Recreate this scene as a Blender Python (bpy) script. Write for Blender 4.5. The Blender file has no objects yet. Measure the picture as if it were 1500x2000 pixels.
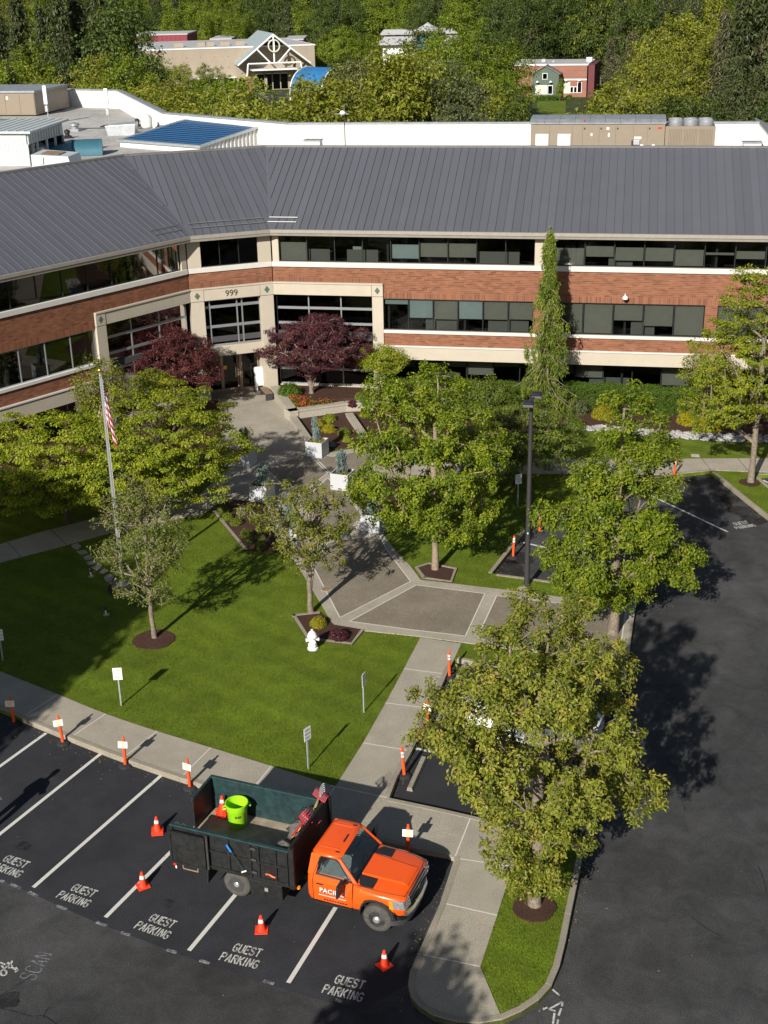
import bpy, math, random
import numpy as np
from mathutils import Matrix, Vector
R = math.radians
rng = np.random.default_rng(7)
random.seed(7)
C = bpy.context.scene.collection
S = bpy.context.scene

# ---------------------------------------------------------------- camera
CAM = np.array([19.4006, -70.8853, 22.8])
AX = np.array([[0.9844246, 0.1746698, -0.0199652],      # picture right
               [0.0493460, -0.3835210, -0.9222129],     # picture down
               [-0.1687398, 0.9068639, -0.3861668]])    # view
FOC = 2500.0
cam = bpy.data.cameras.new('camera'); cam.sensor_fit = 'VERTICAL'; cam.sensor_height = 36; cam.lens = FOC / 2000 * 36
cam.clip_start = .5; cam.clip_end = 4000
camo = bpy.data.objects.new('camera', cam); C.objects.link(camo)
camo.matrix_world = Matrix(((AX[0][0], -AX[1][0], -AX[2][0], CAM[0]), (AX[0][1], -AX[1][1], -AX[2][1], CAM[1]),
                            (AX[0][2], -AX[1][2], -AX[2][2], CAM[2]), (0, 0, 0, 1)))
S.camera = camo

# ---------------------------------------------------------------- light
ELEV, AZ = 28.5, 76.0                  # AZ: the way shadows fall, from +X towards +Y
sd = np.array([math.cos(R(AZ)) * math.cos(R(ELEV)), math.sin(R(AZ)) * math.cos(R(ELEV)), -math.sin(R(ELEV))])
W = bpy.data.worlds.new('World'); S.world = W; W.use_nodes = True
nt = W.node_tree; nt.nodes.clear()
sky = nt.nodes.new('ShaderNodeTexSky'); sky.sky_type = 'NISHITA'; sky.sun_disc = False
sky.sun_elevation = R(ELEV)
sky.sun_rotation = math.atan2(-sd[0], -sd[1])
bg = nt.nodes.new('ShaderNodeBackground'); bg.inputs['Strength'].default_value = .05
wo = nt.nodes.new('ShaderNodeOutputWorld')
nt.links.new(sky.outputs[0], bg.inputs[0]); nt.links.new(bg.outputs[0], wo.inputs[0])
sl = bpy.data.lights.new('sun', 'SUN'); sl.energy = 5.0; sl.angle = R(.53); sl.color = (1, .945, .86)
so = bpy.data.objects.new('sun', sl); C.objects.link(so)
so.rotation_euler = Vector(sd).to_track_quat('-Z', 'Y').to_euler(); so.location = (0, -60, 60)
vs = S.view_settings; S.display_settings.display_device = 'sRGB'
vs.view_transform = 'Standard'; vs.look = 'None'; vs.exposure = 0.36; vs.gamma = 1; vs.use_curve_mapping = False
S.cycles.max_bounces = 6; S.cycles.transparent_max_bounces = 10; S.cycles.diffuse_bounces = 3; S.cycles.glossy_bounces = 3

# ---------------------------------------------------------------- survey helpers (points of the place measured from the photograph)
def ray(x, y): return AX[0] * (x - 750) / FOC + AX[1] * (y - 1000) / FOC + AX[2]
def G(x, y, z=0.0):
    d = ray(x, y); return CAM + d * ((z - CAM[2]) / d[2])
def GL(pts, z=0.0): return [G(x, y, z) for x, y in pts]
def hgt(P, x, y):                       # height of a picture point above ground point P
    d = ray(x, y); M = np.stack([d, [0, 0, -1.]], 1); return np.linalg.lstsq(M, np.array([P[0], P[1], 0]) - CAM, rcond=None)[0][1]

# ---------------------------------------------------------------- materials
def nodes(m):
    m.use_nodes = True; n = m.node_tree; b = n.nodes['Principled BSDF']; return n, b
def col(c): return (c[0], c[1], c[2], 1)
def ramp(n, stops):
    r = n.nodes.new('ShaderNodeValToRGB'); e = r.color_ramp.elements
    while len(e) < len(stops): e.new(.5)
    for k, (p, c) in enumerate(stops): e[k].position = p; e[k].color = col(c)
    return r
def mat(name, c, rough=.6, metal=0.0, var=0.0, scale=6.0, bump=0.0, bscale=None, spec=.5, objvar=0.0, c2=None, coat=0):
    m = bpy.data.materials.new(name); n, b = nodes(m)
    b.inputs['Base Color'].default_value = col(c); b.inputs['Roughness'].default_value = rough; b.inputs['Metallic'].default_value = metal
    b.inputs['Specular IOR Level'].default_value = spec
    if coat: b.inputs['Coat Weight'].default_value = coat; b.inputs['Coat Roughness'].default_value = .05
    tc = n.nodes.new('ShaderNodeTexCoord'); src = None
    if var or c2:
        tx = n.nodes.new('ShaderNodeTexNoise'); tx.inputs['Scale'].default_value = scale; tx.inputs['Detail'].default_value = 6; tx.inputs['Roughness'].default_value = .65
        n.links.new(tc.outputs['Object'], tx.inputs[0])
        lo = c2 if c2 else [v * (1 - var) for v in c]; hi = c if c2 else [min(1, v * (1 + var)) for v in c]
        r = ramp(n, [(.3, lo), (.7, hi)]); n.links.new(tx.outputs[0], r.inputs[0]); src = r.outputs[0]
    if objvar:
        oi = n.nodes.new('ShaderNodeObjectInfo'); hv = n.nodes.new('ShaderNodeHueSaturation')
        mr = n.nodes.new('ShaderNodeMapRange'); mr.inputs[3].default_value = 1 - objvar; mr.inputs[4].default_value = 1 + objvar
        n.links.new(oi.outputs['Random'], mr.inputs[0]); n.links.new(mr.outputs[0], hv.inputs['Value'])
        if src: n.links.new(src, hv.inputs['Color'])
        else: hv.inputs['Color'].default_value = col(c)
        src = hv.outputs[0]
    if src: n.links.new(src, b.inputs['Base Color'])
    if bump:
        t2 = n.nodes.new('ShaderNodeTexNoise'); t2.inputs['Scale'].default_value = bscale or scale * 4; t2.inputs['Detail'].default_value = 5
        n.links.new(tc.outputs['Object'], t2.inputs[0])
        bp = n.nodes.new('ShaderNodeBump'); bp.inputs['Strength'].default_value = bump; bp.inputs['Distance'].default_value = .03
        n.links.new(t2.outputs[0], bp.inputs['Height']); n.links.new(bp.outputs[0], b.inputs['Normal'])
    return m
def speckle(name, stops, sc, big, bigvar=.18, rough=.85, bump=.4, grain=0, mow=None):
    """ground material: fine grain x broad patches"""
    m = bpy.data.materials.new(name); n, b = nodes(m); b.inputs['Roughness'].default_value = rough; b.inputs['Specular IOR Level'].default_value = .25
    tc = n.nodes.new('ShaderNodeTexCoord')
    t = n.nodes.new('ShaderNodeTexNoise'); t.inputs['Scale'].default_value = sc; t.inputs['Detail'].default_value = 3; t.inputs['Roughness'].default_value = .8
    n.links.new(tc.outputs['Object'], t.inputs[0]); r = ramp(n, stops); n.links.new(t.outputs[0], r.inputs[0])
    t2 = n.nodes.new('ShaderNodeTexNoise'); t2.inputs['Scale'].default_value = big; t2.inputs['Detail'].default_value = 7; t2.inputs['Roughness'].default_value = .62
    n.links.new(tc.outputs['Object'], t2.inputs[0])
    mr = n.nodes.new('ShaderNodeMapRange'); mr.inputs[1].default_value = .3; mr.inputs[2].default_value = .7; mr.inputs[3].default_value = 1 - bigvar; mr.inputs[4].default_value = 1 + bigvar
    n.links.new(t2.outputs[0], mr.inputs[0])
    hv = n.nodes.new('ShaderNodeHueSaturation'); n.links.new(r.outputs[0], hv.inputs['Color']); n.links.new(mr.outputs[0], hv.inputs['Value'])
    last = hv.outputs[0]
    if grain:                            # mid-size blotches and tyre-worn streaks
        t3 = n.nodes.new('ShaderNodeTexNoise'); t3.inputs['Scale'].default_value = 1.1; t3.inputs['Detail'].default_value = 9; t3.inputs['Roughness'].default_value = .7; t3.inputs['Distortion'].default_value = .6
        n.links.new(tc.outputs['Object'], t3.inputs[0]); m3 = n.nodes.new('ShaderNodeMapRange'); m3.inputs[1].default_value = .32; m3.inputs[2].default_value = .7; m3.inputs[3].default_value = 1 - grain * .5; m3.inputs[4].default_value = 1 + grain * .6
        n.links.new(t3.outputs[0], m3.inputs[0]); h3 = n.nodes.new('ShaderNodeHueSaturation'); n.links.new(last, h3.inputs['Color']); n.links.new(m3.outputs[0], h3.inputs['Value']); last = h3.outputs[0]
    if mow is not None:                              # mower passes: soft alternate stripes with thin wheel lines
        vm = n.nodes.new('ShaderNodeVectorMath'); vm.operation = 'DOT_PRODUCT'; vm.inputs[1].default_value = (*mow, 0); n.links.new(tc.outputs['Object'], vm.inputs[0])
        t4 = n.nodes.new('ShaderNodeTexNoise'); t4.inputs['Scale'].default_value = .5; n.links.new(tc.outputs['Object'], t4.inputs[0])
        ad = n.nodes.new('ShaderNodeMath'); ad.operation = 'MULTIPLY_ADD'; ad.inputs[1].default_value = .8; n.links.new(t4.outputs[0], ad.inputs[0]); n.links.new(vm.outputs['Value'], ad.inputs[2])
        si = n.nodes.new('ShaderNodeMath'); si.operation = 'SINE'; n.links.new(ad.outputs[0], si.inputs[0])
        m4 = n.nodes.new('ShaderNodeMapRange'); m4.inputs[1].default_value = -.5; m4.inputs[2].default_value = .5; m4.inputs[3].default_value = .95; m4.inputs[4].default_value = 1.05; n.links.new(si.outputs[0], m4.inputs[0])
        h4 = n.nodes.new('ShaderNodeHueSaturation'); n.links.new(last, h4.inputs['Color']); n.links.new(m4.outputs[0], h4.inputs['Value']); last = h4.outputs[0]
        t5 = n.nodes.new('ShaderNodeTexNoise'); t5.inputs['Scale'].default_value = .9; t5.inputs['Detail'].default_value = 8; t5.inputs['Roughness'].default_value = .75; n.links.new(tc.outputs['Object'], t5.inputs[0])
        m5 = n.nodes.new('ShaderNodeMapRange'); m5.inputs[1].default_value = .52; m5.inputs[2].default_value = .78; m5.inputs[4].default_value = .55; n.links.new(t5.outputs[0], m5.inputs[0])
        x5 = n.nodes.new('ShaderNodeMixRGB'); x5.inputs[2].default_value = (.150, .150, .022, 1); n.links.new(m5.outputs[0], x5.inputs[0]); n.links.new(last, x5.inputs[1]); last = x5.outputs[0]
    n.links.new(last, b.inputs['Base Color'])
    bp = n.nodes.new('ShaderNodeBump'); bp.inputs['Strength'].default_value = bump; bp.inputs['Distance'].default_value = .02
    n.links.new(t.outputs[0], bp.inputs['Height']); n.links.new(bp.outputs[0], b.inputs['Normal'])
    return m
def leafmat(name, stops, trans=.35, rough=.5, spec=.35):
    m = bpy.data.materials.new(name); n, b = nodes(m)
    at = n.nodes.new('ShaderNodeAttribute'); at.attribute_name = 'tint'
    r = ramp(n, stops); n.links.new(at.outputs['Fac'], r.inputs[0])
    oi = n.nodes.new('ShaderNodeObjectInfo'); mr = n.nodes.new('ShaderNodeMapRange'); mr.inputs[3].default_value = .82; mr.inputs[4].default_value = 1.18
    hv = n.nodes.new('ShaderNodeHueSaturation'); n.links.new(oi.outputs['Random'], mr.inputs[0]); n.links.new(mr.outputs[0], hv.inputs['Value'])
    n.links.new(r.outputs[0], hv.inputs['Color'])
    b.inputs['Roughness'].default_value = rough; b.inputs['Specular IOR Level'].default_value = spec
    n.links.new(hv.outputs[0], b.inputs['Base Color'])
    tr = n.nodes.new('ShaderNodeBsdfTranslucent'); n.links.new(hv.outputs[0], tr.inputs[0])
    mx = n.nodes.new('ShaderNodeMixShader'); mx.inputs[0].default_value = trans
    n.links.new(b.outputs[0], mx.inputs[1]); n.links.new(tr.outputs[0], mx.inputs[2])
    n.links.new(mx.outputs[0], n.nodes['Material Output'].inputs['Surface'])
    return m
def tintmat(name, stops, rough=.8, bump=0):
    m = bpy.data.materials.new(name); n, b = nodes(m)
    at = n.nodes.new('ShaderNodeAttribute'); at.attribute_name = 'tint'
    r = ramp(n, stops); n.links.new(at.outputs['Fac'], r.inputs[0]); n.links.new(r.outputs[0], b.inputs['Base Color'])
    b.inputs['Roughness'].default_value = rough; b.inputs['Specular IOR Level'].default_value = .2
    return m
def paintmat(name, c, wear=.5, scale=9.0, soft=.12):
    """worn road paint: the paint is gone where the noise is low"""
    m = bpy.data.materials.new(name); n, b = nodes(m); b.inputs['Base Color'].default_value = col(c); b.inputs['Roughness'].default_value = .8
    tc = n.nodes.new('ShaderNodeTexCoord'); t = n.nodes.new('ShaderNodeTexNoise'); t.inputs['Scale'].default_value = scale; t.inputs['Detail'].default_value = 8; t.inputs['Roughness'].default_value = .75
    n.links.new(tc.outputs['Object'], t.inputs[0])
    mr = n.nodes.new('ShaderNodeMapRange'); mr.inputs[1].default_value = wear - soft; mr.inputs[2].default_value = wear + soft; n.links.new(t.outputs[0], mr.inputs[0])
    tr = n.nodes.new('ShaderNodeBsdfTransparent'); mx = n.nodes.new('ShaderNodeMixShader')
    n.links.new(mr.outputs[0], mx.inputs[0]); n.links.new(tr.outputs[0], mx.inputs[1]); n.links.new(b.outputs[0], mx.inputs[2])
    n.links.new(mx.outputs[0], n.nodes['Material Output'].inputs['Surface'])
    return m
def glassmat(name, tint, refl=1.0, rough=.02):
    m = bpy.data.materials.new(name); m.use_nodes = True; n = m.node_tree; n.nodes.clear()
    tr = n.nodes.new('ShaderNodeBsdfTransparent'); tr.inputs[0].default_value = col(tint)
    gl = n.nodes.new('ShaderNodeBsdfGlossy'); gl.inputs['Roughness'].default_value = rough; gl.inputs[0].default_value = (refl, refl, refl, 1)
    fr = n.nodes.new('ShaderNodeFresnel'); fr.inputs[0].default_value = 1.5
    mx = n.nodes.new('ShaderNodeMixShader'); o = n.nodes.new('ShaderNodeOutputMaterial')
    n.links.new(fr.outputs[0], mx.inputs[0]); n.links.new(tr.outputs[0], mx.inputs[1]); n.links.new(gl.outputs[0], mx.inputs[2]); n.links.new(mx.outputs[0], o.inputs[0])
    return m

MOW = (G(750, 1380) - G(500, 1280))[:2]; MOW = np.array([-MOW[1], MOW[0]]) / np.linalg.norm(MOW) * 5.6
M = {}
M['asphalt'] = speckle('asphalt', [(.25, (.022, .022, .023)), (.5, (.051, .051, .052)), (.78, (.115, .113, .112))], 34, .13, .42, .9, .6, grain=.6)
M['asphalt_new'] = speckle('sealed asphalt', [(.25, (.013, .0135, .016)), (.5, (.029, .0295, .033)), (.8, (.07, .07, .072))], 34, .3, .25, .85, .5)
M['asphalt_mid'] = speckle('guest lot asphalt', [(.25, (.012, .013, .016)), (.5, (.029, .0305, .036)), (.78, (.078, .080, .086))], 34, .25, .25, .9, .6, grain=.35)
M['walk'] = speckle('exposed aggregate concrete', [(.25, (.15, .125, .09)), (.5, (.35, .315, .25)), (.75, (.56, .52, .44))], 42, .8, .12)
M['agg'] = speckle('dark aggregate paving', [(.25, (.072, .058, .040)), (.5, (.215, .182, .136)), (.78, (.41, .365, .295))], 42, .7, .16)
M['conc'] = speckle('smooth concrete', [(.3, (.27, .24, .19)), (.5, (.36, .325, .262)), (.7, (.43, .395, .33))], 18, .6, .14, .8, .15)
M['conc_light'] = speckle('pale concrete', [(.3, (.38, .36, .33)), (.5, (.47, .45, .41)), (.7, (.54, .52, .48))], 18, .6, .08, .8, .1)
M['kerb'] = speckle('kerb concrete', [(.3, (.18, .155, .115)), (.5, (.29, .255, .20)), (.7, (.38, .345, .28))], 30, .9, .16)
M['joint_light'] = mat('pale joint', (.62, .59, .52), .8)
M['joint_dark'] = mat('dark joint', (.09, .08, .065), .9)
M['lawn'] = speckle('mown lawn', [(.25, (.054, .082, .005)), (.5, (.100, .146, .009)), (.8, (.165, .208, .017))], 16, .3, .20, .9, .9, grain=.5, mow=MOW)
M['mulch'] = speckle('bark mulch', [(.25, (.018, .009, .006)), (.5, (.062, .030, .020)), (.8, (.15, .085, .06))], 24, 1.2, .2, .95, 1.0)
M['terrain'] = speckle('rough ground', [(.3, (.02, .03, .008)), (.5, (.045, .06, .015)), (.7, (.08, .09, .03))], .6, .05, .3)
M['cream'] = mat('cream precast', (.47, .415, .33), .75, var=.06, scale=1.2, bump=.05)
M['white_sill'] = mat('white precast', (.60, .575, .53), .7, var=.06, scale=2)
M['mortar'] = mat('mortar', (.31, .21, .15), .9, var=.1, scale=3)
M['brick'] = tintmat('brick', [(0, (.135, .056, .034)), (.25, (.20, .081, .045)), (.6, (.24, .098, .053)), (1, (.285, .12, .067))], .85)
M['brickdk'] = tintmat('dark brick', [(0, (.10, .036, .028)), (.5, (.24, .075, .045)), (1, (.34, .12, .07))], .85)
M['roof'] = mat('grey standing seam metal', (.098, .103, .120), .5, .0, var=.035, scale=.7, objvar=.06, spec=.4)
M['roof_trim'] = mat('grey roof trim', (.16, .155, .15), .5, .0, var=.12, scale=2)
M['gutter'] = mat('tan metal gutter', (.34, .31, .27), .45, .2, var=.1, scale=3)
M['frame'] = mat('grey aluminium frame', (.42, .44, .46), .35, .6)
M['frame_dark'] = mat('dark window frame', (.025, .027, .03), .4, .3)
M['bronze'] = mat('bronze door frame', (.30, .22, .16), .4, .3)
M['glass'] = glassmat('tinted window glass', (.37, .40, .39), .8)
M['glass_dark'] = glassmat('dark window glass', (.16, .18, .19), .75)
M['blind'] = mat('woven roller blind', (.46, .44, .385), .9, var=.06, scale=3)
M['blind_white'] = mat('white slatted blind', (.62, .72, .74), .8, var=.04, scale=3)
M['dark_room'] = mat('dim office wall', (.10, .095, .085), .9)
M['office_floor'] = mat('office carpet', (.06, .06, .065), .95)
M['ceiling'] = mat('office ceiling', (.35, .35, .33), .9)
M['panelgrey'] = mat('cubicle panel fabric', (.34, .33, .30), .9)
M['white_metal'] = mat('white corrugated metal', (.68, .67, .645), .5, .0, var=.05, scale=2)
M['membrane'] = speckle('flat roof membrane', [(.3, (.28, .27, .25)), (.5, (.40, .39, .37)), (.7, (.50, .49, .47))], 3.0, .12, .3, .9, .2)
M['hvac'] = mat('tan enamel cabinet', (.24, .195, .145), .5, var=.05, scale=2)
M['hvac_top'] = mat('weathered galvanised top', (.30, .32, .34), .5, .3, var=.18, scale=2)
M['galv'] = mat('galvanised steel', (.50, .53, .55), .4, .5, var=.15, scale=3)
M['grey_metal'] = mat('pale grey green metal siding', (.50, .54, .54), .5, .1, var=.08, scale=2)
M['teal_duct'] = mat('blue green duct metal', (.05, .15, .20), .4, .2, var=.1, scale=2)  # own blue green of the duct metal, also on the round tower wall
M['sky_glass'] = mat('blue skylight glazing', (.004, .060, .17), .5, .0, var=.25, scale=2, spec=.15)
M['sky_bar'] = mat('blue grey glazing bar', (.10, .19, .30), .5)
M['white'] = mat('white paint', (.80, .80, .78), .5)
M['planter'] = mat('white planter fibreglass', (.46, .475, .50), .5, var=.03, scale=2)
M['black'] = mat('black plastic', (.02, .02, .022), .5, var=.2, scale=8)
M['tyre'] = mat('dusty tyre rubber', (.075, .070, .062), .9, var=.3, scale=10, bump=.4, bscale=40)
M['rubber'] = mat('black rubber', (.022, .022, .024), .85, var=.3, scale=14, bump=.3)
M['pole'] = mat('dark bronze pole', (.055, .052, .055), .45, .3)
M['alu'] = mat('brushed aluminium pole', (.62, .63, .64), .35, .7)
M['gold'] = mat('gold ball', (.85, .55, .12), .25, .9)
M['orange_post'] = mat('orange delineator plastic', (.90, .10, .018), .5, var=.1, scale=6)
M['orange_cone'] = mat('orange cone plastic', (.92, .055, .015), .45, var=.12, scale=8)
M['orange_paint'] = mat('orange truck paint', (.88, .105, .008), .28, .0, var=.03, scale=3, coat=.8)
M['truck_black'] = mat('worn black steel', (.020, .021, .021), .5, .2, var=.5, scale=7, bump=.25)
M['truck_green'] = mat('scuffed green steel', (.024, .062, .064), .5, .1, bump=.15, c2=(.010, .026, .028), scale=5)
M['bed_floor'] = mat('scuffed plywood bed floor', (.42, .35, .25), .85, c2=(.20, .165, .12), scale=3, bump=.2)
M['chrome'] = mat('chrome', (.80, .82, .85), .08, 1.0)
M['steel_wheel'] = mat('grey steel wheel', (.085, .085, .085), .5, .4, var=.2, scale=9)
M['lens'] = mat('clear headlight lens', (.42, .44, .47), .12, .5, var=.35, scale=14)
M['amber'] = mat('amber lens', (.85, .28, .02), .2)
M['redlens'] = mat('red lens', (.6, .03, .02), .2)
M['truck_glass'] = glassmat('blue green truck glass', (.72, .86, .86), .9)
M['interior'] = mat('grey truck interior', (.26, .265, .27), .8, var=.15, scale=8)
M['interior_dark'] = mat('dark truck interior', (.03, .03, .032), .8)
M['lime'] = mat('lime green plastic', (.33, .72, .015), .4, var=.06, scale=5)
M['wood'] = mat('weathered wood', (.24, .165, .10), .85, var=.3, scale=9)
M['tarp'] = mat('grey tarpaulin', (.11, .10, .09), .8, var=.3, scale=8, bump=.4)
M['redtool'] = mat('red enamel', (.50, .03, .05), .5, var=.2, scale=9)
M['yellow'] = mat('yellow enamel', (.80, .50, .03), .5)
M['blue'] = mat('blue plastic', (.02, .25, .70), .4)
M['hydrant'] = mat('white hydrant enamel', (.82, .81, .78), .4, var=.05, scale=9)
M['skin'] = mat('skin', (.48, .27, .19), .6)
M['cloth_dark'] = mat('dark work clothes', (.03, .035, .05), .9)
M['cloth_lime'] = mat('dark green work shirt', (.04, .07, .04), .9)
M['text_black'] = mat('black lettering', (.02, .02, .02), .6)
M['text_grey'] = mat('dark bronze numerals', (.10, .09, .08), .4, .4)
M['diamond'] = mat('green inset tile', (.09, .14, .10), .4, var=.1, scale=9)
M['sign_yellow'] = mat('yellow print', (.75, .52, .05), .6)
M['paint'] = paintmat('worn white road paint', (.56, .56, .52), .40, 8, .14)
M['paint_line'] = paintmat('white stall line paint', (.60, .59, .54), .30, 10, .12)
M['paint_faint'] = paintmat('faint white road paint', (.36, .37, .39), .52, 7, .14)
M['bark'] = mat('grey brown bark', (.26, .20, .145), .9, var=.35, scale=7, bump=.8, bscale=30)
M['bark_pale'] = mat('pale lichen bark', (.30, .25, .19), .9, c2=(.11, .08, .058), scale=8, bump=.8, bscale=30)
M['bark_dark'] = mat('dark bark', (.10, .075, .055), .9, var=.3, scale=7, bump=.6, bscale=30)
M['stone'] = mat('flagstone', (.36, .31, .27), .85, var=.2, scale=5, bump=.3, objvar=.12)
M['rock'] = mat('river rock', (.33, .32, .31), .7, var=.3, scale=1.3, bump=.1)
def L(name, a, b, c, d, **k): return leafmat(name, [(0, a), (.35, b), (.75, c), (1, d)], **k)
M['lf_litter'] = L('dry leaf litter', (.10, .06, .03), (.22, .14, .06), (.34, .25, .10), (.22, .25, .06))
M['lf_olive'] = L('olive leaves with bronze tips', (.066, .088, .010), (.165, .195, .020), (.30, .325, .04), (.42, .34, .06), trans=.4)
M['lf_bright'] = L('bright green leaves', (.050, .088, .005), (.128, .195, .008), (.255, .325, .018), (.36, .37, .03), trans=.4)
M['lf_lime'] = L('lime green leaves', (.085, .125, .006), (.190, .245, .010), (.32, .365, .022), (.43, .40, .04), trans=.4)
M['lf_mid'] = L('mid green leaves', (.034, .062, .008), (.085, .135, .013), (.165, .215, .026), (.24, .26, .04))
M['lf_twig'] = L('sparse dull leaves', (.055, .075, .018), (.12, .15, .03), (.20, .225, .055), (.29, .25, .09))
M['lf_red'] = L('dark red leaves', (.022, .005, .007), (.062, .013, .016), (.115, .022, .024), (.20, .045, .03), trans=.25)
M['lf_purple'] = L('purple leaves', (.020, .006, .010), (.052, .015, .022), (.095, .025, .032), (.17, .05, .04), trans=.25)
M['lf_yellow'] = L('yellow green leaves', (.12, .14, .005), (.25, .26, .01), (.38, .34, .015), (.55, .33, .02))
M['lf_conifer'] = L('dark conifer sprays', (.026, .045, .005), (.085, .130, .010), (.165, .215, .020), (.26, .28, .04), trans=.15)
M['lf_bluespruce'] = L('blue green needles', (.06, .10, .095), (.13, .19, .18), (.22, .29, .27), (.34, .39, .36), trans=.1)
M['lf_hedge'] = L('hedge leaves', (.022, .050, .004), (.055, .115, .008), (.11, .185, .015), (.16, .22, .03), trans=.3)
M['lf_box'] = L('boxwood leaves', (.05, .085, .006), (.105, .15, .01), (.17, .21, .018), (.25, .25, .03), trans=.2)
M['lf_dark'] = L('dark green foliage', (.018, .034, .006), (.042, .072, .010), (.085, .125, .018), (.14, .17, .035), trans=.3)
M['lf_dkcon'] = L('dark fir needles', (.016, .027, .008), (.037, .054, .014), (.072, .090, .027), (.12, .12, .045), trans=.1)
M['lf_brncon'] = L('brownish fir needles', (.03, .034, .014), (.07, .074, .032), (.12, .118, .055), (.18, .16, .085), trans=.1)
M['lf_far'] = L('olive green foliage', (.062, .082, .008), (.165, .192, .014), (.30, .325, .03), (.40, .37, .07), trans=.4)
M['lf_farbright'] = L('fresh green foliage', (.048, .084, .004), (.12, .185, .008), (.215, .28, .018), (.30, .32, .035))
M['lf_grey'] = L('grey green foliage', (.04, .055, .018), (.095, .118, .042), (.16, .18, .075), (.23, .24, .12))
M['grass'] = leafmat('grass blades', [(0, (.054, .086, .005)), (.4, (.108, .158, .009)), (.8, (.175, .228, .016)), (1, (.23, .24, .035))], .3, .8, .1)
M['flower'] = tintmat('annual flowers', [(0, (.22, .01, .02)), (.35, (.45, .04, .02)), (.7, (.60, .14, .02)), (1, (.45, .06, .14))])

# ---------------------------------------------------------------- mesh helpers
class MB:
    def __init__(s): s.v = []; s.f = []; s.m = []; s.mats = []
    def mi(s, m):
        m = M[m] if isinstance(m, str) else m
        if m not in s.mats: s.mats.append(m)
        return s.mats.index(m)
    def add(s, v, f, m):
        o = len(s.v); s.v += [tuple(map(float, p)) for p in v]; k = s.mi(m)
        for q in f: s.f.append(tuple(i + o for i in q)); s.m.append(k)
        return s
    def box(s, a, b, m, tr=None):
        x0, y0, z0 = a; x1, y1, z1 = b
        v = [(x0, y0, z0), (x1, y0, z0), (x1, y1, z0), (x0, y1, z0), (x0, y0, z1), (x1, y0, z1), (x1, y1, z1), (x0, y1, z1)]
        if tr: v = [tr(*p) for p in v]
        return s.add(v, [(3, 2, 1, 0), (4, 5, 6, 7), (0, 1, 5, 4), (1, 2, 6, 5), (2, 3, 7, 6), (3, 0, 4, 7)], m)
    def hexa(s, bot, top, m):
        return s.add(list(bot) + list(top), [(3, 2, 1, 0), (4, 5, 6, 7), (0, 1, 5, 4), (1, 2, 6, 5), (2, 3, 7, 6), (3, 0, 4, 7)], m)
    def prism(s, pts, z0, z1, m):
        n = len(pts); v = [(p[0], p[1], z0) for p in pts] + [(p[0], p[1], z1) for p in pts]
        return s.add(v, [tuple(range(n - 1, -1, -1)), tuple(range(n, 2 * n))] + [(i, (i + 1) % n, n + (i + 1) % n, n + i) for i in range(n)], m)
    def tube(s, pts, rad, m, n=8, caps=True):
        pts = [np.array(p, float) for p in pts]; rad = rad if hasattr(rad, '__len__') else [rad] * len(pts)
        v = []; up = None
        for i, p in enumerate(pts):
            t = pts[min(i + 1, len(pts) - 1)] - pts[max(i - 1, 0)]; t = t / (np.linalg.norm(t) + 1e-9)
            if up is None: up = np.array([0, 0, 1.]) if abs(t[2]) < .9 else np.array([1., 0, 0])
            a = np.cross(t, up); a /= np.linalg.norm(a) + 1e-9; b = np.cross(a, t); up = b
            for k in range(n):
                w = 2 * math.pi * k / n; v.append(p + rad[i] * (math.cos(w) * a + math.sin(w) * b))
        f = []
        for i in range(len(pts) - 1):
            for k in range(n): f.append((i * n + k, i * n + (k + 1) % n, (i + 1) * n + (k + 1) % n, (i + 1) * n + k))
        if caps: f += [tuple(range(n - 1, -1, -1)), tuple(range((len(pts) - 1) * n, len(pts) * n))]
        return s.add(v, f, m)
    def lathe(s, prof, m, c=(0, 0, 0), n=16, axis='z', sx=1, sy=1):
        v = []
        for r, h in prof:
            for k in range(n):
                w = 2 * math.pi * (k + .5) / n; a, b = r * math.cos(w) * sx, r * math.sin(w) * sy
                v.append((c[0] + a, c[1] + b, c[2] + h) if axis == 'z' else (c[0] + a, c[1] + h, c[2] + b) if axis == 'y' else (c[0] + h, c[1] + a, c[2] + b))
        f = [(i * n + k, i * n + (k + 1) % n, (i + 1) * n + (k + 1) % n, (i + 1) * n + k) for i in range(len(prof) - 1) for k in range(n)]
        if prof[0][0] > 0: f.append(tuple(range(n - 1, -1, -1)))
        if prof[-1][0] > 0: f.append(tuple(range((len(prof) - 1) * n, len(prof) * n)))
        return s.add(v, f, m)
    def quad(s, a, b, c, d, m): return s.add([a, b, c, d], [(0, 1, 2, 3)], m)
    def mesh(s, name, smooth=None):
        me = bpy.data.meshes.new(name); me.from_pydata(s.v, [], s.f)
        for m in s.mats: me.materials.append(m)
        me.polygons.foreach_set('material_index', s.m); me.update()
        if smooth is not None:
            me.polygons.foreach_set('use_smooth', [True] * len(me.polygons))
            try: me.set_sharp_from_angle(angle=R(smooth))
            except Exception: pass
        return me
    def build(s, name, parent=None, smooth=None, bevel=0, seg=2):
        o = bpy.data.objects.new(name, s.mesh(name, smooth)); C.objects.link(o)
        if parent: o.parent = parent
        if bevel:
            b = o.modifiers.new('bevel', 'BEVEL'); b.width = bevel; b.segments = seg; b.limit_method = 'ANGLE'; b.angle_limit = R(40)
        return o
def thing(name, label, cat, loc=(0, 0, 0), rz=0, group=None):
    o = bpy.data.objects.new(name, None); C.objects.link(o); o.location = tuple(map(float, loc)); o.rotation_euler = (0, 0, rz)
    return tag(o, label, cat, group)
def tag(o, label, cat, group=None):
    o['label'] = label; o['category'] = cat
    if group: o['group'] = group
    return o
def struct(o, kind='structure'): o['kind'] = kind; return o
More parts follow.
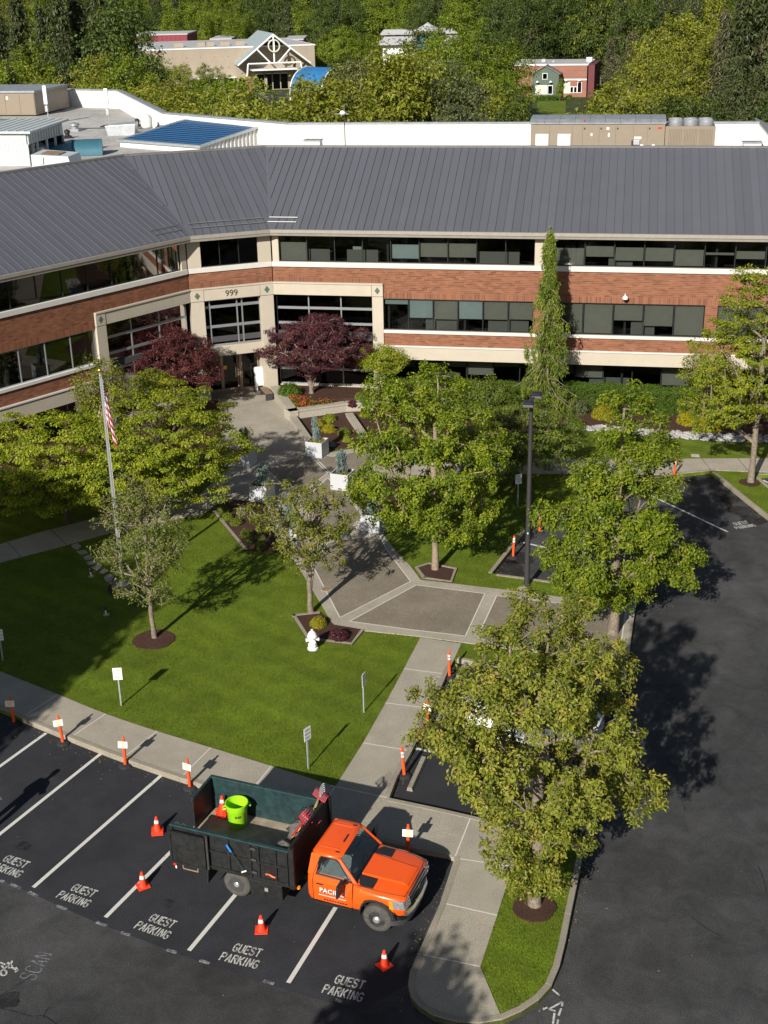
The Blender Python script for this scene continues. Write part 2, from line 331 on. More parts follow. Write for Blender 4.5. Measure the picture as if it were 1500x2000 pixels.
def stuff(o, label=None):
    o['kind'] = 'stuff'
    if label: o['label'] = label
    return o
def holder(name):
    o = bpy.data.objects.new(name, None); C.objects.link(o); o['kind'] = 'structure'; return o
def dup(o, parent=None):
    c = o.copy(); C.objects.link(c)
    if parent: c.parent = parent
    for ch in list(o.children): dup(ch, c)
    return c
def fastmesh(name, V, F, m, tint=None):
    """V (n,3), F (k,4 or 3) numpy"""
    me = bpy.data.meshes.new(name); k = F.shape[1]
    me.vertices.add(len(V)); me.vertices.foreach_set('co', V.astype(np.float32).ravel())
    me.loops.add(F.size); me.loops.foreach_set('vertex_index', F.astype(np.int32).ravel())
    me.polygons.add(len(F)); me.polygons.foreach_set('loop_start', np.arange(0, F.size, k, dtype=np.int32))
    me.update(calc_edges=True); me.polygons.foreach_set('use_smooth', np.zeros(len(F), bool))
    if tint is not None:
        a = me.attributes.new('tint', 'FLOAT', 'FACE'); a.data.foreach_set('value', tint.astype(np.float32))
    me.materials.append(M[m] if isinstance(m, str) else m)
    return me
def link(name, me, parent=None):
    o = bpy.data.objects.new(name, me); C.objects.link(o)
    if parent: o.parent = parent
    return o
def text(s, size, m, name='lettering', parent=None, mtx=None, ext=.002, bold=0):
    cu = bpy.data.curves.new('txt', 'FONT'); cu.body = s; cu.size = size; cu.extrude = ext; cu.align_x = 'CENTER'; cu.align_y = 'CENTER'; cu.offset = bold; cu.resolution_u = 3
    t = bpy.data.objects.new('txt', cu); C.objects.link(t); dg = bpy.context.evaluated_depsgraph_get()
    me = bpy.data.meshes.new_from_object(t.evaluated_get(dg)); bpy.data.objects.remove(t)
    me.materials.clear(); me.materials.append(M[m]); o = link(name, me, parent)
    if mtx is not None: o.matrix_local = mtx
    return o
def frame(o, x, y):
    o, x, y = [Vector(map(float, p)) for p in (o, x, y)]; z = x.cross(y); x.normalize(); y.normalize(); z.normalize()
    return Matrix(((x[0], y[0], z[0], o[0]), (x[1], y[1], z[1], o[1]), (x[2], y[2], z[2], o[2]), (0, 0, 0, 1)))
def inpoly(P, poly):
    x, y = P[:, 0], P[:, 1]; c = np.zeros(len(P), bool); n = len(poly)
    for i in range(n):
        x0, y0 = poly[i][:2]; x1, y1 = poly[(i + 1) % n][:2]
        if y0 == y1: continue
        k = ((y0 > y) != (y1 > y)) & (x < (x1 - x0) * (y - y0) / (y1 - y0) + x0); c ^= k
    return c
def offset(pts, w):
    """open plan polyline moved w to its left"""
    P = [np.array(p[:2], float) for p in pts]; out = []
    for i, p in enumerate(P):
        a = P[max(i - 1, 0)]; b = P[i] if i == 0 else p; c = P[min(i + 1, len(P) - 1)]
        t = c - a; t /= np.linalg.norm(t); nn = np.array([-t[1], t[0]])
        out.append(p + nn * w)
    return out
def smoothline(pts, k=4):
    """Catmull-Rom through plan points"""
    P = [np.array(p, float) for p in pts]; P = [2 * P[0] - P[1]] + P + [2 * P[-1] - P[-2]]; out = []
    for i in range(1, len(P) - 2):
        for j in range(k):
            t = j / k; a, b, c, d = P[i - 1:i + 3]
            out.append(.5 * (2 * b + (c - a) * t + (2 * a - 5 * b + 4 * c - d) * t * t + (3 * b - a - 3 * c + d) * t ** 3))
    out.append(P[-2]); return out
# ================================================================ GROUND
tb = MB(); tb.quad((-1500, -400, -.45), (1500, -400, -.45), (1500, 2600, -.45), (-1500, 2600, -.45), 'terrain'); struct(tb.build('terrain'))
lot = holder('parking_lot')
b = MB(); b.prism([(-60, -140, 0), (90, -140, 0), (90, 3, 0), (-60, 3, 0)], -.40, -.15, 'asphalt'); b.build('asphalt', lot)
b = MB(); b.prism(GL([(756, 1560), (776, 1515), (806, 1462), (845, 1380), (866, 1329), (888, 1285), (1000, 1306), (1222, 1344), (1190, 1500), (1150, 1660), (992, 1612)], -.15), -.2, -.146, 'asphalt_new'); b.build('sealed_asphalt', lot)
b = MB(); b.prism(GL([(-420, 1240), (-200, 1308), (0, 1383), (139, 1441), (256, 1486), (400, 1534), (560, 1584), (740, 1641), (872, 1668), (884, 1684), (856, 1764), (812, 1864), (797, 1900), (793, 1925), (700, 1975), (560, 1935), (380, 1875), (190, 1803), (0, 1718), (-300, 1570)], -.15), -.2, -.1465, 'asphalt_mid'); b.build('guest_lot_asphalt', lot)
def ground_line(a, c, w, z, m, name, parent, dashes=None):
    a, c = np.array(a[:2]), np.array(c[:2]); t = (c - a) / np.linalg.norm(c - a); nn = np.array([-t[1], t[0]]) * w / 2
    q = MB(); q.add([(*(a - nn), z), (*(c - nn), z), (*(c + nn), z), (*(a + nn), z)], [(0, 1, 2, 3)], m); return q.build(name, parent)
for a, c in [((90, 1432), (-110, 1576)), ((196, 1473), (-20, 1645)), ((316, 1514), (65, 1733.5)), ((448, 1549), (206, 1792)), ((581, 1602), (369, 1857)), ((738, 1641), (563, 1920)),
             ((806, 1461), (1160, 1532)), ((849, 1370), (1175, 1430)), ((1022, 1060), (1330, 1128)), ((1127, 995), (1341, 1071)), ((1250, 958), (1421, 1039)), ((1490, 938), (1640, 1010))]:
    ground_line(G(*a, -.15), G(*c, -.15), .12, -.142, 'paint_line', 'stall_line', lot)
for a, c in [((20, 1727), (40, 1735)), ((56, 1742), (73, 1751)), ((111, 1769), (130, 1777)), ((188, 1801), (208, 1809)), ((236, 1821), (254, 1827)), ((324, 1855), (345, 1861)), ((390, 1876), (409, 1882)), ((514, 1916), (535, 1922)), ((655, 1953), (669, 1957)), ((0, 1720), (8, 1723))]:
    ground_line(G(*a, -.15), G(*c, -.15), .10, -.142, 'paint_faint', 'survey_dash', lot)
# stencilled words, stroke by stroke
GLY = {'G': [[(.5, .85), (.35, 1), (.2, 1)], [(.1, .9), (0, .75), (0, .25), (.12, .05)], [(.22, 0), (.38, 0), (.5, .12), (.5, .45), (.32, .45)]],
       'U': [[(0, 1), (0, .2), (.1, .04)], [(.2, 0), (.38, 0), (.5, .15), (.5, 1)]], 'E': [[(0, 1), (0, .58)], [(0, .45), (0, 0)], [(.12, 1), (.48, 1)], [(.12, .52), (.4, .52)], [(.12, 0), (.48, 0)]],
       'S': [[(.5, .85), (.38, 1), (.14, 1), (0, .85), (0, .66), (.12, .56)], [(.2, .52), (.4, .46), (.5, .34), (.5, .15), (.38, 0), (.12, 0), (0, .15)]],
       'T': [[(0, 1), (.2, 1)], [(.32, 1), (.54, 1)], [(.27, .9), (.27, 0)]], 'P': [[(0, 1), (0, .5)], [(0, .4), (0, 0)], [(.12, 1), (.38, 1), (.5, .88), (.5, .62), (.38, .5), (.12, .5)]],
       'A': [[(0, 0), (.2, .8)], [(.25, 1), (.5, 0)], [(.15, .3), (.36, .3)]], 'R': [[(0, 1), (0, .5)], [(0, .4), (0, 0)], [(.12, 1), (.38, 1), (.5, .88), (.5, .66), (.38, .54), (.12, .54)], [(.28, .46), (.5, 0)]],
       'K': [[(0, 1), (0, 0)], [(.12, .48), (.48, 1)], [(.2, .5), (.5, 0)]], 'I': [[(.08, 1), (.08, 0)]], 'N': [[(0, 0), (0, .9)], [(.04, 1), (.44, .05)], [(.5, .1), (.5, 1)]],
       'C': [[(.5, .85), (.38, 1), (.14, 1), (0, .82), (0, .2), (.14, 0), (.38, 0), (.5, .15)]], 'O': [[(.25, 1), (0, .8), (0, .2), (.25, 0), (.5, .2), (.5, .8), (.25, 1)]], 'H': [[(0, 1), (0, 0)], [(.5, 1), (.5, 0)], [(0, .5), (.5, .5)]], '2': [[(0, .8), (.2, 1), (.45, .85), (.4, .55), (0, 0), (.5, 0)]]}
def strokes(word, th=.13, gap=.24):
    q = []; x = 0
    for ch in word:
        for pl in GLY[ch]:
            for (x0, y0), (x1, y1) in zip(pl, pl[1:]):
                dx, dy = x1 - x0, y1 - y0; l = math.hypot(dx, dy); e = th * .3; ux, uy = dx / l, dy / l; nx, ny = -uy * th / 2, ux * th / 2
                a, c = (x + x0 - ux * e, y0 - uy * e), (x + x1 + ux * e, y1 + uy * e)
                q.append([(a[0] - nx, a[1] - ny), (c[0] - nx, c[1] - ny), (c[0] + nx, c[1] + ny), (a[0] + nx, a[1] + ny)])
        x += (.2 if ch == 'I' else .5) + gap
    return q, x - gap
def ground_word(word, BL, BR, H, m, z=-.141, name='stencilled_word', th=.13, up=None):
    q, w = strokes(word, th); x = np.array(BR[:2]) - np.array(BL[:2]); Wd = np.linalg.norm(x); x /= Wd; y = np.array([-x[1], x[0]])
    mb = MB()
    for k in q: mb.add([(*(np.array(BL[:2]) + x * px * Wd / w + y * py * H), z) for px, py in k], [(0, 1, 2, 3)], m)
    return mb.build(name, lot)
def guest(BL, BR, th=.17):
    BL, BR = G(*BL, -.15), G(*BR, -.15); x = (BR - BL)[:2]; Wd = np.linalg.norm(x); x /= Wd; y = np.array([-x[1], x[0]]); H = .27
    ground_word('PARKING', BL, BR, H, 'paint', th=th)
    g0 = BL[:2] + x * Wd * .17 + y * (H + .13); ground_word('GUEST', g0, g0 + x * Wd * .72, H, 'paint', th=th)
for a, c in [((-24, 1694), (33.6, 1714)), ((109.8, 1752.6), (167, 1772)), ((261.8, 1812.8), (323.8, 1834)), ((428, 1874.7), (499, 1892)), ((628.8, 1938.7), (704, 1956.5)), ((1440, 1033.8), (1477, 1027.8))]: guest(a, c)
ground_word('SCAN', G(67, 1915, -.15), G(103, 1865, -.15), .42, 'paint_faint', name='chalk_word', th=.08)
def chalk(pl, name='chalk_mark', w=.05):
    mb = MB(); P = [G(x, y, -.15)[:2] for x, y in pl]
    for a, c in zip(P, P[1:]):
        t = (c - a) / np.linalg.norm(c - a); nn = np.array([-t[1], t[0]]) * w / 2; mb.add([(*(a - nn), -.1405), (*(c - nn), -.1405), (*(c + nn), -.1405), (*(a + nn), -.1405)], [(0, 1, 2, 3)], 'paint')
    return mb.build(name, lot)
for pl in [[(2, 1904), (2, 1897), (8, 1894), (13, 1898), (12, 1904), (6, 1906), (2, 1904)], [(3, 1886), (8, 1892), (14, 1889), (12, 1883)], [(15, 1880), (24, 1888)], [(24, 1877), (18, 1892)], [(26, 1892), (35, 1896), (31, 1890)], [(35, 1896), (29, 1899)],
           [(1079, 1933), (1093, 1945)], [(1052, 1976), (1069, 1968)], [(1052, 1976), (1060, 1972)], [(1072, 1972), (1098, 1957), (1098, 1966)], [(1072, 1972), (1085, 1975)], [(1083, 1979), (1080, 2000)], [(1096, 1970), (1091, 1984)], [(1090, 1992), (1088, 2006)], [(0, 1880), (14, 1886), (28, 1892)]]: chalk(pl)
def crack(pl):
    P = smoothline([G(x, y, -.15)[:2] for x, y in pl], 5); mb = MB()
    for i, (a, c) in enumerate(zip(P, P[1:])):
        t = (c - a) / np.linalg.norm(c - a); j = np.array([-t[1], t[0]]) * random.uniform(.005, .016); mb.add([(*(a - j), -.1425), (*(c - j), -.1425), (*(c + j), -.1425), (*(a + j), -.1425)], [(0, 1, 2, 3)], 'text_black')
    mb.build('crack', lot)
for pl in [[(-20, 1965), (25, 1975), (60, 1985), (85, 1985), (112, 2002)], [(0, 1945), (25, 1930), (60, 1908)], [(85, 1988), (88, 1978), (96, 1968)], [(1335, 1570), (1338, 1585)], [(1480, 1690), (1492, 1720), (1497, 1745)], [(1350, 1790), (1375, 1810), (1410, 1830)]]: crack(pl)
# oil and water stains
M['stain'] = paintmat('oil stain', (.012, .012, .012), .52, 1.8, .16); M['wet'] = paintmat('damp stain', (.018, .015, .012), .5, 1.6, .2)
for (x, y, r, m) in [(45, 1654, .25, 'stain'), (329, 1765, .2, 'stain'), (14, 1954, .35, 'stain'), (985, 1112, 1.0, 'wet'), (1010, 1090, .8, 'wet'), (1428, 975, .6, 'wet'), (1450, 998, .7, 'wet'), (1475, 1015, .7, 'wet'), ]:
    c = G(x, y, -.15); mb = MB(); mb.add([(c[0] + r * random.uniform(.7, 1.1) * math.cos(k * .524), c[1] + r * random.uniform(.7, 1.1) * math.sin(k * .524), -.1438) for k in range(12)], [tuple(range(12))], m); mb.build('stain', lot)

BLOCK = GL([(-420, 1245), (-200, 1312), (0, 1385), (44, 1404), (139, 1443), (256, 1488), (400, 1536), (560, 1586), (740, 1643), (872, 1669), (886, 1674), (888, 1682), (860, 1764), (816, 1864), (801, 1898), (797, 1924), (803, 1948), (819, 1967), (848, 1985), (893, 1997), (933, 2000), (981, 1992), (1020, 1975), (1053, 1953), (1077, 1927), (1093, 1889), (1105, 1840), (1115, 1788), (1128, 1725), (1138, 1672), (1138, 1658), (1131, 1652), (1090, 1636), (992, 1609), (960, 1603), (760, 1559), (776, 1517), (806, 1464), (845, 1381), (866, 1330), (888, 1287), (939, 1297), (1000, 1310), (1120, 1328), (1215, 1344), (1222, 1335), (1241, 1186), (1246, 1166), (1240, 1158), (1150, 1146), (961, 1120), (1020, 1046), (1050, 1020), (1090, 996), (1117, 985), (1200, 952), (1309, 929), (1387, 920), (1405, 934), (1500, 1011), (1600, 1092), (1640, 1100), (1640, 1060), (1500, 948), (1479, 929), (1560, 926), (1900, 930)]) + [np.array([48, -8, 0]), np.array([48, 2, 0]), np.array([-45, 2, 0]), np.array([-45, -32, 0])]
b = MB(); b.prism(BLOCK, -.3, 0, 'lawn'); lawn = struct(b.build('lawn'))
COVER = []                                            # everything laid over the grass
def sheet(px, z, m, name, parent=None, world=False, z0=-.12):
    P = px if world else GL(px, 0); COVER.append([p[:2] for p in P]); q = MB(); q.prism(P, z0, z, m); o = q.build(name, parent)
    if not parent: struct(o)
    return o
def strip(px, w, z, m, name, parent, closed=False, side=1, world=False, z0=-.14):
    P = [p[:2] for p in (px if world else GL(px, 0))]; O = offset(P, w * side); q = MB()
    for i in range(len(P) - 1):
        q.add([(*P[i], z0), (*P[i + 1], z0), (*O[i + 1], z0), (*O[i], z0), (*P[i], z), (*P[i + 1], z), (*O[i + 1], z), (*O[i], z)], [(4, 5, 6, 7), (0, 1, 5, 4), (1, 2, 6, 5), (2, 3, 7, 6), (3, 0, 4, 7)], m)
    COVER.append([*P, *O[::-1]])
    return q.build(name, parent)
# front pavement, slab by slab
walk = holder('pavement')
J = [((-230, 1225), (-300, 1279)), ((-105, 1272), (-165, 1324)), ((-5, 1310), (-55, 1363)), ((113, 1357), (44, 1402)), ((207, 1395), (139, 1441)), ((307, 1429), (248, 1476)), ((412, 1461), (355, 1518)), ((530, 1497), (480, 1559)), ((655, 1537), (612, 1601))]
inn = smoothline([G(*a)[:2] for a, c in J], 4); out = smoothline([G(*c)[:2] for a, c in J], 4)
for i in range(len(J) - 1):
    a = inn[i * 4:i * 4 + 5]; c = out[i * 4:i * 4 + 5]
    a = [a[0] * .994 + a[1] * .006] + a[1:]; sheet([np.array([*p, 0]) for p in a + c[::-1]], .02 + .002 * (i % 2), 'walk', 'slab', walk, True)
    ground_line(inn[i * 4 + 4], out[i * 4 + 4], .035, .0255, 'joint_light', 'joint', walk)
for k, px in enumerate([[(655, 1537), (760, 1559), (919, 1598), (904, 1639), (888, 1677), (872, 1669), (740, 1643), (612, 1601)], [(919, 1598), (992, 1610), (1010, 1640), (1001, 1694), (888, 1677), (904, 1639)],
           [(888, 1677), (1001, 1694), (971, 1789), (860, 1764)], [(860, 1764), (971, 1789), (938, 1889), (816, 1864)], [(816, 1864), (938, 1889), (980, 1989), (933, 2000), (893, 1997), (848, 1985), (819, 1967), (803, 1948), (797, 1924), (801, 1898)],
           [(821, 1246), (901, 1258), (886, 1290), (872, 1318), (789, 1307)], [(789, 1307), (872, 1318), (843, 1385), (753, 1374)], [(753, 1374), (843, 1385), (806, 1464), (801, 1468), (709, 1452)], [(709, 1452), (804, 1468), (776, 1517), (760, 1559), (655, 1537)]]):
    sheet(px, .018 + .002 * (k % 3), 'walk', 'slab', walk)
for a, c in [((919, 1598), (888, 1677)), ((888, 1677), (1001, 1694)), ((860, 1764), (971, 1789)), ((816, 1864), (938, 1889)), ((789, 1307), (872, 1318)), ((753, 1374), (843, 1385)), ((709, 1452), (804, 1468)), ((645, 1535), (756, 1559))]:
    ground_line(G(*a), G(*c), .04, .0255, 'joint_light', 'joint', walk)
# kerbs: separate castings along the block's edge
kerb = holder('kerb')
KW = .17
def kerbrun(px, side, z=.032):
    P = [p[:2] for p in GL(px)]; O = offset(P, KW * side); n = len(P); acc = 0; st = 0
    # split in castings of about 3 m
    for i in range(n - 1):
        acc += np.linalg.norm(P[i + 1] - P[i])
        if acc > 2.4 or i == n - 2:
            q = MB()
            for j in range(st, i + 1):
                q.add([(*P[j], -.16), (*P[j + 1], -.16), (*O[j + 1], -.16), (*O[j], -.16), (*P[j], z), (*P[j + 1], z), (*O[j + 1], z), (*O[j], z)], [(4, 5, 6, 7), (0, 1, 5, 4), (2, 3, 7, 6)] + ([(3, 0, 4, 7)] if j == st else []) + ([(1, 2, 6, 5)] if j == i else []), 'kerb')
            q.build('kerb_casting', kerb, bevel=.018); COVER.append([*P[st:i + 2], *O[st:i + 2][::-1]]); acc = 0; st = i + 1
def dens(px, k=3): return [tuple(p) for p in smoothline(px, k)]
kerbrun(dens([(-420, 1245), (-200, 1312), (0, 1385), (44, 1404), (139, 1443), (256, 1488), (400, 1536), (560, 1586), (740, 1643), (872, 1669)]), 1)
kerbrun([(886, 1674), (888, 1682), (860, 1764), (816, 1864), (801, 1898), (797, 1924), (803, 1948), (819, 1967), (848, 1985), (893, 1997), (933, 2000), (981, 1992), (1020, 1975), (1053, 1953), (1077, 1927), (1093, 1889), (1105, 1840), (1115, 1788), (1128, 1725), (1138, 1672), (1138, 1658), (1131, 1652), (1090, 1636), (1000, 1611)], 1)
kerbrun([(986, 1608), (960, 1603), (860, 1580), (760, 1559)], 1)
kerbrun([(762, 1555), (776, 1517), (806, 1464), (845, 1381), (866, 1330), (886, 1290)], 1, .026)
kerbrun([(892, 1288), (939, 1297), (1000, 1310), (1120, 1328), (1213, 1343)], 1)
kerbrun([(1222, 1335), (1231, 1260), (1241, 1186), (1246, 1166), (1240, 1158), (1150, 1146), (1060, 1133), (970, 1121)], 1, .024)
kerbrun(dens([(961, 1120), (1020, 1046), (1050, 1020), (1090, 996), (1117, 985), (1200, 952), (1309, 929), (1385, 920)]), 1)
kerbrun([(1390, 922), (1405, 934), (1450, 971), (1500, 1011), (1600, 1092), (1638, 1100)], 1)
kerbrun([(1640, 1060), (1570, 1004), (1500, 948), (1479, 929)], 1)
kerbrun([(1482, 928), (1560, 926), (1700, 927), (1900, 930)], 1)
# entrance plaza
plaza = holder('plaza')
sheet([(446, 742), (527, 766), (563, 815), (600, 873), (636, 886), (740, 869), (830, 905), (1040, 898), (1300, 897), (1900, 893), (1900, 924), (1500, 923), (1387, 919), (1309, 928), (1100, 926), (961, 927), (800, 935), (745, 950), (700, 960), (682, 966), (698, 986), (712, 1000), (775, 1079), (802, 1107), (822, 1134), (886, 1141), (970, 1151), (1164, 1176), (1241, 1186), (1226, 1298), (988, 1267), (820, 1244), (714, 1233), (652, 1224), (630, 1185), (582, 1106), (540, 1050), (500, 1000), (425, 985), (400, 1003), (228, 1038), (128, 1066), (40, 1089), (-300, 1180), (-300, 1140), (0, 1064), (80, 1040), (206, 1008), (390, 968), (440, 920), (428, 852), (418, 770)], .03, 'conc', 'concrete_band', plaza)
PAN = [[(664, 1208), (611, 1106), (641, 1061), (741, 1046), (755, 1075), (802, 1137)], [(683, 1215), (813, 1144), (947, 1161), (909, 1244), (800, 1231)], [(970, 1165), (1222, 1196), (1208, 1292), (988, 1264), (932, 1247)],
       [(632, 1045), (585, 985), (640, 935), (682, 975), (727, 1036)], [(575, 975), (520, 915), (600, 885), (640, 925)], [(610, 888), (650, 893), (720, 878), (735, 930), (670, 950), (640, 920)]]
for k, px in enumerate(PAN):
    sheet(px, .036, 'agg', 'aggregate_panel', plaza)
    for a, c in zip(px, px[1:] + px[:1]): ground_line(G(*a), G(*c), .045, .0385, 'joint_light', 'joint', plaza)
for a, c in [((440, 890), (600, 876)), ((500, 960), (566, 945)), ((545, 780), (430, 800)), ((1295, 897), (1318, 929)), ((1370, 896), (1388, 919)), ((1440, 895), (1462, 922)), ((1180, 897), (1205, 926)), ((15, 1060), (42, 1089)), ((100, 1036), (130, 1065)), ((1090, 898), (1100, 926)), ((470, 960), (560, 1075)), ((600, 880), (700, 990))]:
    ground_line(G(*a), G(*c), .03, .0325, 'joint_dark', 'joint', plaza)
# planting beds
sheet([(415, 1000), (440, 975), (520, 985), (545, 1050), (560, 1080), (478, 1076)], .05, 'mulch', 'planting_bed')
sheet([(570, 1203), (624, 1197), (652, 1222), (712, 1232), (688, 1261), (600, 1250)], .05, 'mulch', 'planting_bed')
sheet([(810, 1110), (838, 1101), (893, 1112), (883, 1139), (826, 1132)], .05, 'mulch', 'planting_bed')
sheet([(690, 955), (745, 945), (790, 935), (800, 975), (770, 1010), (735, 1035), (705, 990)], .05, 'mulch', 'planting_bed')
sheet([(636, 880), (600, 868), (585, 815), (676, 806), (760, 798), (770, 860), (680, 876)], .05, 'mulch', 'planting_bed')
sheet([(540, 766), (700, 757), (760, 762), (1110, 775), (1500, 790), (1900, 800), (1900, 860), (1500, 855), (1300, 846), (1120, 834), (1000, 850), (870, 872), (760, 862), (700, 800), (560, 800)], .045, 'mulch', 'planting_bed')
sheet([(425, 770), (432, 850), (440, 900), (380, 930), (290, 850), (330, 790)], .045, 'mulch', 'planting_bed')
sheet([(-60, 1010), (-60, 880), (120, 850), (300, 790), (290, 850), (100, 960), (0, 990)], .045, 'mulch', 'planting_bed')
for px in [[(415, 1000), (478, 1076)], [(570, 1203), (600, 1250), (688, 1261), (712, 1232)], [(624, 1197), (570, 1203)], [(826, 1132), (883, 1139), (893, 1112), (838, 1101), (810, 1110), (826, 1132)]]:
    strip(px, .13, .07, 'kerb', 'bed_edging', plaza)
def ring(px, py, r, z, m, name, sy=1.0, wob=.06):
    c = G(px, py); P = [np.array([c[0] + r * (1 + random.uniform(-wob, wob)) * math.cos(k * .2618), c[1] + sy * r * (1 + random.uniform(-wob, wob)) * math.sin(k * .2618), 0]) for k in range(24)]
    return sheet(P, z, m, name, None, True)
ring(301, 1250, .78, .03, 'mulch', 'mulch_circle'); ring(243, 1150, .68, .03, 'mulch', 'mulch_circle'); ring(1043, 1773, .58, .04, 'mulch', 'mulch_circle'); ring(1464, 943, .5, .03, 'mulch', 'mulch_circle')
# stepping stones
path = holder('stepping_stone_path')
for px in [[(139, 1066), (152, 1062), (159, 1068), (152, 1074), (143, 1071)], [(150, 1078), (166, 1075), (170, 1081), (158, 1084)], [(163, 1089), (176, 1084), (182, 1092), (167, 1094)], [(169, 1099), (187, 1095), (190, 1099), (175, 1105)], [(178, 1109), (197, 1102), (200, 1107), (191, 1115)], [(194, 1119), (204, 1111), (212, 1116), (204, 1121)], [(203, 1129), (210, 1123), (219, 1123), (223, 1129), (216, 1136), (207, 1136)], [(219, 1137), (228, 1132), (234, 1137), (226, 1141)], [(213, 1139), (218, 1138), (220, 1141), (215, 1142)]]:
    sheet(px, .035, 'stone', 'stepping_stone', path)
# ================================================================ OFFICE BUILDING
BLD = thing('office_building', 'long brick and cream office building with grey standing seam roof and the numerals 999', 'office building')
A0 = np.array([-4.254, -2.456]); c30, s30, c60, s60 = math.cos(R(30)), .5, .5, math.sin(R(60)); T15 = math.tan(R(15))
def FAC(P, d, o):
    def F(s, n, z): return (P[0] + d[0] * s + o[0] * n, P[1] + d[1] * s + o[1] * n, z)
    F.d, F.o, F.P = d, o, P; return F
Fm = FAC((0, 0), (1, 0), (0, -1)); Fc = FAC(A0, (c30, s30), (s30, -c30)); Fw = FAC(A0, (-c60, -s60), (s60, -c60)); LC = 4.912; LM = 35.3; LW = 26.0
def fbox(F, s0, s1, n0, n1, z0, z1, m, name, bevel=0, smooth=None, parent=None):
    q = MB(); q.box((s0, n0, z0), (s1, n1, z1), m, F); return q.build(name, parent or BLD, bevel=bevel)
def fboxm(q, F, s0, s1, n0, n1, z0, z1, m): q.box((s0, n0, z0), (s1, n1, z1), m, F)
BR = []                                                  # bricks: (F, s0, s1, z0, z1, dark)
def bricks(F, s0, s1, z0, z1, soldier=False, n=0.0, dark=False):
    if soldier:
        k = max(1, round((s1 - s0) / .102)); w = (s1 - s0) / k
        for i in range(k): BR.append((F, s0 + i * w + .005, s0 + (i + 1) * w - .005, z0 + .006, z1 - .004, n, dark))
    else:
        rows = max(1, round((z1 - z0) / .102)); h = (z1 - z0) / rows
        for r in range(rows):
            s = s0 - (.15 if r % 2 else 0)
            while s < s1 - .02:
                a, c = max(s, s0), min(s + .30, s1)
                if c - a > .04: BR.append((F, a + .0012, c - .0012, z0 + r * h + .006, z0 + (r + 1) * h - .006, n, dark))
                s += .30
def brickwall(F, s0, s1, z0, z1, n=0.0, **k):
    fbox(F, s0, s1, n - .25, n, z0, z1, 'mortar', 'brick_wall'); bricks(F, s0, s1, z0, z1, n=n, **k)
def window(F, s0, s1, z0, z1, n=-.06, blind=None, bm='blind', fm='frame_dark', g='glass', bars=(), fw=.05):
    q = MB(); w = fw
    for a, c, e, f in ((s0, s0 + w / 2, z0, z1), (s1 - w / 2, s1, z0, z1), (s0 + w / 2, s1 - w / 2, z0, z0 + w), (s0 + w / 2, s1 - w / 2, z1 - w, z1)): fboxm(q, F, a, c, n - .09, n, e, f, fm)
    for zb in bars: fboxm(q, F, s0 + w / 2, s1 - w / 2, n - .07, n + .01, zb - .035, zb + .035, fm)
    o = q.build('window', BLD)
    p = MB(); p.quad(F(s0 + w / 2, n - .04, z0 + w), F(s1 - w / 2, n - .04, z0 + w), F(s1 - w / 2, n - .04, z1 - w), F(s0 + w / 2, n - .04, z1 - w), g); p.build('pane', o)
    if blind:
        t0, t1 = blind; H = z1 - z0; p = MB(); p.box((s0 + .05, n - .17, z1 - t1 * H), (s1 - .05, n - .15, z1 - t0 * H), bm, F); p.build('blind', o)
    return o
def run(F, s0, s1, z0, z1, k, blinds=None, **kw):
    w = (s1 - s0) / k
    for i in range(k):
        b = blinds[i % len(blinds)] if blinds else None; bm = 'blind'
        if b and len(b) == 3: bm = b[2]; b = b[:2]
        window(F, s0 + i * w, s0 + (i + 1) * w, z0, z1, blind=b, bm=bm, **kw)
_ = None
# --- main front
s0 = 6.44
fbox(Fm, .0, LM, -.2, .10, 7.58, 7.86, 'white_sill', 'window_sill', .015)
brickwall(Fm, 0.02, s0 + .12, 6.98, 7.58); brickwall(Fm, s0 + .12, LM, 6.19, 7.58)
fbox(Fm, 0.02, s0 + .12, -.25, 0, 6.712, 6.98, 'mortar', 'brick_wall'); bricks(Fm, 0.02, s0 + .12, 6.712, 6.98, True, dark=True)
fbox(Fm, s0 + .01, s0 + .12, -.25, 0, 5.84, 6.712, 'mortar', 'brick_wall'); bricks(Fm, s0 + .02, s0 + .12, 5.85, 6.71, dark=True)
fbox(Fm, s0 + .12, LM, -.25, 0, 5.84, 6.19, 'mortar', 'brick_wall'); bricks(Fm, s0 + .12, LM, 5.84, 6.19, True)
for a, c in ((14.98, 16.1), (24.34, 25.0), (33.3, LM)): brickwall(Fm, a, c, 4.02, 5.84)
fbox(Fm, s0, LM, -.2, .09, 3.84, 4.02, 'white_sill', 'window_sill', .015)
brickwall(Fm, s0, LM, 3.12, 3.84)
fbox(Fm, s0, LM, -1.3, .06, 2.29, 3.03, 'cream', 'precast_band', .01); fbox(Fm, s0, LM, -.3, .12, 3.03, 3.12, 'white_sill', 'band_coping', .01)
run(Fm, s0, 14.98, 4.02, 5.84, 6, [(.0, .2, 'blind_white'), (0, .62, 'blind_white'), (0, .65), (0, .62, 'blind_white'), (0, .62), (0, .6)], fm='frame_dark')
run(Fm, 16.1, 24.34, 4.02, 5.84, 5, [(0, .97), (0, .97), (0, .55), (0, .70), (0, .97)]); run(Fm, 25.0, 33.3, 4.02, 5.84, 5, [(0, .97), (0, .75), (0, .4), (0, .97), (0, .6)])
run(Fm, .45, 14.98, 7.86, 9.45, 9, [(.33, 1.0), _, _, _, (.36, .85, 'blind_white'), (.30, .78), (.30, .78), _, _]); 
run(Fm, 16.1, LM, 7.86, 9.45, 12, [(.4, 1), (.32, .68), (.35, .8), (.35, .8), (.4, .95), (.48, .56), (.42, .68), _, _, (.4, .8), _, (.35, .7)])
fbox(Fm, 14.98, 16.1, -.25, .04, 7.86, 9.45, 'cream', 'pier', .01)
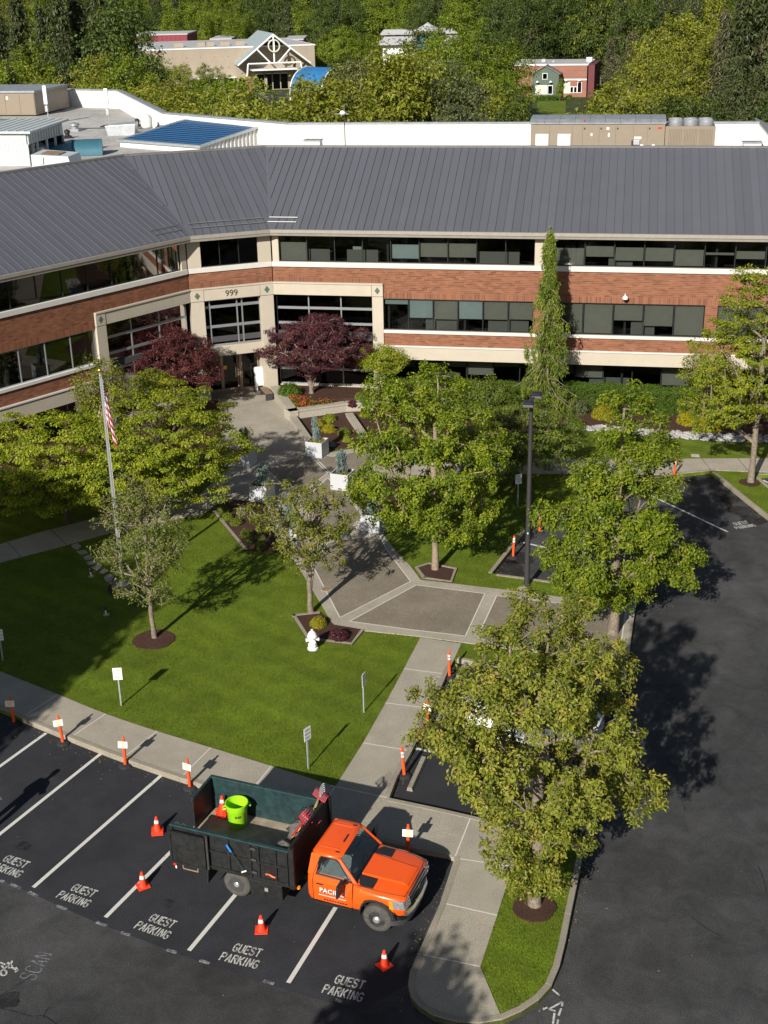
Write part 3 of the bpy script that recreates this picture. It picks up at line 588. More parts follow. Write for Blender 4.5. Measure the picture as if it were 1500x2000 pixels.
# cream entrance frame
for F, s_a, s_b in ((Fm, 5.8, s0), (Fw, 6.05, 6.7)):
    fbox(F, s_a, s_b, -1.2, .10, 0, 5.93, 'cream', 'pillar', .012); fbox(F, s_a, s_b, -.3, .12, 5.96, 6.62, 'cream', 'pillar_head', .012); fbox(F, 0.03, s_b, -.3, .16, 6.62, 6.71, 'cream', 'header_coping', .01)
    fbox(F, .0, s_a - .02, -.3, .10, 5.96, 6.62, 'cream', 'precast_header', .012)
    m_ = (s_a + s_b) / 2; q = MB(); q.add([F(m_ - .16, .125, 6.29), F(m_, .125, 6.08), F(m_ + .16, .125, 6.29), F(m_, .125, 6.50), F(m_ - .16, .11, 6.29), F(m_, .11, 6.08), F(m_ + .16, .11, 6.29), F(m_, .11, 6.50)], [(0, 1, 2, 3), (0, 4, 5, 1), (1, 5, 6, 2), (2, 6, 7, 3), (3, 7, 4, 0)], 'diamond'); q.build('diamond_tile', BLD)
# lobby glazing beside the entrance, two storeys of big panes
def lobby(F, a, c, ks):
    zs = [.5, 1.45, 2.4, 3.3, 4.2, 5.1, 5.93]; w = (c - a) / ks
    for i in range(ks):
        for z0, z1 in zip(zs, zs[1:]): window(F, a + i * w, a + (i + 1) * w, z0, z1, n=-.35, fm='frame', g='glass_dark', fw=.07)
    fbox(F, a, c, -.5, -.2, .02, .5, 'cream', 'base_wall')
lobby(Fm, .05, 5.8, 3); lobby(Fw, .05, 6.05, 3)
# --- ground floor behind the overhang
fbox(Fm, 6.44, LM, -1.32, -1.2, 2.2, 2.285, 'frame_dark', 'window_head')
fbox(Fm, 6.44, LM, -1.4, -1.12, .36, .47, 'white_sill', 'window_sill', .01); fbox(Fm, 6.44, LM, -1.4, -1.2, 0, .36, 'mortar', 'brick_wall'); bricks(Fm, 6.44, LM, 0.02, .36, n=-1.2)
run(Fm, 6.5, 15.74, .47, 2.25, 6, [(.3, .45), _, (.2, .4), (.2, .65), (.2, .35), _], n=-1.2); run(Fm, 15.74, LM, .47, 2.25, 12, [(.2, .5), (.22, .62), _, _, (.2, .8), (.2, .55), _, (.3, .6)], n=-1.2)
for a in (15.3, 24.35, 33.4): fbox(Fm, a, a + .65, -.75, .0, 0, 2.29, 'cream', 'pillar', .012)
# --- wing
brickwall(Fw, 0.02, 6.82, 6.98, 7.58); brickwall(Fw, 6.82, LW, 6.19, 7.58)
fbox(Fw, .02, 6.82, -.25, 0, 6.712, 6.98, 'mortar', 'brick_wall'); bricks(Fw, .02, 6.82, 6.712, 6.98, True, dark=True)
fbox(Fw, 6.71, 6.82, -.25, 0, 5.84, 6.712, 'mortar', 'brick_wall'); bricks(Fw, 6.72, 6.82, 5.85, 6.71, dark=True)
fbox(Fw, 6.82, LW, -.25, 0, 5.84, 6.19, 'mortar', 'brick_wall'); bricks(Fw, 6.82, LW, 5.84, 6.19, True)
fbox(Fw, 0.05, LW, -.2, .10, 7.58, 7.86, 'white_sill', 'window_sill', .015); fbox(Fw, 6.7, LW, -.2, .09, 3.84, 4.02, 'white_sill', 'window_sill', .015)
brickwall(Fw, 6.7, LW, 3.12, 3.84); fbox(Fw, 6.7, LW, -1.3, .06, 2.29, 3.03, 'cream', 'precast_band', .01); fbox(Fw, 6.7, LW, -.3, .12, 3.03, 3.12, 'white_sill', 'band_coping', .01)
run(Fw, 6.72, LW, 4.02, 5.84, 12, [_], fm='frame'); run(Fw, .45, LW, 7.86, 9.45, 16, [_], g='glass_dark')
fbox(Fw, 6.7, LW, -1.4, -1.12, .36, .47, 'white_sill', 'window_sill', .01); fbox(Fw, 6.7, LW, -1.4, -1.2, 0, .36, 'mortar', 'brick_wall'); bricks(Fw, 6.7, LW, .02, .36, n=-1.2); run(Fw, 6.72, LW, .47, 2.25, 12, [_], n=-1.2)
# --- middle front with the doors
fbox(Fc, .05, LC - .05, -.2, .08, 7.58, 7.86, 'white_sill', 'window_sill', .015)
brickwall(Fc, .03, LC - .03, 6.98, 7.58, n=-.004); fbox(Fc, .03, LC - .03, -.25, -.004, 6.712, 6.98, 'mortar', 'brick_wall'); bricks(Fc, .03, LC - .03, 6.712, 6.98, True, n=-.004, dark=True)
fbox(Fc, .04, LC - .04, -.3, .14, 6.62, 6.708, 'cream', 'header_coping', .01); fbox(Fc, .82, LC - .82, -.3, .09, 5.96, 6.615, 'cream', 'precast_header', .012)
for a, c in ((.04, .80), (LC - .80, LC - .04)):
    fbox(Fc, a, c, -.3, .11, 5.96, 6.615, 'cream', 'pillar_head', .012); fbox(Fc, a, c, -.8, .09, 0, 5.93, 'cream', 'pillar', .012); fbox(Fc, a, c, -.3, .05, 7.86, 9.45, 'cream', 'pier', .012)
    m_ = (a + c) / 2; q = MB(); F = Fc; q.add([F(m_ - .16, .125, 6.29), F(m_, .125, 6.08), F(m_ + .16, .125, 6.29), F(m_, .125, 6.50), F(m_ - .16, .10, 6.29), F(m_, .10, 6.08), F(m_ + .16, .10, 6.29), F(m_, .10, 6.50)], [(0, 1, 2, 3), (0, 4, 5, 1), (1, 5, 6, 2), (2, 6, 7, 3), (3, 7, 4, 0)], 'diamond'); q.build('diamond_tile', BLD)
for F in (Fm, Fw): fbox(F, .06, .44, -.3, .05, 7.86, 9.45, 'cream', 'pier', .012)
run(Fc, .8, LC - .8, 7.86, 9.45, 3, [_], g='glass_dark')
w3 = (LC - 1.6)
for a, c in ((.8, 1.15), (1.15, 2.75), (2.75, 3.05), (3.05, LC - .8)):
    for z0, z1 in ((3.22, 4.35), (4.35, 5.5), (5.5, 5.93)): window(Fc, a, c, z0, z1, n=-.25, fm='frame', g='glass_dark', fw=.08)
fbox(Fc, .8, LC - .8, -.6, -.05, 2.62, 3.2, 'cream', 'lintel', .012)
fbox(Fc, 3.3, LC - .8, -.2, -.04, 0.03, 2.62, 'cream', 'wall_panel', .01) if False else None
# recessed doorway
fbox(Fc, .8, LC - .8, -3.4, .0, 0.02, .05, 'agg', 'doorway_floor')
fbox(Fc, .8, LC - .8, -3.4, -.6, 2.60, 2.75, 'ceiling', 'doorway_ceiling')
fbox(Fc, .70, .8, -3.4, -.8, .02, 2.62, 'cream', 'doorway_wall'); fbox(Fc, LC - .8, LC - .7, -3.4, -.8, .02, 2.62, 'cream', 'doorway_wall')
def door(a, c, n):
    q = MB(); w = .09
    for e, f, g_, h in ((a, a + w, .05, 2.5), (c - w, c, .05, 2.5), (a + w, c - w, .05, .25), (a + w, c - w, 2.38, 2.5)): fboxm(q, Fc, e, f, n - .06, n, g_, h, 'bronze')
    o = q.build('door', BLD); p = MB(); p.quad(Fc(a + w, n - .03, .25), Fc(c - w, n - .03, .25), Fc(c - w, n - .03, 2.38), Fc(a + w, n - .03, 2.38), 'glass'); p.build('pane', o)
    p = MB(); p.tube([Fc(c - w - .1, n + .04, .9), Fc(c - w - .1, n + .04, 1.5)], .018, 'chrome', 6); p.build('handle', o)
door(.85, 1.85, -1.3); door(1.85, 2.85, -1.3); door(2.95, LC - .85, -1.15)
fbox(Fc, .8, LC - .8, -1.5, -1.28, 2.5, 2.62, 'bronze', 'door_head')
fbox(Fc, 2.86, 2.94, -1.4, -1.1, .05, 2.5, 'bronze', 'door_post')
q = MB(); q.add([Fc(2.02, -1.26, 1.55 + 0)] + [Fc(2.02 + .13 * math.cos(k * .628), -1.26, 1.55 + .13 * math.sin(k * .628)) for k in range(10)], [(0, k + 1, (k + 1) % 10 + 1) for k in range(10)], 'yellow'); q.build('door_sticker', BLD)
text('999', .50, 'text_grey', 'house_number', BLD, frame(Fc(LC / 2 - .05, .10, 6.28), (c30, s30, 0), (0, 0, 1)), .012)
# --- insides: floors, ceilings, walls a few metres in
def ring_poly(n0, n1):
    k0, k1 = n0 * T15, n1 * T15
    return [Fw(LW, n0, 0), Fw(k0, n0, 0), Fm(k0, n0, 0), Fm(LM, n0, 0), Fm(LM, n1, 0), Fm(k1, n1, 0), Fw(k1, n1, 0), Fw(LW, n1, 0)]
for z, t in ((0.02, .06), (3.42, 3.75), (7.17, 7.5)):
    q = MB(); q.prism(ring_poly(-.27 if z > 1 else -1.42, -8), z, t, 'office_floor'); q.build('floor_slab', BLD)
for z, n in ((2.7, -1.42), (5.95, -.6), (9.46, -.27)):
    q = MB(); q.prism(ring_poly(n, -8), z, z + .04, 'ceiling'); q.build('office_ceiling', BLD)
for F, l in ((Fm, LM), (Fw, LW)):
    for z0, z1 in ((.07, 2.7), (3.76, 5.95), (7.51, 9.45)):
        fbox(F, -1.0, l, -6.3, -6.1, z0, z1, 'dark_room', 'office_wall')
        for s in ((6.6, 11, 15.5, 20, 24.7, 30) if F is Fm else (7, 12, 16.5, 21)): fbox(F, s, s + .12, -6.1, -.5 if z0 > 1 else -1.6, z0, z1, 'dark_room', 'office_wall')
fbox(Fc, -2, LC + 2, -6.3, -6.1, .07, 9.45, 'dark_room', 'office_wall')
for F, l in ((Fm, LM), (Fw, LW)): fbox(F, l - .02, l + .2, -22, 0.0, 0, 9.45, 'cream', 'end_wall')
# --- eaves
TB = math.tan(R(25)); OV, RUN, ZE = .6, 7.7, 9.77; ZR = ZE + RUN * TB
def soffit(F, a, c, nm='soffit'):
    q = MB(); q.add([F(*p) for p in ((a[0], -.28, 9.45), (c[0], -.28, 9.45), (c[1], .5, 9.45), (a[1], .5, 9.45), (a[0], -.28, 9.52), (c[0], -.28, 9.52), (c[1], .5, 9.52), (a[1], .5, 9.52))], [(3, 2, 1, 0), (4, 5, 6, 7), (0, 1, 5, 4), (1, 2, 6, 5), (2, 3, 7, 6), (3, 0, 4, 7)], 'cream'); q.build(nm, BLD)
    q = MB(); v = []
    prof = [(.48, 9.44), (.60, 9.44), (.62, 9.56), (.66, 9.60), (.66, 9.77), (.60, 9.79), (.56, 9.72), (.48, 9.72)]
    for s_ in (0, 1):
        for n_, z_ in prof: v.append(F(a[1] + (n_ - .5) * T15 if s_ == 0 and a[2] else (c[1] - (n_ - .5) * T15 if s_ == 1 and c[2] else (a[1] if s_ == 0 else c[1])), n_, z_))
    q.add(v, [(i, (i + 1) % 8, 8 + (i + 1) % 8, 8 + i) for i in range(8)] + [tuple(range(7, -1, -1)), tuple(range(8, 16))], 'gutter'); q.build('gutter', BLD)
soffit(Fm, (-.28 * T15, .5 * T15, 1), (LM, LM + .5, 0)); soffit(Fw, (-.28 * T15, .5 * T15, 1), (LW, LW, 0)); soffit(Fc, (-.28 * T15, .5 * T15, 1), (LC + .28 * T15, LC - .5 * T15, 1))
# --- roof: panel by panel, clipped at valleys and hip
def clip(poly, f):
    out = []
    for i in range(len(poly)):
        p, q = poly[i], poly[(i + 1) % len(poly)]; a, c = f(p), f(q)
        if a >= 0: out.append(p)
        if (a >= 0) != (c >= 0): t = a / (a - c); out.append((p[0] + t * (q[0] - p[0]), p[1] + t * (q[1] - p[1])))
    return out
def roof_face(F, smin, smax, cons, dz=0):
    up = np.array([-F.o[0] * 0, 0, 0])
    def P3(s, h, k): # k: thickness along the roof normal
        return F(s, OV - h + k * math.sin(R(25)), ZE + h * TB + k * math.cos(R(25)))
    w = .457; k = math.floor(smin / w)
    while k * w < smax:
        poly = [(k * w + .004, 0), ((k + 1) * w - .004, 0), ((k + 1) * w - .004, RUN), (k * w + .004, RUN)]
        for f in cons: poly = clip(poly, f) if len(poly) > 2 else poly
        if len(poly) > 2:
            q = MB(); n = len(poly); v = [P3(s, h, 0) for s, h in poly] + [P3(s, h, .022) for s, h in poly]
            q.add(v, [tuple(range(n - 1, -1, -1)), tuple(range(n, 2 * n))] + [(i, (i + 1) % n, n + (i + 1) % n, n + i) for i in range(n)], 'roof')
            hs = [(k * w, .02), (k * w, RUN - .02)]; lo, hi = .02, RUN - .02
            hh = [h for h in np.linspace(.02, RUN - .02, 400) if all(f((k * w, h)) > .05 for f in cons)]
            if hh and hh[-1] - hh[0] > .1:
                for e, g_ in ((-.014, .014),):
                    a = [P3(k * w + e, hh[0], .022), P3(k * w + g_, hh[0], .022), P3(k * w + g_, hh[-1], .022), P3(k * w + e, hh[-1], .022)]; c = [P3(k * w + e, hh[0], .068), P3(k * w + g_, hh[0], .068), P3(k * w + g_, hh[-1], .068), P3(k * w + e, hh[-1], .068)]
                    q.hexa(a, c, 'roof')
            q.build('roof_panel', BLD)
        k += 1
    return P3
SE = 35.9
P3m = roof_face(Fm, -2.0, SE, [lambda p: p[0] - (OV - p[1]) * T15 - .07, lambda p: SE - p[1] - p[0] - .03])
P3c = roof_face(Fc, -2.0, LC + 2, [lambda p: p[0] - (OV - p[1]) * T15 - .07, lambda p: LC - (OV - p[1]) * T15 - .07 - p[0]])
P3w = roof_face(Fw, -2.0, LW, [lambda p: p[0] - (OV - p[1]) * T15 - .07])
# decks under the panels, valley gutters, ridge caps
for F, P3, a, c in ((Fm, P3m, (OV * T15, (OV - RUN) * T15), (SE, SE - RUN)), (Fc, P3c, (OV * T15, (OV - RUN) * T15), (LC - OV * T15, LC - (OV - RUN) * T15)), (Fw, P3w, (OV * T15, (OV - RUN) * T15), (LW, LW))):
    q = MB(); q.hexa([P3(a[0], 0, -.12), P3(c[0], 0, -.12), P3(c[1], RUN, -.12), P3(a[1], RUN, -.12)], [P3(a[0], 0, -.004), P3(c[0], 0, -.004), P3(c[1], RUN, -.004), P3(a[1], RUN, -.004)], 'roof_trim'); q.build('roof_deck', BLD)
    q = MB(); a_, c_ = a[1], c[1]; q.add([F(a_ + (0 if True else 0), OV - RUN + .16, ZR - .03), F(c_, OV - RUN + .16, ZR - .03), F(c_, OV - RUN - .16, ZR - .03), F(a_, OV - RUN - .16, ZR - .03), F(a_, OV - RUN + .16, ZR + .07), F(c_, OV - RUN + .16, ZR + .07), F(c_, OV - RUN - .16, ZR + .07), F(a_, OV - RUN - .16, ZR + .07)], [(3, 2, 1, 0), (4, 5, 6, 7), (0, 1, 5, 4), (1, 2, 6, 5), (2, 3, 7, 6), (3, 0, 4, 7)], 'roof_trim'); q.build('ridge_cap', BLD)
for F, P3 in ((Fm, P3m), (Fw, P3w)):
    q = MB(); w = .07; q.hexa([P3((OV) * T15 - w, 0, .0), P3(OV * T15 + w, 0, .0), P3((OV - RUN) * T15 + w, RUN, .0), P3((OV - RUN) * T15 - w, RUN, .0)], [P3(OV * T15 - w, 0, .03), P3(OV * T15 + w, 0, .03), P3((OV - RUN) * T15 + w, RUN, .03), P3((OV - RUN) * T15 - w, RUN, .03)], 'roof'); q.build('valley_gutter', BLD)
# hip end of the roof
def H3(t, h, k=0): return (SE - h + k * .42 + 0, -OV + 0 + t, ZE + h * TB + k)
q = MB(); q.add([H3(0, 0), H3(28, 0), H3(28 - RUN, RUN), H3(RUN, RUN)], [(0, 1, 2, 3)], 'roof'); q.build('hip_roof_face', BLD)
q = MB(); q.tube([(SE, -OV, ZE + .05), (SE - RUN, RUN - OV, ZR + .06)], .12, 'roof_trim', 6); q.build('hip_cap', BLD)
for t in range(1, 40):
    y = t * .6; h1 = min(RUN, y)
    q = MB(); q.hexa([H3(y - .015, .02), H3(y + .015, .02), H3(y + .015, h1), H3(y - .015, h1)], [H3(y - .015, .02, .06), H3(y + .015, .02, .06), H3(y + .015, h1, .06), H3(y - .015, h1, .06)], 'roof'); q.build('roof_seam', BLD)
# snow rails
for F, P3, a, c, m in ((Fc, P3c, .3, LC - .3, 'roof_trim'), (Fw, P3w, .3, 2.2, 'roof_trim'), (Fm, P3m, -.1, 1.55, 'white_metal')):
    for h in (.55, .95):
        q = MB(); q.tube([P3(a, h, .11), P3(c, h, .11)], .022, m, 6); q.build('snow_rail', BLD)
q = MB()
# --- bricks: nearest 300 as single pieces, the others joined
def pix(p):
    v = AX @ (np.array(p) - CAM); return 750 + FOC * v[0] / v[2], 1000 + FOC * v[1] / v[2], v[2]
dist = []
for i, (F, a, c, z0, z1, n, dk) in enumerate(BR):
    x, y, d = pix(F((a + c) / 2, n, (z0 + z1) / 2)); dist.append(d if (0 < x < 1500 and 0 < y < 2000 and not dk and z0 > 3) else 1e6)
order = np.argsort(dist); single = set(order[:300].tolist())
Vv, Ff, Tt = [], [], []
cache = {}
for i, (F, a, c, z0, z1, n, dk) in enumerate(BR):
    t = float(np.clip(rng.beta(2.2, 2.2) * (.55 if dk else 1), 0, 1)); 
    if rng.random() < .10: t *= .3
    e = .003 + rng.random() * .003
    if i in single:
        key = (round(c - a, 2), round(z1 - z0, 2), int(t * 8))
        if key not in cache:
            l, h = c - a, z1 - z0; v = np.array([(0, -.02, 0), (l, -.02, 0), (l, -.02, h), (0, -.02, h), (0, .005, 0), (l, .005, 0), (l, .005, h), (0, .005, h)]); f = np.array([(4, 5, 6, 7), (0, 1, 5, 4), (1, 2, 6, 5), (2, 3, 7, 6), (3, 0, 4, 7)]); cache[key] = fastmesh('brick', v, f, 'brick', np.full(5, (key[2] + .5) / 8))
        o = link('brick', cache[key], BLD); p = F(a, n, z0); d, u = F.d, F.o
        o.matrix_local = Matrix(((d[0], u[0], 0, p[0]), (d[1], u[1], 0, p[1]), (0, 0, 1, p[2]), (0, 0, 0, 1)))
    else:
        k = len(Vv); Vv += [F(a, n - .01, z0), F(c, n - .01, z0), F(c, n - .01, z1), F(a, n - .01, z1), F(a, n + e, z0), F(c, n + e, z0), F(c, n + e, z1), F(a, n + e, z1)]
        Ff += [(k + 4, k + 5, k + 6, k + 7), (k, k + 1, k + 5, k + 4), (k + 1, k + 2, k + 6, k + 5), (k + 2, k + 3, k + 7, k + 6), (k + 3, k, k + 4, k + 7)]; Tt += [t] * 5
stuff(link('brick_facing', fastmesh('brick_facing', np.array(Vv), np.array(Ff), 'brick', np.array(Tt)), BLD))
# --- flat roof and its white inner walls
ZF = 11.8
rA, rB = Fw((OV - RUN) * T15, OV - RUN, 0), Fm((OV - RUN) * T15, OV - RUN, 0)
FARR = [(28.2, 19.7), (-3.6, 19.6), (-15.5, 27.3), (-27.3, 48.5), (-37, 51.6), (-62, 44)]
flat = [Fw(LW, OV - RUN, 0), rA, rB, (28.2, RUN - OV, 0)] + [(x, y, 0) for x, y in FARR] + [(-58, 8, 0), (-40, -14, 0)]
q = MB(); q.prism(flat, ZF - .3, ZF, 'membrane'); q.build('flat_roof', BLD)
def corr(P, z0, z1, m, name, pitch=.32, th=.10, parent=None, depth=.035):
    """standing rib metal wall along a plan polyline"""
    q = MB()
    for (x0, y0), (x1, y1) in zip(P, P[1:]):
        l = math.hypot(x1 - x0, y1 - y0); d = ((x1 - x0) / l, (y1 - y0) / l); o = (d[1], -d[0]); F = FAC((x0, y0), d, o)
        q.box((0, -th, z0), (l, 0, z1), m, F)
        k = int(l / pitch)
        for i in range(k): q.box((i * pitch + .02, .001, z0), (i * pitch + .07, depth, z1 - .02), m, F)
    return q.build(name, parent or BLD)
corr(FARR[::-1], ZF, ZR, 'white_metal', 'parapet_wall'); corr([(28.15, RUN - OV - .2), (28.15, 19.65)][::-1], ZF, ZR, 'white_metal', 'parapet_wall')
q = MB()
for a, c in zip(FARR, FARR[1:]):
    l = math.hypot(c[0] - a[0], c[1] - a[1]); d = ((c[0] - a[0]) / l, (c[1] - a[1]) / l); F = FAC(a, d, (-d[1], d[0])); q.box((-.05, -.40, ZR + .002), (l + .05, .06, ZR + .11), 'hvac_top', F)
q.build('parapet_cap', BLD)
for a, c in zip(FARR, FARR[1:]):
    l = math.hypot(c[0] - a[0], c[1] - a[1]); d = np.array([(c[0] - a[0]) / l, (c[1] - a[1]) / l]); o = np.array([d[1], -d[0]]) 
    a2, c2 = np.array(a), np.array(c); e = 7.7 * o; q = MB()
    q.add([(*a2, ZR), (*c2, ZR), (*(c2 + e), ZE), (*(a2 + e), ZE)], [(0, 1, 2, 3)], 'roof'); q.add([(*(a2 + e * .93), ZE - .3), (*(c2 + e * .93), ZE - .3), (*(c2 + e * .93), 0), (*(a2 + e * .93), 0)], [(0, 1, 2, 3)], 'cream'); q.build('rear_roof_slope', BLD)
corr([(x, y) for x, y, z in [Fw(LW, OV - RUN - .2, 0), Fw((OV - RUN - .2) * T15, OV - RUN - .2, 0), Fm((OV - RUN - .2) * T15, OV - RUN - .2, 0), (28.1, RUN - OV + .2, 0)]], ZF, ZR - .03, 'white_metal', 'parapet_wall')
# ================================================================ ROOFTOP
t = thing('air_handling_unit', 'long tan rooftop air handling unit with two white louvres behind the main ridge', 'air handler', (13.7, 13.2, ZF))
q = MB(); q.box((0, 0, .12), (8.3, 2.6, 2.22), 'hvac'); q.build('cabinet', t, bevel=.02)
q = MB(); q.box((.1, .1, 0), (11.2, 2.5, .115), 'galv'); q.build('base_rail', t)
xs = [0, 1.2, 2.62, 3.26, 4.28, 5.3, 6.38, 7.25, 8.3]
for i, (a, c) in enumerate(zip(xs, xs[1:])):
    q = MB(); q.box((a + .015, -.025, .16), (c - .015, -.002, 2.12), 'hvac'); o = q.build('door_panel', t, bevel=.006)
    if i in (3, 5, 7, 4):
        for z in (.55, 1.9): q = MB(); q.box((a + .06, -.06, z), (a + .14, -.026, z + .10), 'black'); q.build('latch', o)
for a in (.32, 1.7):
    q = MB(); q.box((a, -.05, .75), (a + .80, -.028, 1.62), 'white_metal'); lv = q.build('louvre', t)
    for k in range(7):
        q = MB(); z = .80 + k * .115; q.hexa([(a + .03, -.10, z), (a + .77, -.10, z), (a + .77, -.052, z + .05), (a + .03, -.052, z + .05)], [(a + .03, -.10, z + .015), (a + .77, -.10, z + .015), (a + .77, -.052, z + .07), (a + .03, -.052, z + .07)], 'white'); q.build('louvre_blade', lv)
for k in range(9):
    a = -.06 + k * .935; q = MB(); v = []
    for x in (a, a + .92):
        for y, z in ((-.08, 2.225), (-.08, 2.30), (.35, 2.46), (1.3, 2.52), (2.68, 2.52), (2.68, 2.225)): v.append((x, y, z))
    q.add(v, [(i, (i + 1) % 6, 6 + (i + 1) % 6, 6 + i) for i in range(6)] + [tuple(range(5, -1, -1)), tuple(range(6, 12))], 'hvac_top'); q.build('roof_sheet', t)
for x, z, w, h, m in ((5.02 - .3, 2.0 - .12, .16, .14, 'white'), (3.75, 1.5, .10, .16, 'white'), (4.82, 1.45, .10, .22, 'white'), (6.45, 1.32, .42, .13, 'white'), (6.5, .86, .22, .12, 'white'), (6.80, .80, .22, .18, 'white'), (7.55, .72, .16, .28, 'white'), (7.85, 1.92, .26, .10, 'redlens')):
    q = MB(); q.box((x, -.035, z), (x + w, -.027, z + h), m); q.build('warning_label', t)
q = MB(); q.box((6.4, -.16, .98), (6.78, -.027, 1.26), 'galv'); q.box((6.28, -.14, .95), (6.39, -.03, 1.24), 'black'); q.build('switch_box', t, bevel=.01)
q = MB(); q.box((8.32, .1, .12), (11.35, 2.5, 2.05), 'hvac'); cs = q.build('condenser_cabinet', t, bevel=.02)
for k in range(30):
    if k % 10 == 9: continue
    q = MB(); q.box((8.5 + k * .093, .04, .2), (8.5 + k * .093 + .05, .099, 1.9), 'hvac'); q.build('fin', cs)
for i in range(3):
    for j in range(2):
        q = MB(); q.lathe([(.44, 0), (.46, .05), (.44, .32), (.40, .32), (.40, .05)], 'hvac_top', (8.95 + i * .92, .75 + j * 1.05, 2.052), 18); f = q.build('fan_shroud', t, smooth=40)
        q = MB(); 
        for rr in (.12, .24, .36): q.tube([(8.95 + i * .92 + rr * math.cos(w), .75 + j * 1.05 + rr * math.sin(w), 2.37) for w in np.linspace(0, 6.28, 17)], .012, 'galv', 4)
        q.box((8.55 + i * .92, .74 + j * 1.05, 2.36), (9.35 + i * .92, .77 + j * 1.05, 2.38), 'galv'); q.build('fan_guard', f)
q = MB(); q.tube([(3.3, -.05, 2.25), (3.3, -.05, 2.62)], .02, 'redlens', 6); q.build('beacon', t)
t = thing('rooftop_unit', 'tan rooftop unit with grey top at the far end of the flat roof', 'air handler', (-39.5, 41.6, ZF))
q = MB(); q.box((0, 0, .1), (7, 7.5, 2.0), 'hvac'); q.build('cabinet', t, bevel=.02)
for k in range(5): q = MB(); q.box((.1 + k * 1.38, -.03, .2), (1.42 + k * 1.38, -.002, 1.9), 'hvac'); q.build('door_panel', t, bevel=.01)
q = MB(); q.box((-.1, -.1, 2.005), (7.1, 7.6, 2.18), 'hvac_top'); q.build('roof_sheet', t, bevel=.02)
for x, z in ((2.9, 1.5), (4.3, 1.45)): q = MB(); q.box((x, -.045, z), (x + .2, -.033, z + .25), 'white'); q.build('warning_label', t)
# plant shed
t = thing('plant_shed', 'pale metal clad plant shed with an open side showing white tanks on the roof', 'plant shed', (-26, 9.7, ZF))
corr([(0, 0), (7.3, 0)], 0, 2.0, 'grey_metal', 'front_wall', .18, .08, t, .02)
corr([(7.35, .1), (7.35, 5.8)], 1.35, 2.05, 'grey_metal', 'side_wall', .42, .08, t, .06)
for y in (.02, 1.5, 3.0, 4.4, 5.7): q = MB(); q.box((7.25, y, 0), (7.38, y + .13, 1.35), 'grey_metal'); q.build('post', t)
q = MB(); q.hexa([(-.2, -.25, 2.06), (7.75, -.25, 2.06), (7.75, 6.1, 2.22), (-.2, 6.1, 2.22)], [(-.2, -.25, 2.2), (7.75, -.25, 2.2), (7.75, 6.1, 2.36), (-.2, 6.1, 2.36)], 'grey_metal'); r_ = q.build('shed_roof', t)
for k in range(14): q = MB(); x = .1 + k * .55; q.hexa([(x, -.24, 2.201), (x + .05, -.24, 2.201), (x + .05, 6.09, 2.361), (x, 6.09, 2.361)], [(x, -.24, 2.24), (x + .05, -.24, 2.24), (x + .05, 6.09, 2.40), (x, 6.09, 2.40)], 'grey_metal'); q.build('roof_rib', r_)
q = MB(); q.box((-.1, 5.75, 0), (7.3, 5.85, 2.2), 'interior_dark'); q.box((2.5, .1, 0), (2.6, 5.7, 2.05), 'interior_dark'); q.build('back_wall', t)
q = MB(); q.lathe([(0, 0), (.7, .0), (.75, .2), (.75, .7), (.5, .95), (0, 1.02)], 'galv', (6.1, 3.8, .05), 16); q.build('tank', t, smooth=40)
q = MB(); q.tube([(6.6, 2.2, 0), (6.6, 2.2, 1.3)], .17, 'white_metal', 12); q.lathe([(.17, 0), (.24, .02), (.24, .18), (.17, .2)], 'white_metal', (6.6, 2.2, 1.0), 12); q.build('flue_pipe', t, smooth=40)
q = MB(); q.box((6.6, 4.9, .1), (7.0, 5.3, .9), 'blue'); q.build('pump', t, bevel=.03)
t = thing('vent_stack', 'short white vent pipe with a blue cap on the shed roof', 'vent pipe', (-23.2, 14.2, ZF + 2.3)); q = MB(); q.tube([(0, 0, 0), (0, 0, .75)], .10, 'white_metal', 10); q.build('pipe', t, smooth=40); q = MB(); q.lathe([(.1, 0), (.16, .04), (.16, .2), (0, .26)], 'blue', (0, 0, .75), 12); q.build('cap', t, smooth=40)
t = thing('roof_cabinet', 'low pale metal housing with a rusty top beside the plant shed', 'metal housing', (-18.0, 8.6, ZF)); q = MB(); q.hexa([(0, 0, 0), (2.6, .3, 0), (2.6, 2.2, 0), (0, 2.0, 0)], [(0, 0, .85), (2.4, .3, .70), (2.4, 2.2, .75), (0, 2.0, .95)], 'grey_metal'); q.build('housing', t, bevel=.02); q = MB(); q.box((.4, -.02, .3), (.8, .03, .7), 'white'); q.build('hatch', t); q = MB(); q.hexa([(.5, .4, .86), (1.7, .5, .79), (1.7, 1.7, .83), (.5, 1.6, .9)], [(.5, .4, .88), (1.7, .5, .81), (1.7, 1.7, .85), (.5, 1.6, .92)], 'wood'); q.build('rusty_lid', t)
t = thing('duct_hood', 'blue green round duct hood lying beside the plant shed', 'duct hood', (-17.0, 15.6, ZF), R(20))
q = MB(); v = []; 
for x in (-1.0, 1.0):
    for k in range(11): w = math.pi * k / 10; v.append((x, -1.05 * math.cos(w), 1.0 * math.sin(w) + .02))
q.add(v, [(k, k + 1, 12 + k, 11 + k) for k in range(10)] + [tuple(range(10, -1, -1)), tuple(range(11, 22))], 'teal_duct'); q.build('hood', t, smooth=30)
q = MB(); q.hexa([(-2.4, -1.2, 0), (-1.02, -1.1, 0), (-1.02, 1.1, 0), (-2.4, .6, 0)], [(-2.4, -.9, .7), (-1.02, -.9, .95), (-1.02, .9, .95), (-2.4, .5, .7)], 'teal_duct'); q.build('duct', t)
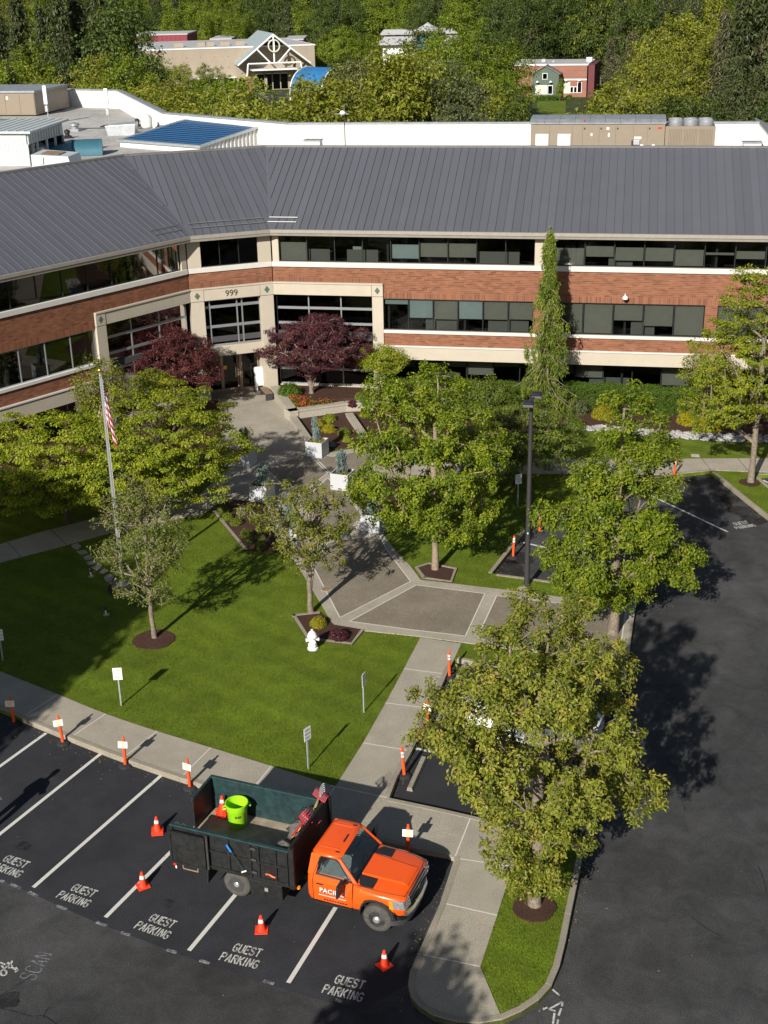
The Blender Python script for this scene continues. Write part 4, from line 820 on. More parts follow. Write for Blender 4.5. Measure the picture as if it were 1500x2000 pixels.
# skylight
u, v_ = np.array([.894, -.447]), np.array([.447, .894]); L0 = np.array([-16.23, 19.70]); t = thing('skylight', 'big sloping blue glazed roof skylight with white ribbed sides', 'skylight', (*L0, ZF))
def K(a, c, z): p = u * a + v_ * c; return (p[0], p[1], z)
KU, KV, z0, z1 = 8.0, 6.9, .42, 1.22
q = MB(); 
for a, c, za, zc in (((0, 0), (KU, 0), z0, z0), ((KU, 0), (KU, KV), z0, z1), ((KU, KV), (0, KV), z1, z1), ((0, KV), (0, 0), z1, z0)): q.add([K(*a, 0), K(*c, 0), K(*c, zc), K(*a, za)], [(0, 1, 2, 3)], 'white_metal')
for k in range(17): c = .2 + k * .4; h = z0 + (z1 - z0) * c / KV; q.hexa([K(KU + .001, c, 0), K(KU + .08, c, 0), K(KU + .08, c + .12, 0), K(KU + .001, c + .12, 0)], [K(KU + .001, c, h - .08), K(KU + .08, c, h - .08), K(KU + .08, c + .12, h - .08), K(KU + .001, c + .12, h - .08)], 'white_metal')
q.build('ribbed_side', t)
q = MB()
for a0, a1, c0, c1 in ((-.15, KU + .15, -.15, .12), (-.15, KU + .15, KV - .12, KV + .15), (-.15, .12, .12, KV - .12), (KU - .12, KU + .15, .12, KV - .12)):
    def zz(c): return z0 + (z1 - z0) * c / KV
    q.hexa([K(a0, c0, zz(c0) - .02), K(a1, c0, zz(c0) - .02), K(a1, c1, zz(c1) - .02), K(a0, c1, zz(c1) - .02)], [K(a0, c0, zz(c0) + .12), K(a1, c0, zz(c0) + .12), K(a1, c1, zz(c1) + .12), K(a0, c1, zz(c1) + .12)], 'galv')
q.build('rim', t)
for k in range(13):
    c0 = .12 + k * (KV - .24) / 13; c1 = c0 + (KV - .24) / 13 - .05
    for j in range(2):
        a0 = .12 + j * 3.88; a1 = a0 + 3.84
        q = MB(); q.hexa([K(a0, c0, zz(c0)), K(a1, c0, zz(c0)), K(a1, c1, zz(c1)), K(a0, c1, zz(c1))], [K(a0, c0, zz(c0) + .06), K(a1, c0, zz(c0) + .06), K(a1, c1, zz(c1) + .06), K(a0, c1, zz(c1) + .06)], 'sky_glass'); q.build('glass_panel', t)
    q = MB(); q.hexa([K(.12, c1, zz(c1)), K(KU - .12, c1, zz(c1)), K(KU - .12, c1 + .05, zz(c1 + .05)), K(.12, c1 + .05, zz(c1 + .05))], [K(.12, c1, zz(c1) + .07), K(KU - .12, c1, zz(c1) + .07), K(KU - .12, c1 + .05, zz(c1 + .05) + .07), K(.12, c1 + .05, zz(c1 + .05) + .07)], 'sky_bar'); q.build('glazing_bar', t)
def antenna(P, h, lab):
    t = thing('panel_antenna', lab, 'antenna', (*P[:2], ZF), 0, 'phone antennas on the flat roof')
    q = MB(); q.tube([(0, 0, 0), (0, 0, h)], .045, 'galv', 8); q.build('mast', t, smooth=40)
    q = MB(); q.box((-.16, -.2, h - 1.5), (.16, -.06, h), 'white'); q.build('antenna_panel', t, bevel=.03)
    q = MB(); q.box((-.12, -.2, h - 2.1), (.12, -.05, h - 1.62), 'galv'); q.build('radio_box', t, bevel=.02)
    q = MB(); q.box((-.6, -.6, 0), (.6, .6, .08), 'rubber'); q.build('ballast_base', t)
antenna((-22.3, 33.2), 3.0, 'white panel antenna on a mast in the middle of the flat roof'); antenna((-28.5, 35.2), 3.1, 'white panel antenna on a mast beside the plant shed roof')
t = thing('exhaust_fan', 'galvanised exhaust fan and curved duct left of the blue skylight', 'exhaust fan', (-18.6, 27.2, ZF)); q = MB(); q.hexa([(-1.2, -.8, 0), (1.0, -.8, 0), (.7, .7, 0), (-.9, .7, 0)], [(-1.4, -.8, .75), (1.1, -.8, .9), (.8, .7, .95), (-1.1, .7, .8)], 'galv'); q.build('housing', t, bevel=.03); q = MB(); q.lathe([(.35, 0), (.45, .1), (.45, .8), (.3, 1.0), (0, 1.05)], 'white_metal', (1.4, .9, .4), 14); q.build('cowl', t, smooth=40); q = MB(); q.tube([(1.9, .9, .2), (2.4, .7, .5), (2.9, .4, .55), (3.3, .1, .3)], .13, 'black', 8); q.build('duct', t, smooth=40)
for i, (x, y, m, w) in enumerate([(-24, 30, 'hvac_top', .5), (-25.5, 27, 'hvac_top', .4), (-22.5, 25, 'black', .3), (-19.8, 33, 'black', .25), (-25, 24.5, 'black', .3), (-18, 36, 'galv', .35)]):
    t = thing('roof_vent', ['grey box vent right of the white antennas', 'smaller grey box vent nearer the plant shed', 'low black vent in the middle of the flat roof', 'black vent stub near the white parapet', 'black vent stub nearest the plant shed', 'pale vent pipe by the far white parapet'][i], 'roof vent', (x, y, ZF), .3 * i)
    q = MB(); q.box((-w, -w, 0), (w, w, .18), m); q.build('curb', t); q = MB(); q.lathe([(w * .6, 0), (w * .6, .2), (w * .8, .22), (w * .75, .4), (0, .5)], m, (0, 0, .18), 10); q.build('cap', t, smooth=40)
q = MB(); q.tube([(0, 0, .03), (3, .4, .03), (5, .1, .03), (6.5, 1.2, .03)], .04, 'black', 5); o = tag(q.build('roof_cable'), 'black cable lying across the flat roof', 'cable'); o.location = (-24, 31.5, ZF)
t = thing('weather_mast', 'thin weather mast with a white sensor head standing at the main ridge', 'mast', (2.9, 7.6, ZF)); q = MB(); q.tube([(0, 0, 0), (0, 0, 3.6)], .028, 'pole', 6); q.build('mast', t); q = MB(); q.lathe([(0, 0), (.14, .05), (.2, .14), (.12, .28), (0, .32)], 'white', (-.1, 0, 3.3), 10); q.tube([(-.6, 0, 3.4), (.3, 0, 3.4)], .02, 'galv', 5); q.build('sensor_head', t, smooth=40); q = MB(); q.tube([(0, 0, 3.6), (0, 0, 4.0)], .012, 'galv', 4); q.build('whip_aerial', t)
for i, x in enumerate((9.5, 22.9 + 2.9)):
    t = thing('roof_access_box', ['white box vent against the white parapet behind the main ridge', 'white box vent right of the tan condenser'][i], 'roof vent', (-1.6 + i * 28.5, 15.5 if i == 0 else 14.5, ZF)); q = MB(); q.box((0, 0, 0), (1.1, .9, .9), 'white_metal'); q.build('box', t, bevel=.03); q = MB(); q.box((-.05, -.05, .9), (1.15, .95, .96), 'hvac_top'); q.build('lid', t)
t = thing('security_camera', 'white dome security camera on a bracket on the brick wall', 'camera', Fm(20.0, 0, 6.25)); q = MB(); q.tube([(0, .0, .12), (0, -.25, .12), (0, -.3, .05)], .04, 'white', 8); q.build('bracket', t, smooth=40); q = MB(); q.lathe([(.06, .1), (.15, .02), (.16, -.08), (.1, -.1)], 'white', (0, -.3, 0), 12); q.build('housing', t, smooth=40); q = MB(); q.lathe([(.12, 0), (.1, -.07), (0, -.12)], 'black', (0, -.3, -.10), 12); q.build('lens_dome', t, smooth=40)
# desks seen through the windows
for i, (s, z, lab) in enumerate([(2.0, 7.52, 'pale desk behind the second top floor window from the corner'), (4.3, 7.52, 'desk with a white monitor behind the third top floor window'), (11.8, 7.52, 'wide pale desk behind the dark top floor windows left of the conifer'), (19.0, 7.52, 'long pale desk behind the top floor windows right of the conifer'), (8.8, 3.77, 'pair of pale desk screens behind the first floor blinds'), (12.4, 3.77, 'pale desk screen behind the first floor window left of the conifer'), (20.4, 3.77, 'desk screen with a blue chair behind the first floor window'), (8.8, .1, 'pale desk behind the ground floor window'), (18.2, .1, 'desk with papers behind the ground floor window right of the conifer')]):
    n = 0 if z > 1 else 1.2; t = thing('desk', lab, 'desk', (s, .55 + n, z)); w = 1.3 + .5 * (i % 3)
    q = MB(); q.box((0, 0, .70), (w, .7, .74), 'panelgrey'); q.build('desk_top', t); q = MB(); q.box((0, -.06, .1), (w, -.02, .98), 'panelgrey'); q.build('screen_panel', t)
    for x in (.02, w - .06): q = MB(); q.box((x, .02, 0), (x + .04, .68, .70), 'frame'); q.build('leg', t)
    if i in (1, 6, 8): q = MB(); q.box((.3, .2, .78), (.8, .24, 1.1), 'white' if i != 6 else 'blue'); q.box((.5, .15, .74), (.6, .3, .79), 'black'); q.build('monitor', t)

# ================================================================ STREET FURNITURE
P = G(1028.7, 1142.7); t = thing('lamp_post', 'tall dark lamp post with two square floodlight heads in the grass strip', 'lamp post', P)
q = MB(); q.tube([(0, 0, 0), (0, 0, 7.75)], [.115, .075], 'pole', 12); q.build('pole', t, smooth=40); q = MB(); q.lathe([(.17, 0), (.17, .05), (.12, .09)], 'pole', n=14); q.build('base_plate', t)
q = MB(); q.box((-.08, -.35, 7.72), (.08, .35, 7.84), 'pole'); q.build('cross_arm', t, bevel=.01)
for sx, y0 in ((-.08, -.52), (.16, .60)):
    q = MB(); q.hexa([(sx - .22, y0 - .24, 7.74), (sx + .22, y0 - .24, 7.74), (sx + .22, y0 + .24, 7.80), (sx - .22, y0 + .24, 7.80)], [(sx - .20, y0 - .22, 7.84), (sx + .20, y0 - .22, 7.84), (sx + .20, y0 + .22, 7.92), (sx - .20, y0 + .22, 7.92)], 'pole'); h = q.build('lamp_head', t, bevel=.02)
    q = MB(); q.box((sx - .14, y0 - .16, 7.88), (sx + .14, y0 + .12, 7.925), 'black'); q.build('driver_cover', h)
q = MB(); q.box((-.02, -.125, 2.3), (.02, -.10, 2.36), 'white'); q.build('number_tag', t)
P = G(240.7, 1147); t = thing('flagpole', 'aluminium flagpole with a gold ball on a round concrete pad', 'flagpole', (*P[:2], .03))
q = MB(); q.tube([(0, 0, .05), (0, 0, 8.95)], [.085, .045], 'alu', 12); q.build('pole', t, smooth=40); q = MB(); q.lathe([(.2, .1), (.19, .14), (.10, .2), (.09, .26)], 'alu', n=14); q.build('base_collar', t, smooth=40); q = MB(); q.lathe([(0, -.09), (.07, -.06), (.09, 0), (.07, .06), (0, .09)], 'gold', (0, 0, 9.15), 12); q.tube([(0, 0, 8.95), (0, 0, 9.08)], .03, 'alu', 6); q.build('ball', t, smooth=60); q = MB(); q.lathe([(.46, 0), (.46, .09), (.44, .10), (0, .10)], 'agg', n=24); q.build('concrete_pad', t)
q = MB(); q.tube([(.1, -.03, 1.2), (.06, -.02, 8.9)], .008, 'white', 4); q.build('halyard', t)
# flag hanging limp in folds
m = bpy.data.materials.new('flag cloth'); n, b_ = nodes(m); uv = n.nodes.new('ShaderNodeAttribute'); uv.attribute_name = 'st'
sp = n.nodes.new('ShaderNodeSeparateXYZ'); n.links.new(uv.outputs['Vector'], sp.inputs[0])
def mth(op, a, c=None):
    x = n.nodes.new('ShaderNodeMath'); x.operation = op
    for i, k in enumerate((a, c)):
        if k is None: continue
        if isinstance(k, (int, float)): x.inputs[i].default_value = k
        else: n.links.new(k, x.inputs[i])
    return x.outputs[0]
st_ = mth('MODULO', mth('FLOOR', mth('MULTIPLY', sp.outputs[1], 13)), 2); mx = n.nodes.new('ShaderNodeMixRGB'); mx.inputs[1].default_value = (.42, .02, .04, 1); mx.inputs[2].default_value = (.72, .72, .72, 1); n.links.new(st_, mx.inputs[0])
canton = mth('MULTIPLY', mth('LESS_THAN', sp.outputs[0], .4), mth('LESS_THAN', sp.outputs[1], .54))
vx = mth('SUBTRACT', mth('FRACT', mth('MULTIPLY', sp.outputs[0], 14)), .5); vy = mth('SUBTRACT', mth('FRACT', mth('MULTIPLY', sp.outputs[1], 16)), .5)
star = mth('LESS_THAN', mth('ADD', mth('MULTIPLY', vx, vx), mth('MULTIPLY', vy, vy)), .06)
mc = n.nodes.new('ShaderNodeMixRGB'); mc.inputs[1].default_value = (.02, .03, .11, 1); mc.inputs[2].default_value = (.75, .75, .75, 1); n.links.new(star, mc.inputs[0])
m2 = n.nodes.new('ShaderNodeMixRGB'); n.links.new(canton, m2.inputs[0]); n.links.new(mx.outputs[0], m2.inputs[1]); n.links.new(mc.outputs[0], m2.inputs[2]); n.links.new(m2.outputs[0], b_.inputs['Base Color']); b_.inputs['Roughness'].default_value = .85
NU, NV = 40, 30; V, F, ST = [], [], []
for j in range(NV + 1):
    for i in range(NU + 1):
        a, c = i / NU, j / NV      # along fly, down hoist
        fold = .05 * math.sin(a * 15 + c * 1.5) * min(1, a * 4); spread = (.14 + .24 * c) * a
        V.append((.07 + spread + .02 * math.sin(a * 9), fold - .05 * a, 8.85 - 1.75 * c - a * 1.5 * (.5 + .4 * c))); ST.append((a, c, 0))
for j in range(NV):
    for i in range(NU): k = j * (NU + 1) + i; F.append((k, k + 1, k + NU + 2, k + NU + 1))
me = fastmesh('flag', np.array(V), np.array(F), m); at = me.attributes.new('st', 'FLOAT_VECTOR', 'POINT'); at.data.foreach_set('vector', np.array(ST, np.float32).ravel()); me.polygons.foreach_set('use_smooth', [True] * len(me.polygons))
fo = tag(link('flag', me), 'stars and stripes flag hanging limp against the flagpole', 'flag'); fo.location = (P[0], P[1], .03)
# signs
def sign(px, top, lab, face=None, lines=True, back=False):
    P = G(*px); h = hgt(P, *top); t = thing('parking_sign', lab, 'sign', P, face, 'guest parking signs on posts')
    q = MB(); q.box((-.025, -.02, 0), (.025, .02, h - .02), 'galv'); q.build('post', t); q = MB(); q.box((-.155, -.035, h - .46), (.155, -.022, h), 'white'); b = q.build('sign_plate', t, bevel=.003)
    for i, s in enumerate(('GUEST', 'PARKING', 'ONLY')): text(s, .078 if i != 1 else .062, 'text_black', 'lettering', b, frame((0, -.037, h - .10 - i * .13), (1, 0, 0), (0, 0, 1)), .001, .0)
sign((236.8, 1378), (226.5, 1304), 'white guest parking sign facing out at the front edge of the lawn', R(14)); sign((602.5, 1501), (601, 1420), 'parking sign seen almost edge on at the lawn tip behind the truck bed', R(62)); sign((711, 1391), (709.5, 1315), 'parking sign seen edge on beside the walkway right of the hydrant', R(80))
sign((1011, 990), (1012.5, 926), 'parking sign in tree shade on the grass left of the lamp post', R(30)); sign((6, 1290), (-2, 1228), 'parking sign cut by the left edge of the photo in lawn shade', R(10))
# delineator posts
def post(px, lab, board=None, bh=.80):
    P = G(px[0], px[1], -.15); t = thing('delineator_post', lab, 'traffic post', (*P[:2], -.148), random.uniform(0, 6), 'orange delineator posts along the kerbs'); tilt = (random.uniform(-.05, .05), random.uniform(-.05, .05)); t.rotation_euler = (*tilt, t.rotation_euler[2])
    q = MB(); q.lathe([(.22, 0), (.22, .03), (.16, .07), (.07, .09), (.06, .10)], 'rubber', n=8); q.build('rubber_base', t)
    q = MB(); q.lathe([(.052, .09), (.05, .95), (.055, .96), (.055, .985), (.03, 1.0), (.03, 1.05), (.04, 1.06), (.035, 1.09), (0, 1.10)], 'orange_post', n=12); q.build('tube', t, smooth=40)
    for z in (.74, .86): q = MB(); q.lathe([(.0535, z), (.0535, z + .075)], 'white', n=12); q.build('reflective_band', t, smooth=40)
    if board:
        h = board; t.rotation_euler = (*tilt, 0); q = MB(); 
        X, Z = Vector((math.cos(h), math.sin(h), 0)), Vector((0, .15, 1)).normalized(); Mx = frame((0, -.06 - .02, bh + .06), X, Z)
        q.box((-.15, -.11, 0), (.15, .11, .012), 'white'); o = q.build('notice_board', t); o.matrix_local = Mx
        for k, w in enumerate((.16, .22, .12, .2)): q = MB(); q.box((-w / 2, .06 - k * .045, .0125), (w / 2, .082 - k * .045, .0145), 'sign_yellow'); q.build('print_line', o)
for px, lab, bd in [((28, 1414), 'orange post with a tilted notice nearest the left edge', .25), ((123.5, 1453), 'orange post with a small notice turned aside, second from the left edge', .5), ((245, 1497), 'orange post carrying a level white notice on a dark base', .12), ((371, 1540), 'orange post with a crooked notice at the truck tail', -.35), ((797, 1672), 'orange post with a yellow printed notice beside the truck bonnet', .05),
                    ((790, 1517), 'bare orange post on a black base beside the cracked wheel stop', 0), ((834, 1424), 'orange post half hidden by the front tree branch', -.5), ((878, 1324), 'tall orange post with two white bands at the walkway end', 0), ((1002, 1090), 'orange post at the corner of the kerbed bay by the lamp', 0), ((1054, 1041), 'orange post farther up the curved kerb behind the lamp', 0), ((1316, 935), 'orange post with torn white top by the pale pavement', 0)]: post(px, lab, bd)
# traffic cones
def cone(loc, lab, rz, n=1, s=1.0):
    t = thing('traffic_cone', lab, 'traffic cone', loc, rz, 'orange traffic cones')
    for k in range(n):
        z = k * .075; q = MB(); q.box((-.17 * s, -.17 * s, z), (.17 * s, .17 * s, z + .028), 'orange_cone'); q.build('base', t, bevel=.012)
        q = MB(); q.lathe([(.125 * s, z + .028), (.115 * s, z + .05), (.035 * s, z + .47 * s), (.03 * s, z + .48 * s), (.018 * s, z + .48 * s)], 'orange_cone', n=18); q.build('cone_body', t, smooth=40)
    q = MB(); q.lathe([(.0745 * s, z + .275 * s), (.0555 * s, z + .375 * s)], 'white', n=18); q.build('reflective_collar', t, smooth=40); return t
for px, lab, rz, n in [((308, 1626), 'stacked pair of traffic cones behind the truck tailgate', .3, 2), ((279.5, 1731), 'traffic cone standing on a white stall line', .7, 1), ((511, 1817), 'traffic cone in front of the truck rear wheel', .2, 1), ((751, 1886), 'traffic cone right of the truck front wheel, turned cornerwise', .85, 1)]:
    P = G(px[0], px[1], -.15); cone((P[0], P[1], -.148), lab, rz, n)
# wheel stops
for a, c, lab in [((800, 1546), (828, 1484), 'cracked concrete wheel stop beside the bare orange post'), ((856, 1412), (874, 1372), 'concrete wheel stop under the front tree branches'), ((895, 1326), (912, 1296), 'concrete wheel stop by the banded orange post')]:
    A_, B_ = G(*a, -.15), G(*c, -.15); d = (B_ - A_)[:2]; l = np.linalg.norm(d); t = thing('wheel_stop', lab, 'wheel stop', (*A_[:2], -.145), math.atan2(d[1], d[0]), 'concrete wheel stops')
    q = MB(); v = [(x, y, z) for x in (0, l) for y, z in ((-.1, 0), (-.07, .13), (.07, .13), (.1, 0))]; q.add(v, [(0, 1, 5, 4), (1, 2, 6, 5), (2, 3, 7, 6), (0, 4, 7, 3), (3, 2, 1, 0), (4, 5, 6, 7)], 'kerb'); q.build('concrete_bar', t, bevel=.012)
    for x in (.35, l - .35): q = MB(); q.lathe([(.03, 0), (.03, .012), (0, .015)], 'galv', (x, 0, .13), 8); q.build('bolt', t)
# hydrant
P = G(611, 1267); t = thing('fire_hydrant', 'white fire hydrant on the grass beside the mulch bed', 'fire hydrant', P, R(20))
q = MB(); q.lathe([(.20, 0), (.20, .05), (.13, .06), (.125, .14), (.17, .15), (.17, .2), (.125, .21), (.12, .50)], 'hydrant', n=16); q.build('barrel', t, smooth=35)
q = MB(); q.lathe([(.19, .50), (.19, .54), (.17, .56), (.16, .62), (.10, .71), (.045, .74), (.045, .80), (0, .81)], 'hydrant', n=16); q.build('bonnet', t, smooth=35)
for d, r in (((0, -1), .085), ((1, 0), .06), ((-1, 0), .06)): q = MB(); q.tube([(d[0] * .1, d[1] * .1, .38), (d[0] * .2, d[1] * .2, .38)], r, 'hydrant', 10); q.tube([(d[0] * .2, d[1] * .2, .38), (d[0] * .245, d[1] * .245, .38)], r * 1.2, 'hydrant', 6); q.build('outlet_cap', t)
# path lights
for px, lab in (((179, 1126), 'small black path light on a pale disc beside the stepping stones'), ((208, 1201), 'small black path light on a pale disc lower on the lawn')):
    P = G(*px); t = thing('path_light', lab, 'path light', P, 0, 'path lights on the lawn'); q = MB(); q.lathe([(.13, 0), (.13, .03), (0, .035)], 'stone', n=14); q.build('base_disc', t); q = MB(); q.tube([(0, 0, .03), (-.03, 0, .2)], .03, 'white', 8); q.build('stem', t); q = MB(); q.tube([(-.03, 0, .2), (-.06, .05, .36)], [.06, .065], 'black', 10); q.build('lamp_hood', t, smooth=40)
for nm, px, r, m, lab, cat in [('utility_cover', (1022, 1149), .17, 'stone', 'pale round cover in the grass strip at the lamp foot', 'cover'), ('drain_cover', (637, 1152), .19, 'wood', 'rusty round drain cover set in the plaza', 'drain cover'), ('valve_cover', (1358, 890), .25, 'conc_light', 'pale square valve cover in the far lawn', 'cover')]:
    P = G(*px); t = thing(nm, lab, cat, (P[0], P[1], .036 if nm == 'drain_cover' else 0)); q = MB(); q.lathe([(r, 0), (r, .012), (r * .9, .016), (0, .016)], m, n=16 if nm != 'valve_cover' else 4); q.build('lid', t); q = MB(); q.lathe([(r * 1.25, 0), (r * 1.25, .006), (r, .008)], 'conc', n=16 if nm != 'valve_cover' else 4); q.build('rim', t)
# entrance furniture
P = Fc(LC - 1.1, .25, .05); P = Fc(4.0, -.75, .05)
t = thing('drop_box', 'white drop box with a domed lid inside the entrance right wall', 'drop box', P, R(30)); q = MB(); q.box((-.3, -.25, .35), (.3, .25, 1.25), 'white'); q.build('box', t, bevel=.03); q = MB(); v = [(x, -.25 * math.cos(w), 1.25 + .22 * math.sin(w)) for x in (-.3, .3) for w in np.linspace(0, math.pi, 9)]; q.add(v, [(k, k + 1, k + 10, k + 9) for k in range(8)] + [tuple(range(8, -1, -1)), tuple(range(9, 18))], 'white'); q.build('lid', t, smooth=40)
for x in (-.25, .25): q = MB(); q.box((x - .03, -.2, 0), (x + .03, .2, .35), 'white'); q.build('leg', t)
P = Fc(3.95, .7, .03); t = thing('bench', 'small dark wooden bench in the entrance shade by the pillar', 'bench', P, R(120)); q = MB()
for k in range(3): q = MB(); q.box((-.7, -.2 + k * .14, .42), (.7, -.08 + k * .14, .45), 'wood'); q.build('seat_slat', t)
for x in (-.6, .6): q = MB(); q.box((x - .03, -.2, 0), (x + .03, .2, .418), 'pole'); q.build('leg', t)
# raised planter wall
t = thing('planter_wall', 'low concrete planter wall with wide coping right of the entrance', 'planter wall')
def wall(px, w, h, nm, cop=True, side=1):
    P = [p[:2] for p in GL(px)]
    for i, (a, c) in enumerate(zip(P, P[1:])):
        d = (c - a); l = np.linalg.norm(d); d /= l; o = np.array([-d[1], d[0]]) * side; F = FAC(a, d, o); q = MB(); q.box((0, 0, -.1), (l, w, h - .10), 'conc', F); q.build('wall_segment', t)
        q = MB(); q.box((-.02, -.04, h - .10), (l + .02 + (.03 if i < len(P) - 2 else 0), w + .04, h + .002 * i), 'conc', F); q.build('coping', t, bevel=.015)
wall([(530, 772), (566, 822)], .5, .55, 'w'); wall([(566, 822), (676, 806), (748, 803)], .45, .55, 'w'); cn = G(574, 817); q = MB(); F = FAC(cn[:2], (math.cos(R(40)), math.sin(R(40))), (-math.sin(R(40)), math.cos(R(40)))); q.box((-.42, -.36, -.1), (.42, .36, .545), 'conc', F); q.build('corner_block', t, bevel=.015)
wall([(566, 822), (603, 877)], .35, .28, 'w'); wall([(676, 816), (704, 858)], .35, .28, 'w')
# white square planters
PL = [((617, 893), 'white planter in sun at the planter wall corner'), ((667, 957), 'white planter in sun in the middle of the plaza'), ((727, 1039), 'white planter nearest the plaza front, on black pebbles'), ((476, 912), 'shaded white planter half behind the dogwood branches'), ((509, 980), 'shaded white planter at the plaza left side'), ((566, 1062), 'white planter partly hidden behind the sparse lawn tree')]
PLP = []
for px, lab in PL:
    P = G(*px, .03); P = np.array([P[0], P[1] + .35, .037]); PLP.append(P); t = thing('planter', lab, 'planter', P, R(-11), 'white square planters'); a, h, w = .46, .82, .05
    q = MB()
    for x0, y0, x1, y1 in ((-a, -a, a, -a + w), (-a, a - w, a, a), (-a, -a + w, -a + w, a - w), (a - w, -a + w, a, a - w)): q.box((x0, y0, 0), (x1, y1, h), 'planter')
    q.build('shell', t, bevel=.012); q = MB(); q.box((-a + w, -a + w, .1), (a - w, a - w, h - .1), 'mulch'); q.build('soil', t)
# ================================================================ TRUCK
TR = G(464, 1751.5, -.15); TA = R(-11.07)
uy = np.array([math.sin(-TA), math.cos(TA)]); TRO = TR[:2] + uy * .97
T = thing('dump_truck', 'orange landscaping truck with a black open dump body parked across the guest stalls', 'truck', (*TRO, -.15), TA)
TM = Matrix.Translation((*TRO, -.15)) @ Matrix.Rotation(TA, 4, 'Z')
def tw(x, y, z): return tuple(TM @ Vector((x, y, z)))
# lower cab body: loft of half sections, mirrored
def section(x, hw, zb, zt, zc, inner=.0):
    """x, half width, bottom z, shoulder z, centre z"""
    return [(x, hw - .06, zb), (x, hw - .01, zb + (zt - zb) * .12), (x, hw, zb + (zt - zb) * .45), (x, hw - .015, zb + (zt - zb) * .78), (x, hw - .06, zt - .02), (x, hw - .16, zt + .015), (x, .56, zt + (zc - zt) * .35), (x, .47, zc - .01), (x, 0, zc)]
SEC = [(2.13, .94, .60, 1.36, 1.37), (2.2, .99, .56, 1.37, 1.375), (2.6, 1.0, .55, 1.37, 1.375), (3.1, 1.0, .54, 1.36, 1.365), (3.36, 1.0, .54, 1.34, 1.345), (3.52, 1.0, .55, 1.27, 1.31), (3.60, 1.0, .56, 1.255, 1.305), (3.64, 1.0, .72, 1.25, 1.30), (3.74, 1.005, .90, 1.245, 1.295), (3.90, 1.01, .99, 1.24, 1.285), (4.07, 1.015, 1.02, 1.23, 1.275), (4.24, 1.01, .99, 1.22, 1.265), (4.40, 1.0, .90, 1.205, 1.25), (4.50, .99, .72, 1.195, 1.24), (4.54, .985, .62, 1.19, 1.235), (4.68, .96, .62, 1.165, 1.21), (4.78, .92, .64, 1.13, 1.18), (4.82, .88, .66, 1.09, 1.14)]
q = MB(); N = 9; vv = []
for s_ in SEC:
    h = section(*s_); ring_ = [(x, -y, z) for x, y, z in h] + [(x, y, z) for x, y, z in h[-2::-1]]; vv += ring_
K_ = 2 * N - 1; ff = []
for i in range(len(SEC) - 1):
    for k in range(K_ - 1): ff.append((i * K_ + k, (i + 1) * K_ + k, (i + 1) * K_ + k + 1, i * K_ + k + 1))
ff += [tuple(range(K_)), tuple(range(len(SEC) * K_ - 1, (len(SEC) - 1) * K_ - 1, -1))]
q.add(vv, ff, 'orange_paint'); o = q.build('cab_body', T, smooth=48)
# roof and pillars
def loop(x0, x1, hw, z, r=.12): return [(x0, -hw + r, z), (x0 + r, -hw, z), (x1 - r, -hw, z), (x1, -hw + r, z), (x1, hw - r, z), (x1 - r, hw, z), (x0 + r, hw, z), (x0, hw - r, z)]
q = MB(); l0, l1, l2, l3 = loop(2.20, 3.00, .80, 1.86), loop(2.19, 3.02, .80, 1.90), loop(2.23, 2.97, .75, 1.945), loop(2.30, 2.90, .62, 1.962)
q.add(l0 + l1 + l2 + l3, [(j * 8 + k, j * 8 + (k + 1) % 8, (j + 1) * 8 + (k + 1) % 8, (j + 1) * 8 + k) for j in range(3) for k in range(8)] + [tuple(range(24, 32)), tuple(range(7, -1, -1))], 'orange_paint'); rf = q.build('cab_roof', T, smooth=50)
q = MB(); q.box((2.55 + .28, -.17, 1.958), (2.55 + .33, .17, 1.972), 'black'); q.build('high_brake_lamp', rf)
for y in (-.6, .6): q = MB(); q.box((2.80, y - .03, 1.945), (2.92, y + .03, 1.965), 'black'); q.build('roof_rack_mount', rf, bevel=.01)
for y in (-.50, .50): q = MB(); q.hexa([(2.3, y - .02, 1.952), (2.85, y - .02, 1.955), (2.85, y + .02, 1.955), (2.3, y + .02, 1.952)], [(2.3, y - .015, 1.972), (2.85, y - .015, 1.972), (2.85, y + .015, 1.972), (2.3, y + .015, 1.972)], 'orange_paint'); q.build('roof_rib', rf)
